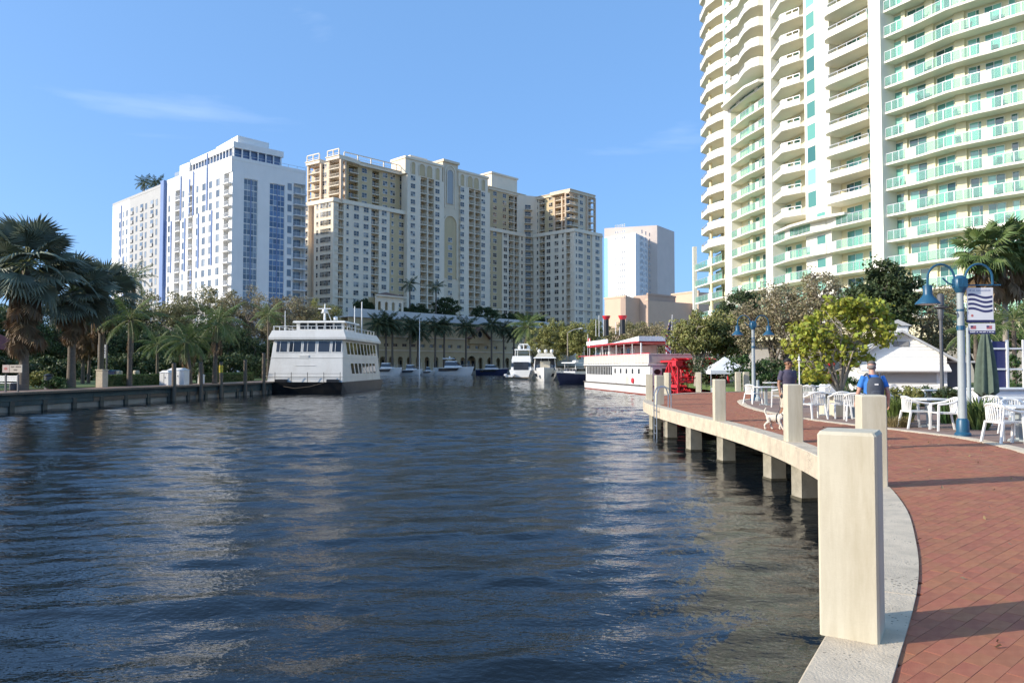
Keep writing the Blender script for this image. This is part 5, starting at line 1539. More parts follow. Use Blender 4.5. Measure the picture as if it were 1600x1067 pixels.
# ---- motor yachts
def hull_secs(L_, B, H, rake=1.2, sheer=.35, n=12, flare=.82):
    secs = []
    for i in range(n+1):
        t = i/n          # 0 = bow
        b_ = B/2*min(1, (1-(1-t)**2.6))*(1 if t > .0 else 0) + .03
        if t > .75: b_ *= 1-.10*(t-.75)/.25
        z = H + sheer*(1-t)**1.6
        yk = t*L_ + (0 if t > .4 else rake*(.4-t)/.4*.0)
        ko = rake*(1-t)**2
        secs.append([(-b_,yk,z), (-b_*flare,yk+ko*.5,H*.35), (-b_*.55,yk+ko,-.25), (0,yk+ko,-.5), (b_*.55,yk+ko,-.25), (b_*flare,yk+ko*.5,H*.35), (b_,yk,z)])
    return secs
def yacht(label, X, Y, rz, L_, B, H, m_h, style, name='motor_yacht'):
    t = thing(name, label, 'boat', T(X, Y, WZ, rz))
    mb = MB(); mb.loft(hull_secs(L_, B, H), 0, True); obj('hull', mb, m_h, t, smooth=True)
    mb = MB(); mb.loft([[(p[0]*1.015,p[1],p[2]-.10),(p[0]*1.015,p[1],p[2]+.04)] for p in [s_[0] for s_ in hull_secs(L_,B,H)]], 0, False, False)
    mb.loft([[(p[0]*1.015,p[1],p[2]+.04),(p[0]*1.015,p[1],p[2]-.10)] for p in [s_[6] for s_ in hull_secs(L_,B,H)]], 0, False, False); obj('rub_strake', mb, m_gel, t)
    return t
def cabin(t, y0, y1, w0, w1, z0, z1, rk0, rk1, m_=None, name='cabin', band=None):
    """tapered cabin: raked front and back, optional dark window band"""
    mb = MB(); mb.loft([[(-w0,y0,z0),(w0,y0,z0),(w0,y1,z0),(-w0,y1,z0)], [(-w1,y0+rk0,z1),(w1,y0+rk0,z1),(w1,y1-rk1,z1),(-w1,y1-rk1,z1)]], 0, True)
    o = obj(name, mb, m_ or m_gel, t)
    if band:
        a, b_ = band
        def ring(f, e): 
            w = w0+(w1-w0)*f+e; return [(-w,y0+rk0*f-e,z0+(z1-z0)*f),(w,y0+rk0*f-e,z0+(z1-z0)*f),(w,y1-rk1*f+e,z0+(z1-z0)*f),(-w,y1-rk1*f+e,z0+(z1-z0)*f)]
        mb = MB(); mb.loft([ring(a,.02), ring(b_,.02)], 0, True, False); obj('window_band', mb, m_darkglass, o, M=WM[t.name])
    return o
def rails(t, L_, B, H, t0, t1, m_=None):
    mb = MB(); S_ = hull_secs(L_, B, H, n=16)
    for s in (0, 6):
        pts = [(p[s][0]*.93, p[s][1]+.15, p[s][2]+.65) for k, p in enumerate(S_) if t0 <= k/16 <= t1]
        mb.tube(pts, .022, 5)
        for p in pts: mb.tube([(p[0],p[1],p[2]-.65), p], .018, 5)
    obj('bow_rail', mb, m_ or m_steel, t)
def domes(t, xs, y, z, r):
    for x in xs:
        mb = MB(); mb.ball((x,y,z+r*1.1), (r,r,r*1.15), 12, 8); mb.tube([(x,y,z-.3),(x,y,z+.3)], r*.35, 8); obj('radar_dome', mb, m_gel, t, smooth=True)
# flybridge yacht, stern to the camera
t = yacht('white flybridge yacht with two radar domes, leftmost of the three sunlit yachts', 3.9, 160.8, R(172), 17, 4.6, 1.9, m_gel, 's')
cabin(t, 5.0, 15.2, 2.05, 1.85, 1.9, 3.7, 2.2, .2, band=(.35,.8)); cabin(t, 6.5, 15.0, 1.95, 1.75, 3.7, 4.7, 1.2, .3, name='flybridge'); cabin(t, 8.5, 13.5, 1.6, 1.5, 5.9, 6.1, .3, .3, name='hardtop')
mb = MB()
for x in (-1.5, 1.5):
    for y in (9.2, 12.8): mb.tube([(x,y,4.6),(x*.95,y,5.95)], .06, 6)
obj('hardtop_post', mb, m_gel, t)['kind'] = 'stuff'
mb = MB(); mb.box(-1.5,1.5,14.9,15.25,1.9,3.5); obj('cockpit_door', mb, m_darkglass, t)
mb = MB(); mb.cbox(-2.0, 2.0, 16.6, 18.0, .35, .55, .05); obj('swim_platform', mb, m_wood, t)
mb = MB(); mb.box(-.08,.08,10.6,11.2,6.1,7.1); mb.box(-1.1,1.1,10.8,11.0,6.9,7.0); mb.box(-.9,.9,10.7,11.1,7.1,7.25); obj('radar_mast', mb, m_gel, t)
domes(t, (-.95,.95), 10.2, 6.1, .35); rails(t, 17, 4.6, 1.9, .0, .6)
mb = MB(); mb.loft([[(1.2,17.2,.6),(2.6,17.2,.6),(2.7,17.2,.95),(1.1,17.2,.95)],[(1.2,18.6,.6),(2.6,18.6,.6),(2.7,18.6,.95),(1.1,18.6,.95)]],0,True); mb.tube([(1.1,17.0,1.0),(1.1,18.8,1.0)], .2, 8); mb.tube([(2.7,17.0,1.0),(2.7,18.8,1.0)], .2, 8); obj('tender', mb, m_cloth, t)
# sport yacht, bow to the camera
t = yacht('white sport yacht with three domes on a sloping hardtop, middle of the three yachts', gx(850,127), 127, R(-4), 15, 4.6, 2.1, m_gel, 'b')
cabin(t, 5.2, 13.5, 1.95, 1.75, 2.0, 4.1, .8, .3, m_darkglass, 'cabin'); cabin(t, 4.2, 14.0, 2.05, 1.9, 4.1, 4.3, .2, .1, name='hardtop'); cabin(t, 5.6, 13.0, 1.75, 1.3, 4.3, 5.05, 1.6, .4, mat('hardtop_gold', (0.60,0.54,0.42), 0.4), 'upper_screen')
mb = MB()
for x in (-1.9, -.7, .7, 1.9): mb.bar((x,5.25,2.0), (x*.93,6.0,4.12), .12)
obj('cabin_pillar', mb, m_gel, t)['kind'] = 'stuff'
mb = MB(); mb.box(-.85,.95,5.35,5.6,2.4,3.6); obj('sun_cover', mb, mat('cover_beige', (0.60,0.53,0.40), 0.8), t)
for s in (-1, 1):
    mb = MB(); mb.add([(s*1.3,2.2,1.4),(s*1.75,3.6,1.4),(s*1.6,3.6,.8),(s*1.15,2.4,.8)], [(0,1,2,3) if s < 0 else (3,2,1,0)]); obj('hull_window', mb, m_darkglass, t)
domes(t, (-1.1,.1,1.2), 8.5, 5.05, .33); rails(t, 15, 4.6, 2.1, .0, .45)
# small navy boat
t = yacht('small open motor boat with navy blue hull and white top beside the paddle boat', gx(869,112), 112, R(-38), 9.5, 3.2, 1.45, m_navy, 'n')
cabin(t, 3.4, 7.2, 1.1, .95, 1.45, 2.35, .6, .2, band=(.5,.95)); cabin(t, 3.2, 7.6, 1.25, 1.2, 3.15, 3.3, .1, .1, name='t_top')
mb = MB()
for x in (-1.05, 1.05):
    mb.tube([(x,4.0,1.4),(x*.95,3.8,3.2)], .05, 6); mb.tube([(x,6.8,1.4),(x*.95,7.0,3.2)], .05, 6)
obj('top_frame', mb, m_gel, t)['kind'] = 'stuff'
mb = MB(); mb.box(-.3,.3,5,5.8,3.3,3.6); mb.tube([(.9,6.5,3.3),(.9,6.5,5.8)], .02, 5); obj('radar', mb, m_gel, t)
rails(t, 9.5, 3.2, 1.45, .0, .35)
# boats along the far quay, in shade
def quay(px, Y): return gx(px, Y), Y
def cruiser(label, px, Y, rz, L_, B, H, m_h, arch=True, zc=1.0):
    L_, B, H, zc = L_*1.12, B*1.1, H*1.15, zc*1.3
    X, Y = quay(px, Y); t = yacht(label, X, Y, rz, L_, B, H, m_h, 'c', 'motor_boat')
    cabin(t, L_*.30, L_*.72, B*.40, B*.33, H, H+1.25*zc, L_*.16, .3, band=(.3,.85)); rails(t, L_, B, H, 0, .4)
    if arch: cabin(t, L_*.50, L_*.78, B*.38, B*.36, H+1.6*zc, H+1.75*zc, .3, .2, name='arch_top'); domes(t, (0,), L_*.62, H+1.75*zc, .25)
    for s in (-1, 1):
        mb = MB(); mb.add([(s*(B/2+.01),L_*.40,H*.62),(s*(B/2+.01),L_*.86,H*.55),(s*(B/2+.01),L_*.86,H*.92),(s*(B/2+.01),L_*.34,H*.95)], [(0,1,2,3) if s > 0 else (3,2,1,0)]); obj('hull_window', mb, m_darkglass, t)
    mb = MB(); mb.box(-B*.42, B*.42, L_*.78, L_*.97, H-.05, H+.05); obj('cockpit', mb, m_dark, t)
    return t
cruiser('white cabin cruiser with oval windows half hidden right of the ferry', 629, 207, R(85), 7.4, 3.4, 1.7, m_gel, False)
cruiser('small white cruiser with dark cover, second boat along the shaded quay', 661, 213, R(80), 6, 3.0, 1.3, m_gel, False)
cruiser('short white runabout between two cruisers at the shaded quay', 681, 219, R(95), 3.8, 2.2, 1.0, m_gel, False, .8)
cruiser('sleek white express cruiser with black hull side and radar arch', 741, 219, R(82), 10.8, 3.8, 1.9, m_gel, True, 1.25)
cruiser('low white runabout with navy hull left of the flybridge yacht', 795, 226, R(84), 9, 3.2, 1.45, m_navy, False, .9)
# ================================================================== TREES AND PLANTS
def leafmat(name, col, isl=.38, hue=.02, trans=.25, rough=.55): return mat(name, col, rough, var=.25, scale=.35, isl=isl, hue=hue, trans=trans, spec=.35)
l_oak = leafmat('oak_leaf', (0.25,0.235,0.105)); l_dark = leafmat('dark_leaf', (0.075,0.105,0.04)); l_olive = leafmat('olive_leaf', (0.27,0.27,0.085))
l_brown = leafmat('dry_leaf', (0.30,0.255,0.145), hue=.025); l_bright = leafmat('seagrape_leaf', (0.36,0.38,0.055), hue=.03, trans=.35); l_shrub = leafmat('shrub_leaf', (0.06,0.11,0.03))
l_palm = leafmat('palm_leaf', (0.12,0.175,0.05), .25); l_bis = leafmat('silver_palm_leaf', (0.185,0.215,0.155), .22, .012, .12, .5); l_dead = leafmat('dead_frond', (0.24,0.16,0.085), .25, .01, .15)
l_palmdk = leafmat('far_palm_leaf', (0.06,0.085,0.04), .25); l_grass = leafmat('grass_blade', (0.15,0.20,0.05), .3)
m_bark = mat('bark', (0.16,0.13,0.10), .9, var=.3, scale=3, stretch=(4,4,.8), bump=.6, bscale=8)
m_palebark = mat('pale_bark', (0.33,0.28,0.22), .9, var=.2, scale=4, bump=.4, bscale=10)
m_palmtrunk = mat('palm_trunk', (0.15,0.12,0.09), .9, var=.3, scale=3, stretch=(1,1,5), bump=.7, bscale=9)

def leaf_cloud(rng, centers, radii, per, size, mat_, name, flat=.75, hexa=False, droop=.3):
    """leaves spread through clumps; each leaf its own small face"""
    n = len(centers)*per
    c = np.repeat(np.asarray(centers), per, 0); r = np.repeat(np.asarray(radii), per)
    d = rng.normal(size=(n, 3)); d /= np.linalg.norm(d, axis=1)[:, None]
    rad = r*rng.uniform(.25, 1, n)**.6
    p = c + d*rad[:, None]*np.array([1, 1, flat])
    nr = d*.8 + rng.normal(size=(n, 3))*.75 + np.array([0, 0, .45]); nr /= np.linalg.norm(nr, axis=1)[:, None]
    t = np.cross(nr, rng.normal(size=(n, 3))); t /= np.linalg.norm(t, axis=1)[:, None]
    b_ = np.cross(nr, t)
    s = size*rng.uniform(.6, 1.35, n)[:, None]
    if hexa:
        ks = [(math.cos(k*math.pi/3), math.sin(k*math.pi/3)*.9) for k in range(6)]
        v = np.stack([p + t*s*.55*a + b_*s*.55*q + nr*s*.06*(1 if i % 2 else -1) for i, (a, q) in enumerate(ks)], 1)
        f = np.arange(n*6).reshape(n, 6)
    else:
        v = np.stack([p - t*s*.5, p + b_*s*.28 + nr*s*.05, p + t*s*.5, p - b_*s*.28 + nr*s*.05], 1)
        f = np.arange(n*4).reshape(n, 4)
    return np_mesh(name, v.reshape(-1, 3), f, mat_)

def lobes_to_clumps(rng, lobes, n):
    vol = np.array([l[3]*l[4]*l[5] for l in lobes]); k = rng.choice(len(lobes), n, p=vol/vol.sum())
    L_ = np.array(lobes)[k]
    d = rng.normal(size=(n, 3)); d /= np.linalg.norm(d, axis=1)[:, None]
    return L_[:, :3] + d*(rng.uniform(.2, 1, n)**.45)[:, None]*L_[:, 3:6]

def tree(label, X, Y, lobes, th, leaf, n_clump=110, per=70, lsize=.34, cl=.85, trunk_r=.3, bark=None, seed=1, z=0.0, name='broadleaf_tree', group=None, hexa=False, twigs=True, lean=(0,0), cat='tree', forks=5):
    """lobes: (dx, dy, z, rx, ry, rz) relative to the base"""
    rng = np.random.default_rng(seed)
    t = thing(name, label, cat, T(X, Y, z), group)
    cs = lobes_to_clumps(rng, lobes, n_clump)
    o = obj('crown', leaf_cloud(rng, cs, rng.uniform(.55, 1.2, n_clump)*cl, per, lsize, leaf, 'crown', hexa=hexa), None, t)
    mb = MB()
    top = Vector((lean[0], lean[1], th))
    mb.tube([(0,0,-.1), (lean[0]*.3, lean[1]*.3, th*.45), tuple(top)], [trunk_r*1.25, trunk_r, trunk_r*.8], 9)
    limbs = []
    for i, l in enumerate(lobes):
        for q in range(max(1, forks//len(lobes)+1)):
            e = Vector(l[:3]) + Vector(rng.normal(size=3))*.35*min(l[3], l[5])
            m_ = top.lerp(e, .5) + Vector((rng.normal()*.3, rng.normal()*.3, .25*abs(rng.normal())+.1))
            pts = [top-Vector((0,0,.15)), top.lerp(m_, .55), m_, m_.lerp(e, .55)+Vector(rng.normal(size=3))*.12, e]
            mb.tube(pts, [trunk_r*.6, trunk_r*.45, trunk_r*.32, trunk_r*.2, trunk_r*.08], 6)
            limbs += pts[1:]
    if twigs:
        LM = np.array([tuple(p) for p in limbs])
        for c in cs:
            j = np.argmin(np.linalg.norm(LM-c, axis=1)+rng.uniform(0, .6, len(LM)))
            a, e = Vector(LM[j]), Vector(c); m_ = a.lerp(e, .5)+Vector(rng.normal(size=3))*.15
            mb.tube([a, m_, e + (e-a)*.12], [trunk_r*.16, trunk_r*.1, .008], 4, cap=False)
    obj('trunk', mb, bark or m_bark, t, smooth=True)
    return t

# ---- palm fronds
def pinnate(L_, el, droop, nl=24, ll=.75, w=.045, hang=.5, seed=0):
    rng = random.Random(seed); mb = MB(); P = []
    for i in range(13):
        s = i/12; a = el - droop*s
        P.append(Vector((0,0,0)) if i == 0 else P[-1]+Vector((math.cos(a),0,math.sin(a)))*L_/12)
    mb.tube(P, [.035*(1-.8*i/12)+.006 for i in range(13)], 4, 1, cap=False)
    for k in range(nl):
        s = .16+.84*(k+.5)/nl; f = s*12; i = min(11, int(f)); p = P[i].lerp(P[i+1], f-i); d = (P[i+1]-P[i]).normalized()
        l = ll*(math.sin(math.pi*min(1, .15+s*.85))**.6)*rng.uniform(.85, 1.1)
        for sd in (-1, 1):
            side = Vector((0, sd, 0)); dr = (side*.85 + d*.55 - Vector((0,0,1))*hang*rng.uniform(.5, 1.3)).normalized()
            m_ = p+dr*l*.5; e = m_+(dr-Vector((0,0,.45))).normalized()*l*.5
            wv = d*w
            mb.add([p-wv*.5, p+wv*.5, m_+wv*.5, m_-wv*.5, e], [(0,1,2,3), (3,2,4)], 0)
    return mb
def fan(pet, R_, nseg=26, span=250, fold=.16, tipd=.25, seed=0):
    rng = random.Random(seed); mb = MB()
    mb.tube([(0,0,0), (pet*.55,0,pet*.08), (pet,0,0)], [.05,.035,.025], 5, 1, cap=False)
    c = Vector((pet,0,0))
    for k in range(nseg):
        a0, a1 = math.radians(-span/2+span*k/nseg), math.radians(-span/2+span*(k+1)/nseg); am = (a0+a1)/2
        r_ = R_*rng.uniform(.9, 1.08)*(1-.18*abs(am)/math.radians(span/2))
        def pt(a, rr, z): return c + Vector((math.cos(a)*rr, math.sin(a)*rr, z - .10*rr*abs(math.sin(a))))
        z1 = fold*r_*.3
        b0, b1, bm = pt(a0,r_*.62,0), pt(a1,r_*.62,0), pt(am,r_*.62,z1)
        tip = pt(am+rng.uniform(-.03,.03), r_, -tipd*r_*rng.uniform(.2,1))
        mb.add([c, b0, bm, b1, tip], [(0,1,2), (0,2,3), (1,4,2), (2,4,3)], 0)
    return mb
def bank(make, mats): return [m_.mesh('frond', mats) for m_ in make]
m_rach = mat('rachis', (0.20,0.21,0.08), .6)
FR = {
 'feather': bank([pinnate(3.0,1.2,.9,seed=1), pinnate(3.1,.75,1.3,seed=2), pinnate(3.0,.3,1.5,seed=3), pinnate(2.8,-.2,1.1,seed=4)], [l_palm, m_rach]),
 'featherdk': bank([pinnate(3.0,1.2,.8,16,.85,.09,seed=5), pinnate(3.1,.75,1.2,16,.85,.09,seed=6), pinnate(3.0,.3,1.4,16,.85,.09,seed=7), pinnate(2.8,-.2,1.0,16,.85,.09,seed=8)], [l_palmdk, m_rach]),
 'bis': bank([fan(1.5,1.55,seed=1), fan(1.6,1.65,seed=2,span=230), fan(1.4,1.5,seed=3,fold=.22), fan(1.5,1.5,seed=4,span=220)], [l_bis, m_rach]),
 'sabal': bank([fan(.9,.85,20,230,seed=5), fan(1.0,.9,20,220,seed=6), fan(.9,.9,20,240,.2,.5,seed=7), fan(.8,.85,20,200,.2,.6,seed=8)], [l_palm, m_rach]),
 'dead': bank([fan(1.3,1.25,18,120,.3,.2,seed=9), fan(1.2,1.2,18,100,.3,.2,seed=10)], [l_dead, l_dead]),
 'deadfeather': bank([pinnate(2.4,-.3,1.0,18,.6,.06,1.0,seed=11)], [l_dead, l_dead]),
}
def palm(label, X, Y, h, kind, n, sc, tr=.17, lean=(0,0), dead=0, seed=1, z=0.0, lo=-35, hi=80, group=None, trunk=None, name='palm_tree', skirt=1.0):
    rng = random.Random(seed)
    t = thing(name, label, 'palm tree', T(X, Y, z), group)
    mb = MB(); pts = []
    for i in range(9):
        s = i/8; pts.append((lean[0]*s*s, lean[1]*s*s, h*s - (.15 if i == 0 else 0)))
    mb.tube(pts, [tr*(1.35-.25*min(1,i/2)-.15*i/8) for i in range(9)], 10); obj('trunk', mb, trunk or m_palmtrunk, t, smooth=True)
    c = Vector(pts[-1])
    for k in range(n):
        s = (k+.5)/n; el = hi+(lo-hi)*s**.85 + rng.uniform(-7, 7); az = k*2.39996 + rng.uniform(-.25, .25)
        q = sc*rng.uniform(.88, 1.1)
        bankk = FR[kind]
        if kind.startswith('feather'):
            me = bankk[min(3, int(s*4))]; M_ = Matrix.Translation(c) @ Matrix.Rotation(az, 4, 'Z') @ Matrix.Rotation(rng.uniform(-.3,.3), 4, 'X') @ Matrix.Rotation(R(rng.uniform(-8,8)), 4, 'Y')
        else:
            me = bankk[k % 4]; M_ = Matrix.Translation(c) @ Matrix.Rotation(az, 4, 'Z') @ Matrix.Rotation(-R(el), 4, 'Y') @ Matrix.Rotation(rng.uniform(-.6,.6), 4, 'X')
        link(bpy.data.objects.new('frond', me), t, WM[t.name] @ M_ @ Matrix.Scale(q, 4))
    for k in range(dead):
        az = k*2.39996+.4; me = FR['deadfeather' if kind.startswith('feather') else 'dead'][0 if kind.startswith('feather') else k % 2]
        el = rng.uniform(-86, -62)
        M_ = Matrix.Translation(c-Vector((0,0,rng.uniform(0,1)*skirt*sc))) @ Matrix.Rotation(az, 4, 'Z') @ Matrix.Rotation(-R(el if not kind.startswith('feather') else -45), 4, 'Y') @ Matrix.Rotation(rng.uniform(-.5,.5), 4, 'X')
        link(bpy.data.objects.new('dead_frond', me), t, WM[t.name] @ M_ @ Matrix.Scale(sc*.95, 4))
    return t

# ---- left bank palms
g1 = 'palms on the left bank'
palm('biggest silver fan palm at the left, with a skirt of dead fronds', gx(38,48), 48, 8.3, 'bis', 46, 1.12, .25, dead=64, seed=1, lo=-62, group=g1, skirt=3.6)
palm('silver fan palm cut by the left edge of the picture', gx(-38,50), 50, 8.6, 'bis', 30, 1.05, .25, dead=6, seed=2, lo=-45, group=g1)
palm('silver fan palm with a thick dark trunk, right of the biggest one', gx(112,53), 53, 7.0, 'bis', 40, 1.0, .25, dead=26, seed=3, lo=-58, group=g1, skirt=2.0)
palm('silver fan palm overlapping the white tower block at its right', gx(158,60), 60, 7.6, 'bis', 40, 1.0, .22, dead=14, seed=4, lo=-62, group=g1, skirt=1.6)
palm('tall slim feathery palm standing before the grey apartment block', gx(206,80), 80, 11.0, 'feather', 26, .92, .16, dead=8, seed=5, group=g1)
palm('thin fan palm with brown skirt, left of a close pair of trunks', gx(130,64), 64, 5.6, 'sabal', 22, 1.0, .13, dead=26, skirt=1.6, seed=6, group=g1)
palm('thin fan palm with brown skirt, right of a close pair of trunks', gx(139,66), 66, 5.9, 'sabal', 20, 1.0, .12, lean=(.5,0), dead=22, skirt=1.6, seed=7, group=g1)
palm('dark feathery palm with a mossy trunk beside the clipped hedge', gx(203,58), 58, 5.2, 'feather', 22, 1.0, .17, dead=2, seed=8, group=g1)
palm('low dark palm behind the white power cabinets', gx(246,72), 72, 3.6, 'feather', 18, .75, .12, seed=9, group=g1)
palm('bushy feathery palm left of the tallest one over the white cabinets', gx(298,64), 64, 3.6, 'feather', 26, .92, .15, lean=(-.5,0), dead=5, seed=10, group=g1)
palm('tallest bushy feathery palm above the yellow-banded mooring pile', gx(336,66), 66, 5.3, 'feather', 30, 1.0, .19, lean=(.2,0), dead=10, seed=11, group=g1)
palm('leaning feathery palm between the bushy palms and the mooring piles', gx(318,68), 68, 4.0, 'feather', 20, .85, .12, lean=(-.9,.2), dead=4, seed=12, group=g1)
palm('slim palm rising just left of the ferry roof', gx(419,88), 88, 7.6, 'feather', 20, .85, .13, seed=13, group=g1)
# oaks behind them
g2 = 'oaks behind the left bank palms'
def oak(label, px, Y, ytop, wpx, leaf, seed, group=g2, n=170, yb=None, per=100, ls=.27, bark=None):
    X = gx(px, Y); top = zz(ytop, Y)*1.06; r_ = wpx/F*Y/2*1.2; zc = top*.60
    rng = random.Random(seed)
    lobes = [(0,0,zc,r_*.7,r_*.7,top-zc-.5), (-r_*.5,.5,zc-.6,r_*.55,r_*.6,(top-zc)*.75), (r_*.5,-.5,zc-.4,r_*.55,r_*.6,(top-zc)*.78), (rng.uniform(-1,1),-r_*.4,zc-.8,r_*.6,r_*.5,(top-zc)*.7)]
    return tree(label, X, Y, lobes, top*.33, leaf, n, per, ls, 1.0, .32, bark, seed, group=group)
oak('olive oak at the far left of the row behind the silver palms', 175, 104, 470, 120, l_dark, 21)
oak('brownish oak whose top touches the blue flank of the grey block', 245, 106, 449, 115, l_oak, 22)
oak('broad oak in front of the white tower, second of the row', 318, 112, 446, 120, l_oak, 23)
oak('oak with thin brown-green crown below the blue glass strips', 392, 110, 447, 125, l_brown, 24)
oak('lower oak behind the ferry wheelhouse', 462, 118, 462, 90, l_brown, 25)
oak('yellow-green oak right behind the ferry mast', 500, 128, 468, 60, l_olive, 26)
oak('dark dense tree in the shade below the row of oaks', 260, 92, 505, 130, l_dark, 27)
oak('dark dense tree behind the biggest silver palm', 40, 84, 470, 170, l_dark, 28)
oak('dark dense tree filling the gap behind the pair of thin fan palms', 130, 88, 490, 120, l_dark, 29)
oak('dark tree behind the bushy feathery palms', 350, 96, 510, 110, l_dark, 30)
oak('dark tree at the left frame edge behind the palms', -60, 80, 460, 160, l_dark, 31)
def bush(label, X, Y, w, d, h, leaf, seed, name='shrub', z=0.0, n=26, per=60, ls=.16, group=None, cl=.4, cat='shrub'):
    rng = np.random.default_rng(seed); t = thing(name, label, cat, T(X, Y, z), group)
    cs = lobes_to_clumps(rng, [(0,0,h*.5,w*.42,d*.42,h*.42)], n)
    obj('foliage', leaf_cloud(rng, cs, rng.uniform(.6,1.2,n)*cl, per, ls, leaf, 'foliage'), None, t)
    mb = MB()
    for k in range(5): mb.tube([(0,0,-.05), tuple(Vector(cs[k])*.6), tuple(cs[k])], [.035,.025,.01], 5)
    obj('stem', mb, m_bark, t)
    return t
for i, (px, Y, w, h, lab) in enumerate(((10,66,7,2.2,'dark shrub behind the brown sign at the left edge'), (75,70,8,2.6,'wide dark shrub between the two largest silver palms'), (150,78,9,3.0,'dark shrub mass behind the thin fan palm trunks'),
        (215,80,9,3.2,'dark shrub behind the dark feathery palm trunk'), (290,80,9,3.0,'dark shrub behind the white cabinets'), (360,84,9,3.2,'dark shrub behind the tallest bushy palm'), (405,92,7,3.0,'dark shrub beside the ferry bow'))):
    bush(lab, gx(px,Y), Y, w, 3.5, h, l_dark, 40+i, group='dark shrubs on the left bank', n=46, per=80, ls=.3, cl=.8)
bush('yellow-green sunlit shrub right of the biggest palm trunk', gx(60,52), 52, 3.4, 1.6, 1.3, l_olive, 50, ls=.2)
bush('rounded shrub left of the clipped hedge', gx(86,50.5), 50.5, 2.0, 1.4, .9, l_shrub, 51)
for i, (px, Y, w, h) in enumerate(((-10,92,12,5.5), (35,96,12,5), (85,98,12,5.5), (130,100,12,5), (185,98,13,5.5), (235,100,13,5.5), (285,101,13,5), (335,100,13,5.5), (385,100,13,5.5), (425,104,10,5))):
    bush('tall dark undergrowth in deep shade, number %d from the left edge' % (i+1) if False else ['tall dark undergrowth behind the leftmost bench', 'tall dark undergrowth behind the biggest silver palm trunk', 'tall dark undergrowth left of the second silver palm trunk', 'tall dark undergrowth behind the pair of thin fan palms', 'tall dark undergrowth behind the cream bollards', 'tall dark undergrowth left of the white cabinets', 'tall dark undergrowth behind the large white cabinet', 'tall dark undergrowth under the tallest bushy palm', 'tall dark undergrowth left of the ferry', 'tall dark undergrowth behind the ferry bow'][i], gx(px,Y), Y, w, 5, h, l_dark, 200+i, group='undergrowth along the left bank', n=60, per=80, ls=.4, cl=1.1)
# unseen trees added left of the picture to cast shade on the bank
for i, (X_, Y_, h_) in enumerate(((-52,40,9), (-54,50,9.5), (-50,31,8.5), (-60,62,10))):
    r_ = 4.2; tree(['unseen oak added left of the picture to shade the bank sign', 'unseen oak added for shade left of the picture behind the bank bench', 'unseen oak added for shade left of the picture nearest to the camera', 'unseen oak added for shade left of the picture beside the red roof'][i], X_, Y_, [(0,0,h_*.62,r_,r_,h_*.33), (-1.5,1,h_*.5,r_*.8,r_*.8,h_*.28), (1.5,-1,h_*.5,r_*.8,r_*.8,h_*.28)], h_*.3, l_dark, 90, 70, .4, 1.1, .3, None, 220+i, group='unseen oaks added to shade the left bank')
# clipped hedges
def hedge(label, A, B, w, h, seed):
    A, B = Vector(A), Vector(B); rng = np.random.default_rng(seed); d = B-A; L_ = d.length; u = d/L_
    t = thing('clipped_hedge', label, 'hedge', T(A.x, A.y, 0, math.atan2(u.y, u.x)), 'clipped hedges on the left bank')
    n = int(L_*420)
    p = rng.uniform(size=(n,3))*np.array([L_,w,h]); f = rng.integers(0, 4, n)
    p[f == 0, 2] = h; p[f == 1, 1] = 0; p[f == 2, 1] = w; p[f == 3, 2] = h
    p += rng.normal(size=(n,3))*.03
    me = leaf_cloud(rng, p, np.full(n, .05), 2, .10, l_shrub, 'foliage')
    obj('foliage', me, None, t)
    mb = MB(); mb.box(.05, L_-.05, .05, w-.05, 0, h-.05); obj('hedge_core', mb, l_dark, t)
hd = Vector((5.7,29.3)).normalized(); hn = Vector((-hd.y, hd.x))
def lb(px, d):
    k = (px-800)/F
    for i in range(len(LEFT)-1):
        a, b_ = Vector(LEFT[i]), Vector(LEFT[i+1]); u = (b_-a).normalized(); n_ = Vector((-u.y, u.x)); a, b_ = a+n_*d, b_+n_*d; e = b_-a
        t_ = (k*a.y-a.x)/(e.x-k*e.y)
        if -.02 <= t_ <= 1.02 and a.y+e.y*t_ > 0: return a+e*t_
for a, b_, lab, sd in ((168,262,'long clipped green hedge left of the white cabinets',1), (322,398,'clipped green hedge right of the white cabinets',2)):
    hedge(lab, lb(a,3.6), lb(b_,3.6), 1.0, .85, sd)

# ---- palms and trees round the far quay
g3 = 'palms in front of the arcade'
labs = ['first palm before the arcade, right behind the ferry roof', 'second palm before the arcade counted from the ferry', 'third palm before the arcade counted from the ferry', 'palm left of the tall white mast before the arcade', 'palm right of the tall white mast before the arcade',
        'palm at the middle of the arcade, left of a close pair', 'palm at the middle of the arcade, right of a close pair', 'palm just left of the gabled entrance', 'palm just right of the gabled entrance', 'palm near the right end of the arcade', 'last palm at the right end of the arcade']
for i, (px, yc) in enumerate(((590,508), (603,506), (613,512), (641,510), (653,518), (680,512), (694,510), (728,512), (768,508), (787,515), (803,522))):
    p = fP.pt(fP.px(px, -7), -7)
    palm(labs[i], p.x, p.y, zz(yc,p.y), 'featherdk', 38, 1.6 + .12*math.sin(i*2), .3, seed=60+i, group=g3, lo=-30)
for i, (px, yc, lab) in enumerate(((640,444,'left palm of two on the arcade terrace before the tall white bays'), (681,449,'right palm of two on the arcade terrace before the tall white bays'))):
    p = fP.pt(fP.px(px, 10), 10); palm(lab, p.x, p.y, zz(yc,p.y)-zP+.7, 'featherdk', 18, 1.25, .24, seed=80+i, z=zP-.7, group='palms on the arcade terrace')
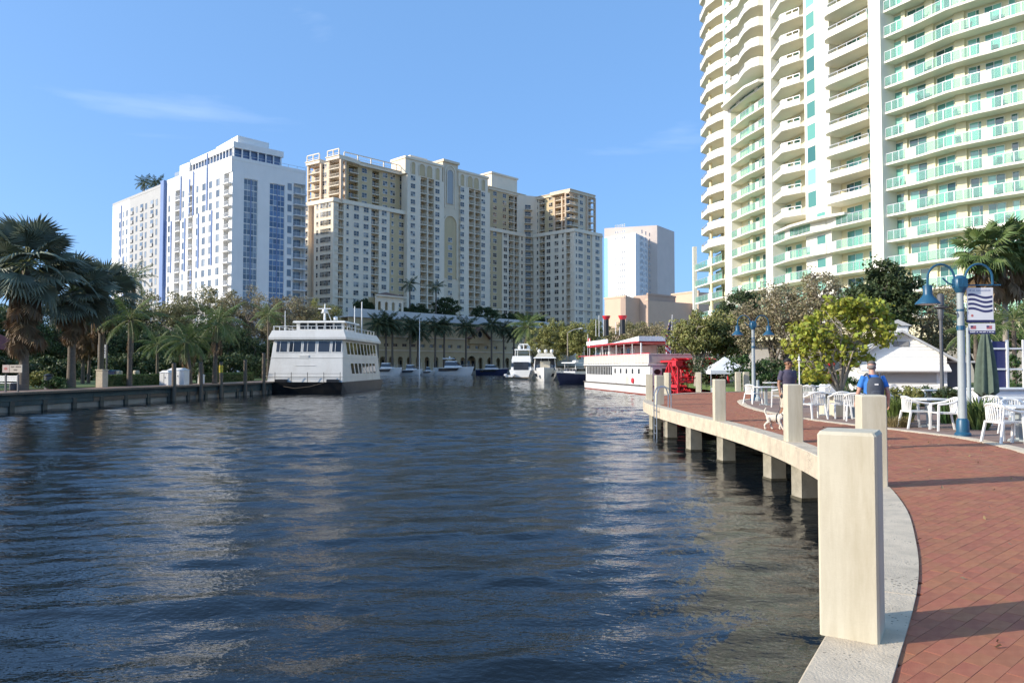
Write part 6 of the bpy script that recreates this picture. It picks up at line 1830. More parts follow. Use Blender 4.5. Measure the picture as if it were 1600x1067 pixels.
for i, (px, w, h, lab) in enumerate(((567,7,4.5,'dark clump left of the roof pavilion'), (648,12,4.2,'dark hedge right of the roof pavilion'), (695,13,7,'tallest dark shrub on the arcade terrace'), (757,14,5.5,'rounded dark shrub right of the centre on the arcade terrace'), (800,16,4,'long low dark shrub near the right end of the terrace'), (835,10,4,'dark shrub at the right end of the arcade terrace'))):
    p = fP.pt(fP.px(px, 9), 9); bush(lab, p.x, p.y, w, 4, h*1.45, l_dark, 90+i, z=zP-.7, n=110, per=70, ls=.5, cl=.9, group='shrubs on the arcade terrace')
for i, (px, lab) in enumerate(((221,'left one of two rooftop palms on the grey block'), (240,'right one of two rooftop palms on the grey block'))):
    p = gL.pt(gL.px(px, 6), 6); palm(lab, p.x, p.y, zz(287,p.y)-GZ, 'featherdk', 24, 1.3, .22, seed=85+i, z=GZ, group='rooftop palms', lo=-20)
palm('sunlit coconut palm behind the sport yacht', gx(829,182), 182, zz(512,182), 'feather', 38, 1.9, .22, lean=(-.6,0), dead=8, seed=95)
g4 = 'trees behind the yachts'
oak('yellow-green tree right of the coconut palm', 868, 172, 498, 75, l_olive, 101, g4, 170, ls=.4, per=90)
oak('yellow-green tree behind the street light', 915, 168, 496, 75, l_olive, 102, g4, 170, ls=.4, per=90)
oak('brownish tree between the smoke stacks and the flag', 990, 120, 502, 80, l_oak, 103, g4, 160)
oak('brownish tree behind the stern flag of the paddle boat', 1030, 116, 500, 90, l_brown, 104, g4, 160)
oak('thin brown tree left of the street light pole', 848, 150, 540, 40, l_oak, 105, g4, 60)
# ---- right bank
g5 = 'trees between the promenade and the condominium tower'
def bigtree(label, px, Y, ytop, ybot, wpx, leaf, seed, n=150, per=80, ls=.26, bark=None, trunk_r=.28, lean=(0,0), cl=.75):
    X = gx(px, Y); top, bot = zz(ytop, Y), zz(ybot, Y); r_ = wpx/F*Y/2*1.25; top += .5; bot -= .6; zc = (top+bot)/2; hz = (top-bot)/2
    lobes = [(lean[0],0,zc+hz*.2,r_*.62,r_*.6,hz*.75), (lean[0]-r_*.55,.3,zc-hz*.1,r_*.45,r_*.5,hz*.6), (lean[0]+r_*.55,-.3,zc,r_*.45,r_*.5,hz*.62), (lean[0],-r_*.4,zc-hz*.25,r_*.55,r_*.45,hz*.55), (lean[0]+r_*.2,0,zc+hz*.45,r_*.35,r_*.4,hz*.5)]
    return tree(label, X, Y, lobes, max(.8, bot*.5), leaf, n, per, ls, cl, trunk_r, bark, seed, group=g5, lean=(lean[0]*.5, lean[1]*.5), forks=8)
bigtree('light green tree with pale bare branches left of the tent', 1090, 62, 496, 548, 70, l_olive, 111, 110, 70, bark=m_palebark)
bigtree('light green tree with pale branches behind the white tent', 1130, 64, 494, 556, 75, l_olive, 112, 110, 70, bark=m_palebark)
bigtree('dark green tree against the foot of the condominium tower', 1160, 74, 459, 530, 80, l_dark, 113, 130)
bigtree('brownish thin-leaved oak behind the far lamp post', 1212, 58, 447, 560, 105, l_brown, 114, 150, 50, ls=.2)
bigtree('tall brownish oak above the seagrape tree', 1275, 56, 428, 555, 120, l_brown, 115, 170, 55, ls=.2)
bigtree('dark green tree above the white shed, touching the lowest balconies', 1378, 52, 416, 520, 105, l_dark, 116, 160, 80)
bigtree('brownish tree right of the white shed cupola', 1455, 56, 450, 545, 110, l_brown, 117, 120, 50, ls=.2)
bigtree('small brown tree behind the navy banner', 1530, 58, 480, 560, 90, l_oak, 118, 90, 50, ls=.22)
bigtree('green tree at the right edge behind the closed umbrella', 1610, 50, 470, 560, 90, l_shrub, 119, 90, 60, ls=.22)
bigtree('oak just right of the picture behind the cafe', 1720, 50, 440, 560, 150, l_oak, 120, 120, 60, ls=.24)
bigtree('dark tree right of the picture before the garage wall', 1880, 48, 430, 560, 160, l_dark, 121, 120, 60, ls=.24)
# seagrape in a planter, close by
sg = (gx(1312,24), 24.0)
lob = [(-.3,0,2.25,1.05,.9,.7), (.85,.1,2.6,1.0,.8,.5), (-1.2,0,1.75,.65,.7,.65), (1.4,0,2.1,.55,.6,.4), (1.0,.1,2.9,.6,.5,.3), (-.85,-.2,1.0,.55,.5,.45), (.35,0,3.05,.75,.6,.3), (-.1,-.3,1.5,.8,.5,.5), (.6,-.2,1.3,.5,.4,.35), (-.5,.2,.75,.4,.4,.3)]
tree('bright green seagrape tree with round leaves growing from a concrete planter', sg[0], sg[1], lob, .28, l_bright, 230, 15, .125, .30, .075, m_palebark, 131, z=.55, name='seagrape_tree', hexa=True, forks=14)
for i, (px, yc, lab) in enumerate(((1540,392,'sabal palm above the blue lamp arms'), (1572,385,'middle one of three sabal palms at the right edge'), (1606,380,'rightmost sabal palm, cut by the picture edge'))):
    palm(lab, gx(px,42+i), 42+i, zz(yc,42+i), 'sabal', 30, 1.1, .15, dead=12, seed=140+i, lo=-60, group='sabal palms before the tower', trunk=m_palebark)
for i, (px, yc, lab) in enumerate(((1525,520,'low palm half hidden behind the banner'), (1585,500,'low dark palm behind the blue and white frames'))):
    palm(lab, gx(px,36), 36, zz(yc,36), 'feather', 16, .6, .1, seed=150+i, group='low palms behind the cafe')
for i, (px, Y, w, h, leaf, lab) in enumerate(((1182,52,5,2.6,l_shrub,'big green shrub right of the tent behind the far lamp post'), (1215,54,5,2.4,l_dark,'dark shrub behind the man in the dark shirt'), (1115,58,5,2.6,l_dark,'dark shrub behind the white tent'), (1270,50,5,1.2,l_shrub,'low green shrub on the lawn behind the seagrape'),
        (1405,27,2.6,.9,l_olive,'olive flowering shrub left of the white shed wall'), (1440,29,2.4,.8,l_shrub,'small green shrub in front of the white shed'), (1330,34,3,1.2,l_shrub,'green shrub behind the planter'), (1490,26,1.6,.9,l_olive,'yellow-green shrub between the lamp and the closed umbrella'), (1590,30,4,2.4,l_shrub,'green shrub at the right picture edge behind the cafe'), (1240,56,6,2.0,l_dark,'dark shrub left of the seagrape'))):
    bush(lab, gx(px,Y), Y, w, w*.7, h, leaf, 160+i, n=34, per=60, ls=.2 if Y > 40 else .12, cl=.5 if Y > 40 else .25, group='shrubs on the right bank')
# spiky plants and long grass
def spiky(label, X, Y, h, n, mat_, seed, w=.05, spread=.7, name='spiky_plant'):
    rng = random.Random(seed); t = thing(name, label, 'plant', T(X, Y, 0)); mb = MB()
    for k in range(n):
        a = rng.uniform(0, 6.28); e = rng.uniform(.15, 1.0)*spread; l = h*rng.uniform(.65, 1.15); o_ = Vector((math.cos(a), math.sin(a), 0))
        p0 = o_*rng.uniform(0,.25)*spread; p1 = p0+o_*e*l*.45+Vector((0,0,l*.65)); p2 = p1+o_*e*l*.5+Vector((0,0,l*(.35-.5*e)))
        s = Vector((-o_.y, o_.x, 0))*w
        mb.add([p0-s, p0+s, p1+s*.8, p1-s*.8, p2], [(0,1,2,3), (3,2,4)])
    obj('leaf_tuft', mb, mat_, t)
    return t
spiky('bushy green palmetto beside the blue lamp post', gx(1527,18.6), 18.6, .95, 150, l_palm, 171, .028, .9)
spiky('spiky agave-like plant behind the left cafe chairs', gx(1478,20.6), 20.6, .8, 60, l_shrub, 172, .03, .9)
spiky('tall tuft of green grass right of the man in blue', gx(1396,20.2), 20.2, .85, 600, l_grass, 173, .008, .75, 'grass_tuft')
spiky('grass tuft at the corner of the planted bed', gx(1414,21.2), 21.2, .7, 400, l_grass, 174, .008, .8, 'grass_tuft')
spiky('dry short grass below the left cafe chairs', gx(1400,19.4), 19.4, .35, 400, mat('dry_grass', (0.24,0.19,0.08), .8, isl=.3, trans=.2), 175, .008, 1.2, 'grass_tuft')
spiky('small grass tuft in front of the planter', gx(1290,24.6), 24.6, .5, 300, l_grass, 176, .008, .8, 'grass_tuft')
# ================================================================== STREET FURNITURE AND CAFE
# ---- white shed with cupola
SX, SY = gx(1408,36), 36.0
SH = thing('white_shed', 'white clapboard shed with a grey gable roof and small cupola', 'shed', T(SX, SY, 0, R(-20)))
shw, shd, ev, rg = 1.95, 5.2, 2.0, 3.2
m_dkpole0 = mat('dark_timber', (.10,.10,.105), .7)
m_clap = mat('white_clapboard', (0.80,0.79,0.75), .6, var=.06, scale=2, dirt=(.6,.57,.5), dirt_amt=.2)
m_shroof = mat('shed_roof', (0.42,0.42,0.41), .6, var=.1, scale=2)
mb = MB(); mb.add([(-shw,0,0),(shw,0,0),(shw,0,ev),(0,0,rg),(-shw,0,ev),(-shw,shd,0),(shw,shd,0),(shw,shd,ev),(0,shd,rg),(-shw,shd,ev)], [(0,1,2,3,4),(9,8,7,6,5),(0,5,6,1),(1,6,7,2),(4,9,5,0)]); obj('wall', mb, m_clap, SH)
bd = 0
for k in range(20):
    z = .12+k*.16
    w = shw if z < ev else shw*(rg-z)/(rg-ev)
    if w < .15: break
    mb = MB(); mb.add([(-w,-.03,z),(w,-.03,z),(w,-.006,z+.155),(-w,-.006,z+.155),(-w,0,z),(w,0,z)], [(0,1,2,3),(4,5,1,0)]); obj('clapboard', mb, m_clap, SH)
for s in (-1, 1):
    mb = MB(); a, b_ = Vector((0,0,rg+.04)), Vector((s*(shw+.45),0,ev-.25)); nn = Vector((s*(rg-ev),0,shw)).normalized()*.09
    v = []
    for y in (-.45, shd+.3): v += [(a.x,y,a.z),(b_.x,y,b_.z),(b_.x+nn.x,y,b_.z+nn.z),(a.x+nn.x*.0,y,a.z+.1)]
    mb.add(v, [(0,1,2,3),(7,6,5,4),(3,2,6,7),(0,4,5,1),(1,5,6,2)]); obj('roof_slope', mb, m_shroof, SH)
mb = MB(); mb.box(-.34,.34,-.06,-.02,2.55,2.79); obj('gable_vent', mb, m_dark, SH)
for k in range(5):
    mb = MB(); mb.box(-.33,.33,-.075,-.05,2.57+k*.045,2.595+k*.045); obj('vent_slat', mb, m_shroof, SH)
mb = MB(); mb.box(-.48,.48,1.0,2.0,2.7,3.62); obj('cupola', mb, m_clap, SH)
for k in range(6):
    mb = MB(); mb.box(-.44,.44,.97,1.0,3.12+k*.08,3.165+k*.08); obj('cupola_louvre', mb, m_white, SH)
mb = MB(); mb.add([(-.64,.84,3.6),(.64,.84,3.6),(.64,2.16,3.6),(-.64,2.16,3.6),(0,.84,3.92),(0,2.16,3.92)], [(0,1,4),(2,3,5),(0,4,5,3),(1,2,5,4),(3,2,1,0)]); obj('cupola_roof', mb, m_shroof, SH)
mb = MB(); mb.add([(-shw+.1,-.06,1.62),(shw+.05,-.06,1.62),(shw+.05,-.75,1.32),(-shw+.1,-.75,1.32),(-shw+.1,-.06,1.69),(shw+.05,-.06,1.69),(shw+.05,-.78,1.39),(-shw+.1,-.78,1.39)], [(0,1,2,3),(7,6,5,4),(2,1,5,6),(3,2,6,7),(0,3,7,4)]); obj('serving_awning', mb, m_clap, SH)
mb = MB(); mb.box(-1.6,1.5,-.05,-.02,.75,1.25); obj('hatch', mb, m_greywall, SH)
mb = MB(); mb.box(shw+.02,shw+1.1,.5,4.8,0,1.75); obj('lean_to', mb, m_dkpole0, SH)
mb = MB(); mb.box(shw,shw+1.25,.35,4.9,1.75,1.84); obj('lean_to_roof', mb, m_shroof, SH)

# ---- blue lamp posts with two swan-neck arms
def lamp(label, X, Y, banner=False, rz=0):
    t = thing('lamp_post', label, 'lamp post', T(X, Y, 0, rz), 'blue lamp posts along the promenade')
    mb = MB(); mb.lathe([(.17,0),(.17,.05),(.135,.09),(.13,.34),(.095,.40)], 14); obj('base', mb, m_blue, t, smooth=True)
    mb = MB(); mb.lathe([(.09,.36),(.078,2.0),(.07,3.32)], 14); obj('pole', mb, m_bluegrey, t, smooth=True)
    mb = MB(); mb.lathe([(.088,2.42),(.088,2.52)], 12); mb.lathe([(.08,2.85),(.08,2.9)], 12); obj('collar', mb, m_blue, t)
    mb = MB(); mb.lathe([(.085,3.28),(.13,3.36),(.15,3.42),(.15,3.58),(.11,3.64),(.05,3.68)], 12)
    for k in range(6):
        a = k*math.pi/3; mb.box(.12*math.cos(a)-.04, .12*math.cos(a)+.04, .12*math.sin(a)-.04, .12*math.sin(a)+.04, 3.40, 3.60)
    obj('hub', mb, m_blue, t, smooth=True)
    for s in (-1, 1):
        pts = [(s*.10,0,3.52)] + [(s*(.42-.30*math.cos(a)), 0, 3.60+.34*math.sin(a)) for a in [k*math.pi/12 for k in range(1, 12)]] + [(s*.72,0,3.52), (s*.72,0,3.46)]
        mb = MB(); mb.tube(pts, .026, 8); arm = obj('arm', mb, m_blue, t, smooth=True)
        if not (banner and s > 0):
            mb = MB(); mb.lathe([(.045,.0),(.10,-.02),(.095,-.22),(.12,-.27),(.26,-.42),(.27,-.45),(.25,-.45)], 18, (s*.72,0,3.47)); obj('lamp_shade', mb, m_blue, arm, M=WM[t.name], smooth=True)
            mb = MB(); mb.lathe([(.235,0),(.18,-.03),(.02,-.05)], 14, (s*.72,0,3.04)); obj('lens', mb, mat('frosted_lens', (.7,.68,.62), .3), arm, M=WM[t.name], smooth=True)
    mb = MB(); mb.tube([(-.1,0,3.45),(-.26,0,3.5),(-.38,0,3.62)], .02, 6); mb.tube([(.1,0,3.45),(.9 if banner else .3,0,3.45)], .018, 6); obj('scroll_bracket', mb, m_blue, t)
    return t
l1 = lamp('near blue-topped lamp post carrying the wave banner', gx(1502,16.9), 16.9, True, R(-4))
l2 = lamp('far blue lamp post with two bell lamps left of the man in the dark shirt', gx(1177,34.2), 34.2, False, R(0))
# banner on the near one
BN = thing('wave_banner', 'white banner with dark wavy stripes and small flags on the near lamp post', 'banner', WM[l1.name] @ T(.115, -.02, 2.35))
bw, bh = .60, 1.04
m_ban = mat('banner_white', (.74,.73,.72), .7, var=.04); m_bnavy = mat('banner_navy', (.035,.04,.13), .7)
mb = MB(); mb.box(.02,bw,-.004,.004,.30,bh); obj('upper_cloth', mb, m_ban, BN)
mb = MB(); mb.box(.04,bw+.03,-.004,.004,-.02,.22); obj('lower_cloth', mb, m_ban, BN)
def strip(f, x0, x1, th, y, n=24):
    mb = MB(); v = []
    for i in range(n+1):
        x = x0+(x1-x0)*i/n; z = f((x-x0)/(x1-x0)); v += [(x,y,z-th/2),(x,y,z+th/2)]
    mb.add(v, [(2*i,2*i+2,2*i+3,2*i+1) for i in range(n)]); return mb
for k in range(4):
    obj('wave_stripe', strip(lambda s: .86-.105*k+.028*math.sin(s*6.0+.5)-.03*s, .045, bw-.02, .052, -.0065), m_bnavy, BN)
mb = MB(); mb.box(.04,bw+.03,-.0065,-.0045,-.02,.055); obj('navy_foot', mb, m_bnavy, BN)
mb = MB(); mb.box(0,bw+.02,-.012,.012,.24,.275); mb.box(0,bw+.02,-.012,.012,.255,.30); obj('lower_bracket', mb, m_bnavy, BN)
def print_line(x0, x1, z, h, parent, m_, y, seed, fill=.72):
    """a line of print too small and worn to read: uneven narrow marks in word-like runs"""
    r_ = random.Random(seed); mb = MB(); x = x0
    while x < x1:
        w = h*r_.uniform(.35, .6)
        if r_.random() > .12:
            mb.box(x, min(x+w*fill, x1), y-.0006, y+.0006, z+h*r_.uniform(0,.12), z+h*r_.uniform(.72,1))
        x += w
    return obj('worn_print', mb, m_, parent)
m_faint = mat('faded_print', (.42,.44,.52), .7)
print_line(.08, .54, .95, .055, BN, m_faint, -.0062, 1)
for i, (x0_, x1_) in enumerate(((.07,.19), (.22,.25), (.28,.42), (.445,.465), (.49,.60))): print_line(x0_, x1_, .012, .028, BN, m_ban, -.0078, 5+i, .9)
for x in (.09, .44):
    mb = MB(); mb.box(x,x+.12,-.0062,-.0048,.09,.17); fl = obj('flag_print', mb, mat('print_pink', (.50,.16,.17), .7), BN)
    mb = MB(); mb.box(x,x+.055,-.0078,-.0064,.13,.17); obj('canton', mb, m_bnavy, fl, M=WM[BN.name])
mb = MB(); mb.ball((.13,-.006,.40), (.03,.002,.03)); obj('emblem', mb, mat('print_red', (.55,.18,.16), .7), BN)
# other poles
def pole(label, X, Y, h, r_, m_, cap=None, name='pole', cat='pole', top=None):
    t = thing(name, label, cat, T(X, Y, 0)); mb = MB(); mb.tube([(0,0,0),(0,0,h)], [r_, r_*.8], 10); obj('shaft', mb, m_, t, smooth=True)
    mb = MB(); mb.lathe([(r_*1.6,0),(r_*1.6,.12),(r_*1.05,.2)], 10); obj('foot', mb, m_, t)
    if cap: mb = MB(); mb.lathe(cap, 14, (0,0,h)); obj('lamp_head', mb, top or m_, t, smooth=True)
    return t
m_dkpole = mat('dark_grey_pole', (.10,.10,.105), .5)
pole('dark path light with a flat round cap left of the banner post', gx(1471,26.5), 26.5, zz(500,26.5), .07, m_dkpole, [(.07,0),(.09,.1),(.1,.35),(.09,.4),(.24,.45),(.24,.48),(.05,.5),(.11,.52),(.11,.9),(.05,.95)], 'path_light', 'path light')
pole('plain grey pole right behind the near lamp post', gx(1513,18.8), 18.8, zz(512,18.8), .055, m_bluegrey)
pole('thin white pole with a finial behind the man in the dark shirt', gx(1248.5,23), 23, 1.75, .022, m_white, [(.022,0),(.05,.02),(.05,.05),(.02,.08),(.035,.12),(.0,.16)], 'umbrella_pole')
pole('short grey bollard beside the far lamp post', gx(1183.5,33.6), 33.6, .95, .08, m_bluegrey, None, 'bollard', 'bollard')
# ---- closed green umbrella
CU = thing('closed_umbrella', 'closed dark green patio umbrella at the right side of the cafe', 'umbrella', T(gx(1540,21.5), 21.5, 0))
mb = MB(); mb.tube([(0,0,0),(0,0,2.75)], .03, 8); obj('pole', mb, m_wood, CU)
mb = MB(); secs = []
for z, r_ in ((.75,.22), (.8,.27), (1.3,.25), (1.8,.20), (2.2,.15), (2.5,.09), (2.62,.03)):
    secs.append([(r_*(1+.22*math.cos(8*t))*math.cos(t), r_*(1+.22*math.cos(8*t))*math.sin(t), z+.05*math.cos(8*t)*(z < 1)) for t in [k*math.pi/24 for k in range(48)]])
mb.loft(secs, 0, True); obj('folded_canopy', mb, mat('green_canvas', (.085,.115,.085), .85, var=.25, scale=6), CU, smooth=True)
mb = MB(); mb.lathe([(.3,0),(.32,.05),(.3,.1),(.05,.14)], 14); obj('base', mb, m_dkpole, CU)
# ---- white tent
TN = thing('pop_up_tent', 'small white pop-up canopy tent on the low dock beside the paddle wheel', 'tent', T(gx(1132,57), 57, -.85))
for sx in (-1.45, 1.45):
    for sy in (-1.45, 1.45):
        mb = MB(); mb.tube([(sx,sy,0),(sx,sy,2.15)], .03, 6); obj('leg', mb, m_railmetal, TN)
mb = MB(); q = 1.5
mb.add([(-q,-q,2.1),(q,-q,2.1),(q,q,2.1),(-q,q,2.1),(-q*.45,-q*.45,2.62),(q*.45,-q*.45,2.62),(q*.45,q*.45,2.62),(-q*.45,q*.45,2.62),(0,0,3.15)], [(0,1,5,4),(1,2,6,5),(2,3,7,6),(3,0,4,7),(4,5,8),(5,6,8),(6,7,8),(7,4,8)]); obj('canopy', mb, m_cloth, TN)
mb = MB()
for a, b_ in (((-q,-q),(q,-q)), ((q,-q),(q,q)), ((q,q),(-q,q)), ((-q,q),(-q,-q))):
    mb.add([(a[0],a[1],1.83),(b_[0],b_[1],1.83),(b_[0],b_[1],2.1),(a[0],a[1],2.1)], [(0,1,2,3)])
obj('valance', mb, m_cloth, TN)
DK = thing('low_dock', 'low timber dock under the white tent', 'dock', T(gx(1132,57), 57, WZ))
mb = MB()
for k in range(16):
    y = 50+k*1.05; mb.box(11.0 if y > 62 else 13, 24, y, y+1.02, -1.0, -.86)
for i, p in enumerate(mb.v): pass
for k in range(16):
    b2 = MB(); y = 50+k*1.05; b2.box(20.5 if y > 60.5 else 13.2, 24, y, y+1.02, -1.0, -.86); obj('plank', b2, m_wood, DK, rel=False, M=I4)
# table and tan bundle under the tent
t = thing('folding_table', 'folding table with a grey cloth under the white tent', 'table', T(gx(1130,57), 57, -.86)); mb = MB(); mb.box(-.9,.9,-.35,.35,.70,.74); obj('table_top', mb, m_white, t); mb = MB(); mb.box(-.88,.88,-.34,.34,.03,.70); obj('cloth', mb, m_greywall, t)
# ---- planter of the seagrape and other pots
t = thing('concrete_planter', 'square concrete planter holding the seagrape tree', 'planter', T(sg[0], sg[1], 0, R(8)))
mb = MB(); mb.loft([[(-.5,-.5,0),(.5,-.5,0),(.5,.5,0),(-.5,.5,0)], [(-.52,-.52,.62),(.52,-.52,.62),(.52,.52,.62),(-.52,.52,.62)], [(-.46,-.46,.62),(.46,-.46,.62),(.46,.46,.62),(-.46,.46,.62)], [(-.45,-.45,.52),(.45,-.45,.52),(.45,.45,.52),(-.45,.45,.52)]], 0, True); obj('pot', mb, m_conc, t)
mb = MB(); mb.box(-.45,.45,-.45,.45,.50,.545); obj('soil', mb, m_bark, t)
# ---- red ornament
t = thing('red_flowers', 'two-tiered cluster of bright red flowers on a white box behind the seagrape', 'flowers', T(gx(1296,33), 33, 0))
mb = MB(); mb.cbox(-.35,.35,-.3,.3,0,.78,.03); obj('plinth', mb, m_white, t)
rg_ = np.random.default_rng(77); l_red = leafmat('red_petal', (.62,.03,.035), .2, .01, .2)
obj('lower_blooms', leaf_cloud(rg_, lobes_to_clumps(rg_, [(0,0,1.12,.26,.2,.22)], 22), np.full(22,.1), 12, .14, l_red, 'lower_blooms'), None, t)
obj('upper_blooms', leaf_cloud(rg_, lobes_to_clumps(rg_, [(0,0,1.66,.17,.14,.1)], 12), np.full(12,.08), 12, .13, l_red, 'upper_blooms'), None, t)
mb = MB(); mb.tube([(0,0,.7),(.02,0,1.2),(0,0,1.65)], [.03,.025,.02], 6); obj('stem', mb, m_bark, t)

# ---- cafe chairs and tables
def build_chair():
    t = thing('cafe_chair', 'white slatted cafe armchair', 'chair', I4, 'white cafe chairs')
    mb = MB(); mb.loft([[(-.24,-.23,.42),(.24,-.23,.42),(.22,.22,.41),(-.22,.22,.41)], [(-.25,-.24,.455),(.25,-.24,.455),(.23,.22,.445),(-.23,.22,.445)]], 0, True); obj('seat', mb, m_chair, t)
    for sx in (-1, 1):
        mb = MB(); mb.loft([[(sx*.27-.022,-.27,0),(sx*.27+.022,-.27,0),(sx*.27+.022,-.23,0),(sx*.27-.022,-.23,0)], [(sx*.255-.022,-.245,.64),(sx*.255+.022,-.245,.64),(sx*.255+.022,-.195,.64),(sx*.255-.022,-.195,.64)]], 0, True); obj('leg', mb, m_chair, t)
        mb = MB(); mb.loft([[(sx*.25-.02,.30,0),(sx*.25+.02,.30,0),(sx*.25+.02,.34,0),(sx*.25-.02,.34,0)], [(sx*.225-.022,.2,.45),(sx*.225+.022,.2,.45),(sx*.225+.022,.245,.45),(sx*.225-.022,.245,.45)]], 0, True); obj('leg', mb, m_chair, t)
    # arms and curved back rail in one sweep
    pts = [(-.265,-.24,.64), (-.275,-.05,.665), (-.27,.12,.70), (-.235,.22,.76), (-.13,.275,.80), (0,.29,.81), (.13,.275,.80), (.235,.22,.76), (.27,.12,.70), (.275,-.05,.665), (.265,-.24,.64)]
    mb = MB(); mb.tube(pts, [.026]*11, 7); obj('back_rail', mb, m_chair, t, smooth=True)
    mb = MB()
    for k in range(9):
        a = (k-4)/4; xt, xb = .235*a, .20*a; yt = .285-.075*a*a; zt_ = .80-.05*a*a
        mb.loft([[(xb-.014,.215,.43),(xb+.014,.215,.43),(xb+.014,.227,.43),(xb-.014,.227,.43)], [(xt-.014,yt-.01,zt_),(xt+.014,yt-.01,zt_),(xt+.014,yt+.006,zt_),(xt-.014,yt+.006,zt_)]], 0, True)
    obj('back_slats', mb, m_chair, t)
    return t
chair0 = build_chair()
first = [True]
def chair(label, px, Y, face):
    """face: direction the sitter looks, degrees from straight away from the camera, clockwise"""
    M_ = T(gx(px, Y), Y, .001, R(180-face))
    if first[0]:
        first[0] = False; chair0.matrix_local = M_; WM[chair0.name] = M_; chair0['label'] = label; return
    copy_thing(chair0, M_, label)
def build_table():
    t = thing('cafe_table', 'white cafe table', 'table', I4, 'white cafe tables')
    mb = MB(); mb.cbox(-.40,.40,-.40,.40,.715,.75,.008); obj('table_top', mb, m_chair, t)
    mb = MB(); mb.box(-.05,.05,-.05,.05,.03,.715); obj('pedestal', mb, m_bluegrey, t)
    mb = MB(); mb.cbox(-.26,.26,-.05,.05,0,.035,.008); mb.cbox(-.05,.05,-.26,.26,.0,.034,.008); obj('foot', mb, m_bluegrey, t)
    return t
table0 = build_table(); tf = [True]
def table(label, px, Y, rz=0):
    M_ = T(gx(px, Y), Y, .001, R(rz))
    if tf[0]:
        tf[0] = False; table0.matrix_local = M_; WM[table0.name] = M_; table0['label'] = label; return
    copy_thing(table0, M_, label)
chair('white cafe chair facing right, between the grass tuft and the near lamp post', 1428, 19.0, 90)
chair('white cafe chair facing left, just left of the near lamp post', 1474, 18.3, -80)
table('white cafe table between two chairs left of the near lamp post', 1450, 19.3, 10)
chair('white cafe chair with its back to the palmetto, nearest to the right edge', 1566, 15.4, 80)
chair('white cafe chair cut by the right picture edge, facing left', 1612, 15.2, -100)
table('near white cafe table at the right picture edge', 1590, 15.7, 5)
chair('white cafe chair behind the near right table', 1588, 17.2, 180)
chair('white cafe chair seen from behind, left of the post with the man in blue', 1311, 22.6, 5)
chair('white cafe chair seen from behind, just right of the third post', 1271, 22.4, -8)
table('long-looking white cafe table behind the two chairs seen from behind', 1290, 23.8, 4)
table('white cafe table right of the planter front', 1330, 22.6, 4)
chair('white cafe chair half hidden by the second post', 1334, 21.6, 20)
chair('white cafe chair facing right, leftmost of all, below the far lamp post', 1176, 31.0, 60)
chair('white cafe chair facing left behind the man with the dog', 1215, 28.6, -70)
table('white cafe table between the leftmost chair and the man with the dog', 1196, 30.2, 0)
table('farther white cafe table left of the man in the dark shirt', 1207, 38.0, 0)
chair('white cafe chair far back between the man and the planter', 1262, 30.5, 10)
table('white cafe table far back, left of the red ornament', 1272, 31.5, 8)
chair('white cafe chair facing the far table left of the red ornament', 1287, 30.8, -60)
chair('white cafe chair far back in front of the white shed', 1438, 27.5, 100)
table('white cafe table far back in front of the white shed', 1450, 26.4, 4)
chair('white cafe chair far back right of the dark path light', 1484, 26.8, -90)
chair('white cafe chair in the second row at the right, before the closed umbrella', 1556, 19.4, 60)
table('white cafe table in the second row at the right', 1578, 20.2, 0)
chair('white cafe chair in the second row at the right picture edge', 1606, 19.6, -60)
# light blue and white garden frames at the right edge
t = thing('screen_frame', 'tall white frame with navy panels at the right edge behind the cafe', 'screen', T(gx(1580,27), 27, 0))
for x in (-.75, -.15, .45, 1.05):
    mb = MB(); mb.box(x-.035,x+.035,-.035,.035,0,2.55); obj('post', mb, m_white, t)
for z in (.7, 1.45, 2.2):
    mb = MB(); mb.box(-.75,1.05,-.02,.02,z,z+.06); obj('rail', mb, m_white, t)
for x0, x1 in ((-.70,-.2), (.50,1.0)):
    mb = MB(); mb.box(x0,x1,.022,.035,.8,2.5); obj('panel', mb, m_bnavy, t)
t = thing('service_counter', 'low white covered counter behind the tables at the right edge', 'counter', T(gx(1580,23.5), 23.5, 0, R(6)))
mb = MB(); mb.cbox(-1.5,1.5,-.4,.4,0,.85,.08); obj('body', mb, m_cloth, t)
mb = MB(); mb.cbox(-1.55,1.55,-.45,.45,.85,.9,.01); obj('top', mb, m_white, t)
# terrace kerb stones and low wall behind the seating
t = thing('low_wall', 'low pale stone wall between the cafe terrace and the lawn', 'wall', T(20, 36.6, 0))
x = 12.0
while x < 24:
    b2 = MB(); b2.cbox(x, x+.98, 36.75, 37.05, 0, .32, .02); obj('stone', b2, m_capconc, t, rel=False, M=I4); x += 1.0

# ---- left bank furniture
def lbw(px, d):
    p = lb(px, d); return p.x, p.y
t = thing('notice_board', 'tan two-panel sign on two posts at the left edge of the bank', 'sign', T(*lbw(22,.9), 0, R(76-90)))
Ys = lb(22,.9).y; k_ = Ys/F
for px in (7, 31):
    mb = MB(); x = (px-22)*k_; mb.box(x-.045,x+.045,-.04,.04,0,zz(585,Ys)); obj('post', mb, m_dkpole, t)
m_signtan = mat('sign_tan', (.46,.40,.32), .7)
z0_, z1_ = zz(582,Ys), zz(570,Ys)
mb = MB(); mb.box((2-22)*k_,(15.2-22)*k_,-.07,-.04,z0_,z1_); obj('small_panel', mb, mat('sign_pink', (.45,.35,.31), .7), t)
mb = MB(); mb.box((16-22)*k_,(40-22)*k_,-.07,-.04,z0_,z1_); obj('panel', mb, m_signtan, t)
m_signtxt = mat('sign_brown', (.13,.10,.08), .8)
print_line((18.5-22)*k_, (38-22)*k_, z0_+.30, .11, t, m_signtxt, -.0725, 11); print_line((24-22)*k_, (31-22)*k_, z0_+.11, .11, t, m_signtxt, -.0725, 12)
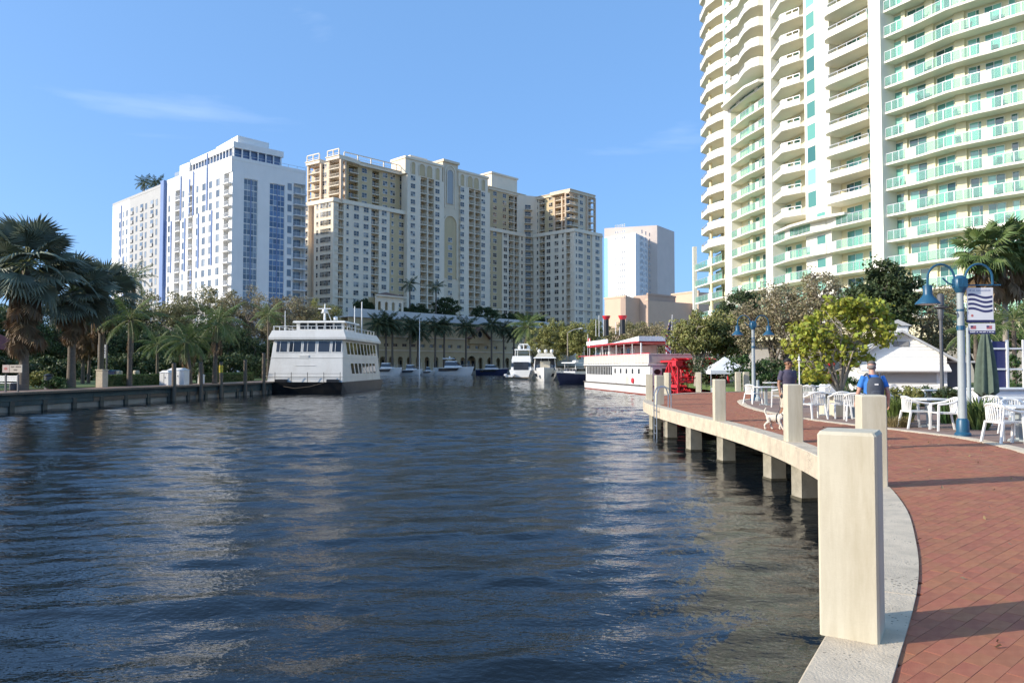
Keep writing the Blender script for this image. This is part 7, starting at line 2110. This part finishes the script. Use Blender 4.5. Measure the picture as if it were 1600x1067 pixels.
mb = MB(); mb.ball(((8.5-22)*k_,-.072,(z0_+z1_)/2), (.14,.004,.08)); obj('emblem', mb, mat('sign_red', (.4,.12,.1), .7), t)
for i, (px, w, h, d, lab) in enumerate(((261,.8,1.15,2.2,'small white utility cabinet left of the larger white cabinet'), (279,1.6,1.35,2.0,'large white utility cabinet behind the mooring piles'))):
    X, Y = lbw(px, d); t = thing('utility_cabinet', lab, 'cabinet', T(X, Y, .005, R(79-90)))
    mb = MB(); mb.cbox(-w/2,w/2,-.35,.35,0,h-.12,.02); obj('box', mb, m_white, t); mb = MB(); mb.loft([[(-w/2-.05,-.4,h-.12),(w/2+.05,-.4,h-.12),(w/2+.05,.4,h-.12),(-w/2-.05,.4,h-.12)],[(-w*.3,-.2,h+.06),(w*.3,-.2,h+.06),(w*.3,.2,h+.06),(-w*.3,.2,h+.06)]],0,True); obj('lid', mb, m_white, t)
    mb = MB(); mb.box(-.012,.012,-.362,-.35,.1,h-.2); mb.box(w*.12,w*.12+.03,-.38,-.35,h*.5,h*.5+.12); obj('door_seam', mb, m_dkpole, t)
X, Y = lbw(315,1.6); t = thing('litter_bin', 'slatted white litter bin right of the white cabinets', 'bin', T(X, Y, .005))
for k in range(14):
    a = k*2*math.pi/14; mb = MB(); mb.M = T(0,0,0,a); mb.box(.25,.28,-.05,.05,.03,.72); obj('slat', mb, m_white, t)
mb = MB(); mb.lathe([(.24,0),(.24,.7)], 14); obj('liner', mb, m_greywall, t); mb = MB(); mb.lathe([(.32,.72),(.32,.78),(.2,.84)], 16); obj('lid', mb, m_white, t)
for px, lab in ((187,'left cream bollard on the bank behind the hedge'), (213.5,'right cream bollard on the bank behind the hedge')):
    X, Y = lbw(px,5.6); t = thing('short_bollard', lab, 'bollard', T(X, Y, .05)); mb = MB(); mb.lathe([(.24,0),(.24,1.1),(.19,1.16)], 14); obj('shaft', mb, m_conc, t, smooth=True); mb = MB(); mb.lathe([(.255,.98),(.255,1.04)], 14); obj('band', mb, m_capconc, t)
X, Y = lbw(160,3.0); t = thing('square_pillar', 'grey square stone pillar at the left end of the long hedge', 'pillar', T(X, Y, .005, R(-12))); mb = MB(); mb.cbox(-.28,.28,-.28,.28,0,1.25,.03); obj('shaft', mb, m_capconc, t); mb = MB(); mb.cbox(-.32,.32,-.32,.32,1.25,1.33,.02); obj('cap', mb, m_capconc, t)
X, Y = lbw(174,9); t = thing('blue_bin', 'blue bin in the shade behind the hedge', 'bin', T(X, Y, .05)); mb = MB(); mb.loft([[(-.45,-.35,0),(.45,-.35,0),(.45,.35,0),(-.45,.35,0)],[(-.5,-.4,1.1),(.5,-.4,1.1),(.5,.4,1.1),(-.5,.4,1.1)]],0,True); obj('tub', mb, m_navy, t); mb = MB(); mb.cbox(-.52,.52,-.42,.42,1.1,1.18,.03); obj('lid', mb, m_blue, t)
X, Y = lbw(77,3.2); t = thing('dark_bin', 'dark litter bin near the second silver palm', 'bin', T(X, Y, .005)); mb = MB(); mb.lathe([(.26,0),(.28,.85),(.2,.9)], 12); obj('tub', mb, m_dkpole, t, smooth=True); mb = MB(); mb.lathe([(.3,.9),(.3,.96),(.1,1.05)], 12); obj('lid', mb, m_black, t)
X, Y = lbw(6,4); t = thing('park_bench', 'pale bench behind the brown sign', 'bench', T(X, Y, .05, R(-14)))
for k in range(4): mb = MB(); mb.box(-.9,.9,-.25+k*.12,-.15+k*.12,.42,.46); obj('seat_slat', mb, m_chair, t)
for k in range(3): mb = MB(); mb.box(-.9,.9,.24,.28,.55+k*.13,.65+k*.13); obj('back_slat', mb, m_chair, t)
for x in (-.8, .8): mb = MB(); mb.box(x-.04,x+.04,-.25,.3,0,.42); mb.box(x-.04,x+.04,.25,.3,.42,.95); obj('leg', mb, m_dkpole, t)
# blue-white street sign and thin light on the bank
X, Y = lbw(167,7); t = thing('street_banner', 'white and blue banner on a dark post under the palms', 'banner', T(X, Y, .05)); mb = MB(); mb.tube([(0,0,0),(0,0,3.6)], .07, 8); obj('pole', mb, m_dkpole, t); mb = MB(); mb.box(-.75,-.1,-.01,.01,2.2,3.3); obj('cloth', mb, m_ban, t)
for k in range(3): mb = MB(); mb.box(-.7,-.15,-.014,-.0105,2.55+k*.2,2.64+k*.2); obj('stripe', mb, m_bnavy, t)
# red-roofed kiosk glimpsed at the far left
t = thing('red_roof_pavilion', 'small pavilion with a dull red roof at the left picture edge', 'pavilion', T(gx(-40,62), 62, .05))
for x in (-2.8, 2.8):
    for y in (-2, 2): mb = MB(); mb.box(x-.12,x+.12,y-.12,y+.12,0,2.9); obj('post', mb, m_wood, t)
mb = MB(); mb.loft([[(-3.5,-2.7,2.9),(3.5,-2.7,2.9),(3.5,2.7,2.9),(-3.5,2.7,2.9)],[(-1.2,-.1,4.6),(1.2,-.1,4.6),(1.2,.1,4.6),(-1.2,.1,4.6)]],0,True); obj('roof', mb, mat('dull_red_roof', (.20,.05,.045), .8), t)

# ---- fallen leaves and bits on the bricks and terrace
rg_ = np.random.default_rng(31); n_ = 260
fx = rg_.uniform(2.2, 11, n_); fy = 3.6 + 26*rg_.uniform(0, 1, n_)**1.6
ok_ = inside(region, fx, fy); cs_ = np.stack([fx, fy, np.full(n_, .012)], 1)[ok_]
me = leaf_cloud(rg_, cs_, np.full(len(cs_), .012), 1, .055, leafmat('fallen_leaf', (.30,.22,.12), .4, .03, .1), 'fallen_leaves', flat=.1)
o = obj('fallen_leaves', me, None); o['kind'] = 'stuff'; o['label'] = 'dry fallen leaves scattered on the brick promenade'

# ---- patio chairs on the tower balconies
mb = MB(); mb.box(-.26,.26,-.25,.25,.40,.45); mb.add([(-.26,.22,.45),(.26,.22,.45),(.26,.36,.98),(-.26,.36,.98),(-.26,.26,.45),(.26,.26,.45),(.26,.40,.98),(-.26,.40,.98)], [(0,1,2,3),(7,6,5,4),(3,2,6,7),(0,3,7,4),(1,5,6,2)])
for sx in (-.23, .23):
    for sy in (-.22, .22): mb.box(sx-.02, sx+.02, sy-.02, sy+.02, 0, .40)
    mb.box(sx-.03, sx+.03, -.24, .26, .62, .66)
pcs = [mb.mesh('patio_chair', m_) for m_ in (mat('wicker_dark', (.05,.045,.04), .8), mat('sling_grey', (.28,.29,.30), .7), mat('sling_white', (.62,.60,.56), .7))]
rp = random.Random(12); mid9 = inward(path9, .55)
for z in ZF[3:14]:
    for q in rp.sample([1396,1408,1446,1456,1478,1490,1506,1524,1566,1578,1592], 4):
        p = along(mid9, q + rp.uniform(-2, 2)); kc = rp.randrange(3); o = bpy.data.objects.new('patio_chair', pcs[kc])
        link(o, None, T(p.x, p.y, z+.001, rp.uniform(0, 6.28))); tag(o, 'small %s patio chair behind the glass railing of a condominium balcony' % ('dark brown', 'grey', 'white')[kc], 'chair', 'patio chairs on the condominium balconies')

# ---- far poles: street light, sailing masts
t = thing('street_light', 'tall street light with a single arm behind the yachts', 'street light', T(gx(887,150), 150, 0))
h = zz(519,150); mb = MB(); mb.tube([(0,0,0),(0,0,h)], [.16,.10], 10); obj('pole', mb, m_palebark, t); mb = MB(); mb.tube([(0,0,h-.1),(1.2,0,h+.5),(2.4,0,h+.75)], .06, 6); obj('arm', mb, m_railmetal, t); mb = MB(); mb.loft([[(2.2,-.15,h+.66),(3.1,-.15,h+.74),(3.1,.15,h+.74),(2.2,.15,h+.66)],[(2.3,-.1,h+.85),(3.0,-.1,h+.88),(3.0,.1,h+.88),(2.3,.1,h+.85)]],0,True); obj('lamp_head', mb, m_white, t)
for px, Y, top, lab in ((655.5,206,498,'tall white flagpole-like mast before the arcade'), (839,150,545,'thin pole between the flybridge yacht and the sport yacht'), (565,120,474,'thin white mast just right of the ferry')):
    t = thing('boat_mast', lab, 'mast', T(gx(px,Y), Y, WZ if px < 700 else 0)); hh_ = zz(top,Y)-(WZ if px < 700 else 0); mb = MB(); mb.tube([(0,0,-.5),(0,0,hh_)], [.14,.09], 8); obj('spar', mb, m_white, t); mb = MB(); mb.ball((0,0,hh_+.1), .14, 8, 6); obj('truck', mb, m_white, t)
# ================================================================== PEOPLE AND DOG
m_skin1 = mat('skin_brown', (.30,.15,.085), .5, var=.06, scale=6); m_skin2 = mat('skin_light', (.52,.28,.20), .5, var=.06, scale=6)
def body_mesh(mb, name, mat_, voxel=.011, smooth=2):
    """fuse the overlapping limbs into one continuous skin"""
    me = mb.mesh(name, mat_); o = bpy.data.objects.new('tmp', me); C.objects.link(o)
    r = o.modifiers.new('r', 'REMESH'); r.mode = 'VOXEL'; r.voxel_size = voxel; r.use_smooth_shade = True
    s = o.modifiers.new('s', 'SMOOTH'); s.factor = .5; s.iterations = smooth
    dg = bpy.context.evaluated_depsgraph_get(); out = bpy.data.meshes.new_from_object(o.evaluated_get(dg)); out.name = name
    bpy.data.objects.remove(o)
    out.materials.clear(); out.materials.append(mat_)
    out.polygons.foreach_set('use_smooth', [True]*len(out.polygons))
    return out
def limb(mb, pts, rad, n=12): mb.tube(pts, rad, n)
def lerp3(a, b_, t): return tuple(a[i]+(b_[i]-a[i])*t for i in range(3))
def hand(mb, wrist, d, side, grip=.5, fwd=(0,-1,0)):
    """palm, four fingers of unequal length and a thumb; d = direction of the forearm"""
    w = Vector(wrist); d = Vector(d).normalized(); f = Vector(fwd); f = (f - d*f.dot(d)).normalized(); s = d.cross(f)
    c = w+d*.055
    for k in range(4):
        o = f*(.030-.020*k); mb.tube([w+o*.5, w+d*.05+o*.9, c+d*.03+o], [.018,.016,.012], 8)
    for k, L_ in enumerate((.070,.078,.072,.056)):
        o = f*(.030-.020*k); p0 = c+d*.03+o; p1 = p0+d*L_*.5*(1-grip*.3)+s*side*L_*.22*grip; p2 = p1+d*L_*.4*(1-grip)+s*side*L_*.45*(grip+.1)
        mb.tube([p0, p1, p2], [.010,.009,.007], 7); mb.ball(tuple(p2), .0075, 6, 5)
    p0 = w+d*.025+f*.03; p1 = p0+f*.03+d*.025+s*side*.012; p2 = p1+d*.032+s*side*.02; mb.tube([p0, p1, p2], [.014,.011,.008], 7); mb.ball(tuple(p2), .009, 6, 5)
def person(label, X, Y, rz, H, skin, pose, shirt_m, short_m, shoe_m, hair):
    """figure faces local -y. pose gives joint positions in metres for a 1.76 m adult"""
    k = H/1.76
    t = thing('person', label, 'person', T(X, Y, .002, rz, k))
    J = pose
    mb = MB()
    # torso
    hip, chest, neck = J['hip'], J['chest'], J['neck']
    secs = []
    for (c, rx, ry) in ((lerp3(hip,chest,-.18),.145,.10), (hip,.165,.115), (lerp3(hip,chest,.35),.148,.108), (lerp3(hip,chest,.7),.165,.12), (chest,.185,.125), (lerp3(chest,neck,.55),.165,.105), (lerp3(chest,neck,.85),.09,.075), (neck,.062,.065)):
        secs.append([(c[0]+rx*math.cos(a), c[1]+ry*math.sin(a), c[2]) for a in [q*math.pi/10 for q in range(20)]])
    mb.loft(secs, 0, True)
    hd = Vector(J['head']); mb.tube([neck, lerp3(neck,J['head'],.6)], [.06,.055], 12)
    # head: skull, jaw, nose, ears, brow; yaw about z
    yaw = J.get('yaw', 0); Mh = Matrix.Translation(hd) @ Matrix.Rotation(yaw, 4, 'Z') @ Matrix.Rotation(J.get('nod', 0), 4, 'X')
    mb.M = Mh
    mb.ball((0,.012,.035), (.076,.095,.095), 16, 12); mb.ball((0,-.022,-.045), (.057,.066,.072), 14, 10); mb.ball((0,-.055,-.085), (.03,.03,.028), 10, 8)
    mb.tube([(0,-.083,.022),(0,-.108,-.018),(0,-.096,-.03)], [.010,.017,.014], 8); mb.ball((0,-.086,-.056), (.024,.014,.010), 8, 6); mb.ball((0,-.082,.036), (.05,.018,.012), 10, 6)
    for s in (-1, 1): mb.ball((s*.077,.012,-.005), (.012,.024,.034), 8, 8); mb.ball((s*.043,-.055,-.028), (.024,.022,.022), 8, 6)
    mb.M = None
    for s in ('l', 'r'):
        sh, el, wr = J['sh'+s], J['el'+s], J['wr'+s]
        limb(mb, [lerp3(sh,chest,.25), sh, lerp3(sh,el,.35), el], [.06,.062,.053,.041]); limb(mb, [el, lerp3(el,wr,.3), wr], [.041,.043,.028])
        hand(mb, wr, Vector(wr)-Vector(el), 1 if s == 'l' else -1, J.get('grip'+s, .5))
        th, kn, an = J['th'+s], J['kn'+s], J['an'+s]
        limb(mb, [lerp3(th,hip,.2), th, lerp3(th,kn,.4), kn], [.09,.092,.078,.058]); limb(mb, [kn, lerp3(kn,an,.3), lerp3(kn,an,.75), an], [.056,.06,.042,.038])
        toe = J['to'+s]; limb(mb, [an, lerp3(an,toe,.5), toe], [.04,.042,.034])
    body = obj('body', body_mesh(mb, 'body', skin), None, t)
    # shirt
    mb = MB(); secs = []
    for (c, rx, ry) in ((lerp3(hip,chest,-.12),.183,.135), (hip,.182,.132), (lerp3(hip,chest,.35),.172,.130), (lerp3(hip,chest,.7),.184,.140), (chest,.202,.145), (lerp3(chest,neck,.55),.182,.122), (lerp3(chest,neck,.82),.105,.088), (lerp3(chest,neck,.93),.078,.076)):
        secs.append([(c[0]+rx*math.cos(a)*(1+.015*math.sin(5*a+c[2]*30)), c[1]+ry*math.sin(a)*(1+.02*math.sin(4*a+c[2]*25)), c[2]) for a in [q*math.pi/12 for q in range(24)]])
    mb.loft(secs, 0, True)
    for s in ('l', 'r'):
        sh, el = J['sh'+s], J['el'+s]; limb(mb, [lerp3(sh,chest,.35), sh, lerp3(sh,el,.4), lerp3(sh,el,.72)], [.07,.066,.064,.066], 14)
    obj('shirt', body_mesh(mb, 'shirt', shirt_m, .012, 3), None, t)
    mb = MB()
    c = lerp3(hip,chest,-.02); mb.loft([[(q[0]+rx*math.cos(a), q[1]+ry*math.sin(a), q[2]) for a in [w_*math.pi/10 for w_ in range(20)]] for q, rx, ry in ((lerp3(hip,chest,-.30),.165,.125), (lerp3(hip,chest,-.1),.176,.128), (c,.172,.124))], 0, True)
    for s in ('l', 'r'):
        th, kn = J['th'+s], J['kn'+s]; limb(mb, [lerp3(th,hip,.2), th, lerp3(th,kn,.5), lerp3(th,kn,.93)], [.105,.110,.102,.098], 14)
    obj('shorts', body_mesh(mb, 'shorts', short_m, .012, 2), None, t)
    for s in ('l', 'r'):
        an, toe = J['an'+s], J['to'+s]; mb = MB(); d = (Vector(toe)-Vector(an)); d.z = 0; d.normalize(); heel = Vector(an)-d*.055
        z = min(an[2], toe[2])-.035
        limb(mb, [(heel.x,heel.y,an[2]-.03), (an[0],an[1],an[2]-.025), lerp3(an,toe,.6), (toe[0]+d.x*.03,toe[1]+d.y*.03,toe[2]-.004)], [.044,.05,.046,.036]); limb(mb, [lerp3(an,J['kn'+s],-.02), lerp3(an,J['kn'+s],.12)], [.05,.05])
        obj('shoe', body_mesh(mb, 'shoe', shoe_m, .01, 2), None, t)
    hair(t, Mh)
    return t
def hair_short(t, Mh, m_h, glasses=True, beard=False):
    mb = MB(); mb.M = Mh
    vs, fs = [], []
    secs = []
    for i in range(7):
        p = math.pi*.5*i/6
        secs.append([(.082*math.cos(p)*math.cos(a), .018+.101*math.cos(p)*math.sin(a), .045+.098*math.sin(p)-(.0 if math.sin(a) < -.2 else .035*math.cos(p)*max(0, math.sin(a)))) for a in [q*math.pi/10 for q in range(20)]])
    mb.loft(secs, 0, True); obj('hair', mb, m_h, t, smooth='all')
    if glasses:
        mb = MB(); mb.M = Mh
        for s in (-1, 1):
            mb.ball((s*.034,-.089,.016), (.030,.012,.021), 10, 8); mb.tube([(s*.06,-.082,.022),(s*.083,-.02,.02),(s*.083,.02,.015)], .004, 5)
        mb.tube([(-.012,-.097,.02),(.012,-.097,.02)], .004, 5); obj('sunglasses', mb, m_black, t, smooth=True)
    if beard:
        mb = MB(); mb.M = Mh; mb.ball((0,-.036,-.075), (.055,.06,.05), 12, 8); obj('beard', mb, m_h, t, smooth=True)
def hair_cap(t, Mh, m_h, m_c):
    mb = MB(); mb.M = Mh; secs = []
    for i in range(7):
        p = math.pi*.5*i/6; secs.append([(.085*math.cos(p)*math.cos(a), .012+.104*math.cos(p)*math.sin(a), .055+.085*math.sin(p)) for a in [q*math.pi/10 for q in range(20)]])
    mb.loft(secs, 0, True); obj('cap', mb, m_c, t, smooth='all')
    mb = MB(); mb.M = Mh; mb.loft([[(-.07,-.075,.058),(.07,-.075,.058),(.07,-.075,.066),(-.07,-.075,.066)],[(-.045,-.165,.045),(.045,-.165,.045),(.045,-.165,.052),(-.045,-.165,.052)]],0,True); obj('cap_peak', mb, m_c, t)
    mb = MB(); mb.M = Mh; mb.ball((0,.045,.0), (.076,.066,.06), 12, 8); obj('hair', mb, m_h, t, smooth=True)
m_shirt1 = mat('plum_grey_shirt', (.075,.065,.10), .85, var=.12, scale=12, bump=.3, bscale=60); m_khaki = mat('khaki_cloth', (.55,.47,.36), .85, var=.08, scale=12); m_shoe = mat('grey_shoe', (.25,.25,.26), .7)
m_shirt2 = mat('blue_shirt', (.04,.19,.56), .85, var=.12, scale=12, bump=.3, bscale=60); m_dkshort = mat('dark_cloth', (.06,.06,.07), .85, var=.1, scale=12)
# man walking towards us with a dog on a leash; he looks to his left (our right)
pose1 = dict(hip=(0,0,.98), chest=(0,.0,1.30), neck=(0,.01,1.50), head=(0,-.015,1.645), yaw=R(48), nod=0,
    shr=(-.182,.01,1.42), elr=(-.25,.03,1.13), wrr=(-.29,-.08,.90), shl=(.182,.01,1.42), ell=(.25,.09,1.16), wrl=(.28,.02,.92), gripr=.95, gripl=.6,
    thl=(.095,0,.92), knl=(.10,-.16,.53), anl=(.10,-.20,.10), tol=(.11,-.36,.06), thr=(-.095,0,.92), knr=(-.10,.06,.50), anr=(-.10,.28,.16), tor=(-.11,.15,.05))
man1 = person('man in a dark plum T-shirt and khaki shorts walking a small white dog', gx(1231,18.9), 18.9, R(14), 1.78, m_skin1, pose1, m_shirt1, m_khaki, m_shoe, lambda t, Mh: hair_short(t, Mh, mat('black_hair', (.012,.010,.009), .7), True, False))
# man in blue walking away, backpack on
pose2 = dict(hip=(0,0,.98), chest=(0,-.02,1.30), neck=(0,-.03,1.49), head=(0,-.07,1.62), yaw=R(-22), nod=R(14),
    shr=(-.182,0,1.41), elr=(-.25,.10,1.14), wrr=(-.27,.05,.90), shl=(.182,0,1.41), ell=(.26,-.02,1.14), wrl=(.30,-.13,.92), gripr=.6, gripl=.6,
    thl=(.095,0,.92), knl=(.10,.05,.50), anl=(.10,.26,.15), tol=(.11,.13,.05), thr=(-.095,0,.92), knr=(-.10,-.15,.53), anr=(-.10,-.18,.10), tor=(-.11,-.34,.06))
man2 = person('man in a bright blue T-shirt with a dark backpack walking away', gx(1363,14.4), 14.4, R(180-12), 1.70, m_skin2, pose2, m_shirt2, m_dkshort, m_shoe, lambda t, Mh: hair_cap(t, Mh, mat('grey_hair', (.20,.17,.15), .8), mat('cap_cloth', (.12,.11,.10), .85)))
bp_ = thing('backpack', 'dark grey backpack on the back of the man in blue', 'backpack', WM[man2.name] @ T(0,0,0))
mb = MB(); mb.loft([[(rx*math.cos(a), .19+ry*math.sin(a), z) for a in [q*math.pi/8 for q in range(16)]] for z, rx, ry in ((1.00,.10,.05), (1.02,.15,.075), (1.15,.165,.095), (1.30,.155,.085), (1.40,.12,.06), (1.43,.06,.03))], 0, True)
m_pack = mat('pack_grey', (.055,.065,.085), .8, var=.15, scale=10); obj('bag', mb, m_pack, bp_, smooth=True)
mb = MB(); mb.ball((0,.265,1.10), (.11,.04,.08), 12, 8); obj('front_pocket', mb, m_pack, bp_, smooth=True)
mb = MB(); mb.box(-.035,.035,.272,.28,1.27,1.30); obj('patch', mb, m_white, bp_)
for s in (-1, 1):
    mb = MB(); mb.tube([(s*.10,.13,1.40),(s*.12,.05,1.50),(s*.13,-.10,1.46),(s*.15,-.15,1.30),(s*.165,-.06,1.12),(s*.15,.11,1.06)], .018, 6); obj('strap', mb, m_pack, bp_, smooth=True)
# ---- small white dog
m_fur = mat('white_fur', (.66,.60,.50), .9, var=.18, scale=10, bump=1.0, bscale=55, dirt=(.42,.32,.22), dirt_amt=.4, dirt_scale=5)
DG = thing('small_dog', 'small shaggy white dog on a leash trotting along the promenade', 'dog', T(gx(1210,18.55), 18.55, .002, R(-38), 1.08))
mb = MB()          # faces local +x
def ell(c, r_, n=14, m=10): mb.ball(c, r_, n, m)
secs = [[(x, ry*math.cos(a), z+rz_*math.sin(a)) for a in [q*math.pi/8 for q in range(16)]] for x, z, ry, rz_ in ((-.20,.27,.03,.04), (-.18,.27,.068,.075), (-.08,.265,.075,.078), (.04,.26,.078,.088), (.13,.265,.082,.10), (.18,.285,.06,.075), (.20,.30,.03,.04))]
mb.loft(secs, 0, True)
mb.tube([(.14,0,.30),(.20,0,.37),(.235,0,.41)], [.065,.055,.05], 12)
ell((.25,0,.435), (.065,.058,.058)); mb.tube([(.28,0,.42),(.345,0,.405)], [.040,.028], 10); ell((.335,0,.395), (.032,.034,.032)); ell((.30,0,.375), (.03,.032,.03))
for s in (-1, 1): mb.tube([(.235,s*.05,.475),(.225,s*.072,.45),(.225,s*.075,.40)], [.022,.026,.015], 8)
mb.tube([(-.19,0,.31),(-.23,0,.38),(-.235,0,.45),(-.205,0,.50)], [.024,.022,.02,.01], 8)
# front legs: shoulder, elbow, wrist, paw
for s, dx in ((-1,.07), (1,-.05)):
    mb.tube([(.13,s*.052,.27),(.115,s*.058,.19),(.125+dx*.6,s*.055,.09),(.13+dx,s*.055,.025)], [.048,.034,.025,.024], 9); mb.tube([(.125+dx,s*.055,.02),(.165+dx,s*.055,.018)], [.024,.02], 8)
# hind legs: knee forward, hock backward
for s, dx in ((-1,-.06), (1,.06)):
    mb.tube([(-.14,s*.045,.28),(-.10+dx*.4,s*.058,.185),(-.175+dx*.8,s*.055,.105),(-.16+dx,s*.055,.025)], [.058,.042,.024,.024], 9); mb.tube([(-.165+dx,s*.055,.02),(-.125+dx,s*.055,.018)], [.024,.02], 8)
me = body_mesh(mb, 'body', m_fur, .009, 1)
rng_ = np.random.default_rng(9); co = np.empty(len(me.vertices)*3); me.vertices.foreach_get('co', co); co = co.reshape(-1,3)
nn = np.empty(len(me.vertices)*3); me.vertices.foreach_get('normal', nn); nn = nn.reshape(-1,3)
tuft = np.sin(co[:,0]*95+2*np.sin(co[:,2]*60))*np.sin(co[:,1]*110+1.5*np.sin(co[:,0]*70))*np.sin(co[:,2]*80)
co += nn*(tuft*.006+rng_.normal(size=len(co))*.0016)[:,None]
me.vertices.foreach_set('co', co.ravel()); me.update()
obj('body', me, None, DG)
mb = MB(); ell((.362,0,.412), (.013,.015,.012), 8, 6); obj('nose', mb, m_black, DG, smooth=True)
for s in (-1, 1): mb = MB(); ell((.297,s*.034,.45), .009, 8, 6); obj('eye', mb, m_black, DG, smooth=True)
mb = MB(); mb.tube([(.185+.055*math.cos(a)*.5, .062*math.sin(a), .355+.05*math.cos(a)*-.6) for a in [q*math.pi/8 for q in range(17)]], .012, 6); mb.tube([(.05+.0*math.cos(a), .088*math.sin(a), .262+.096*math.cos(a)) for a in [q*math.pi/8 for q in range(17)]], .012, 6); obj('harness', mb, m_black, DG, smooth=True)
# leash from the man's hand to the harness
hnd = WM[man1.name] @ Vector((-.285,-.13,.83)); hrn = WM[DG.name] @ Vector((.05,0,.36))
t = thing('dog_leash', 'thin dark leash between the man and the small white dog', 'leash', T(*hnd)); mb = MB()
pts = [hnd.lerp(hrn, q/10) - Vector((0,0,.10*math.sin(math.pi*q/10))) - hnd for q in range(11)]; mb.tube(pts, .006, 5); mb.ball((0,0,-.01), (.03,.05,.06), 8, 6)
obj('cord', mb, m_black, t)
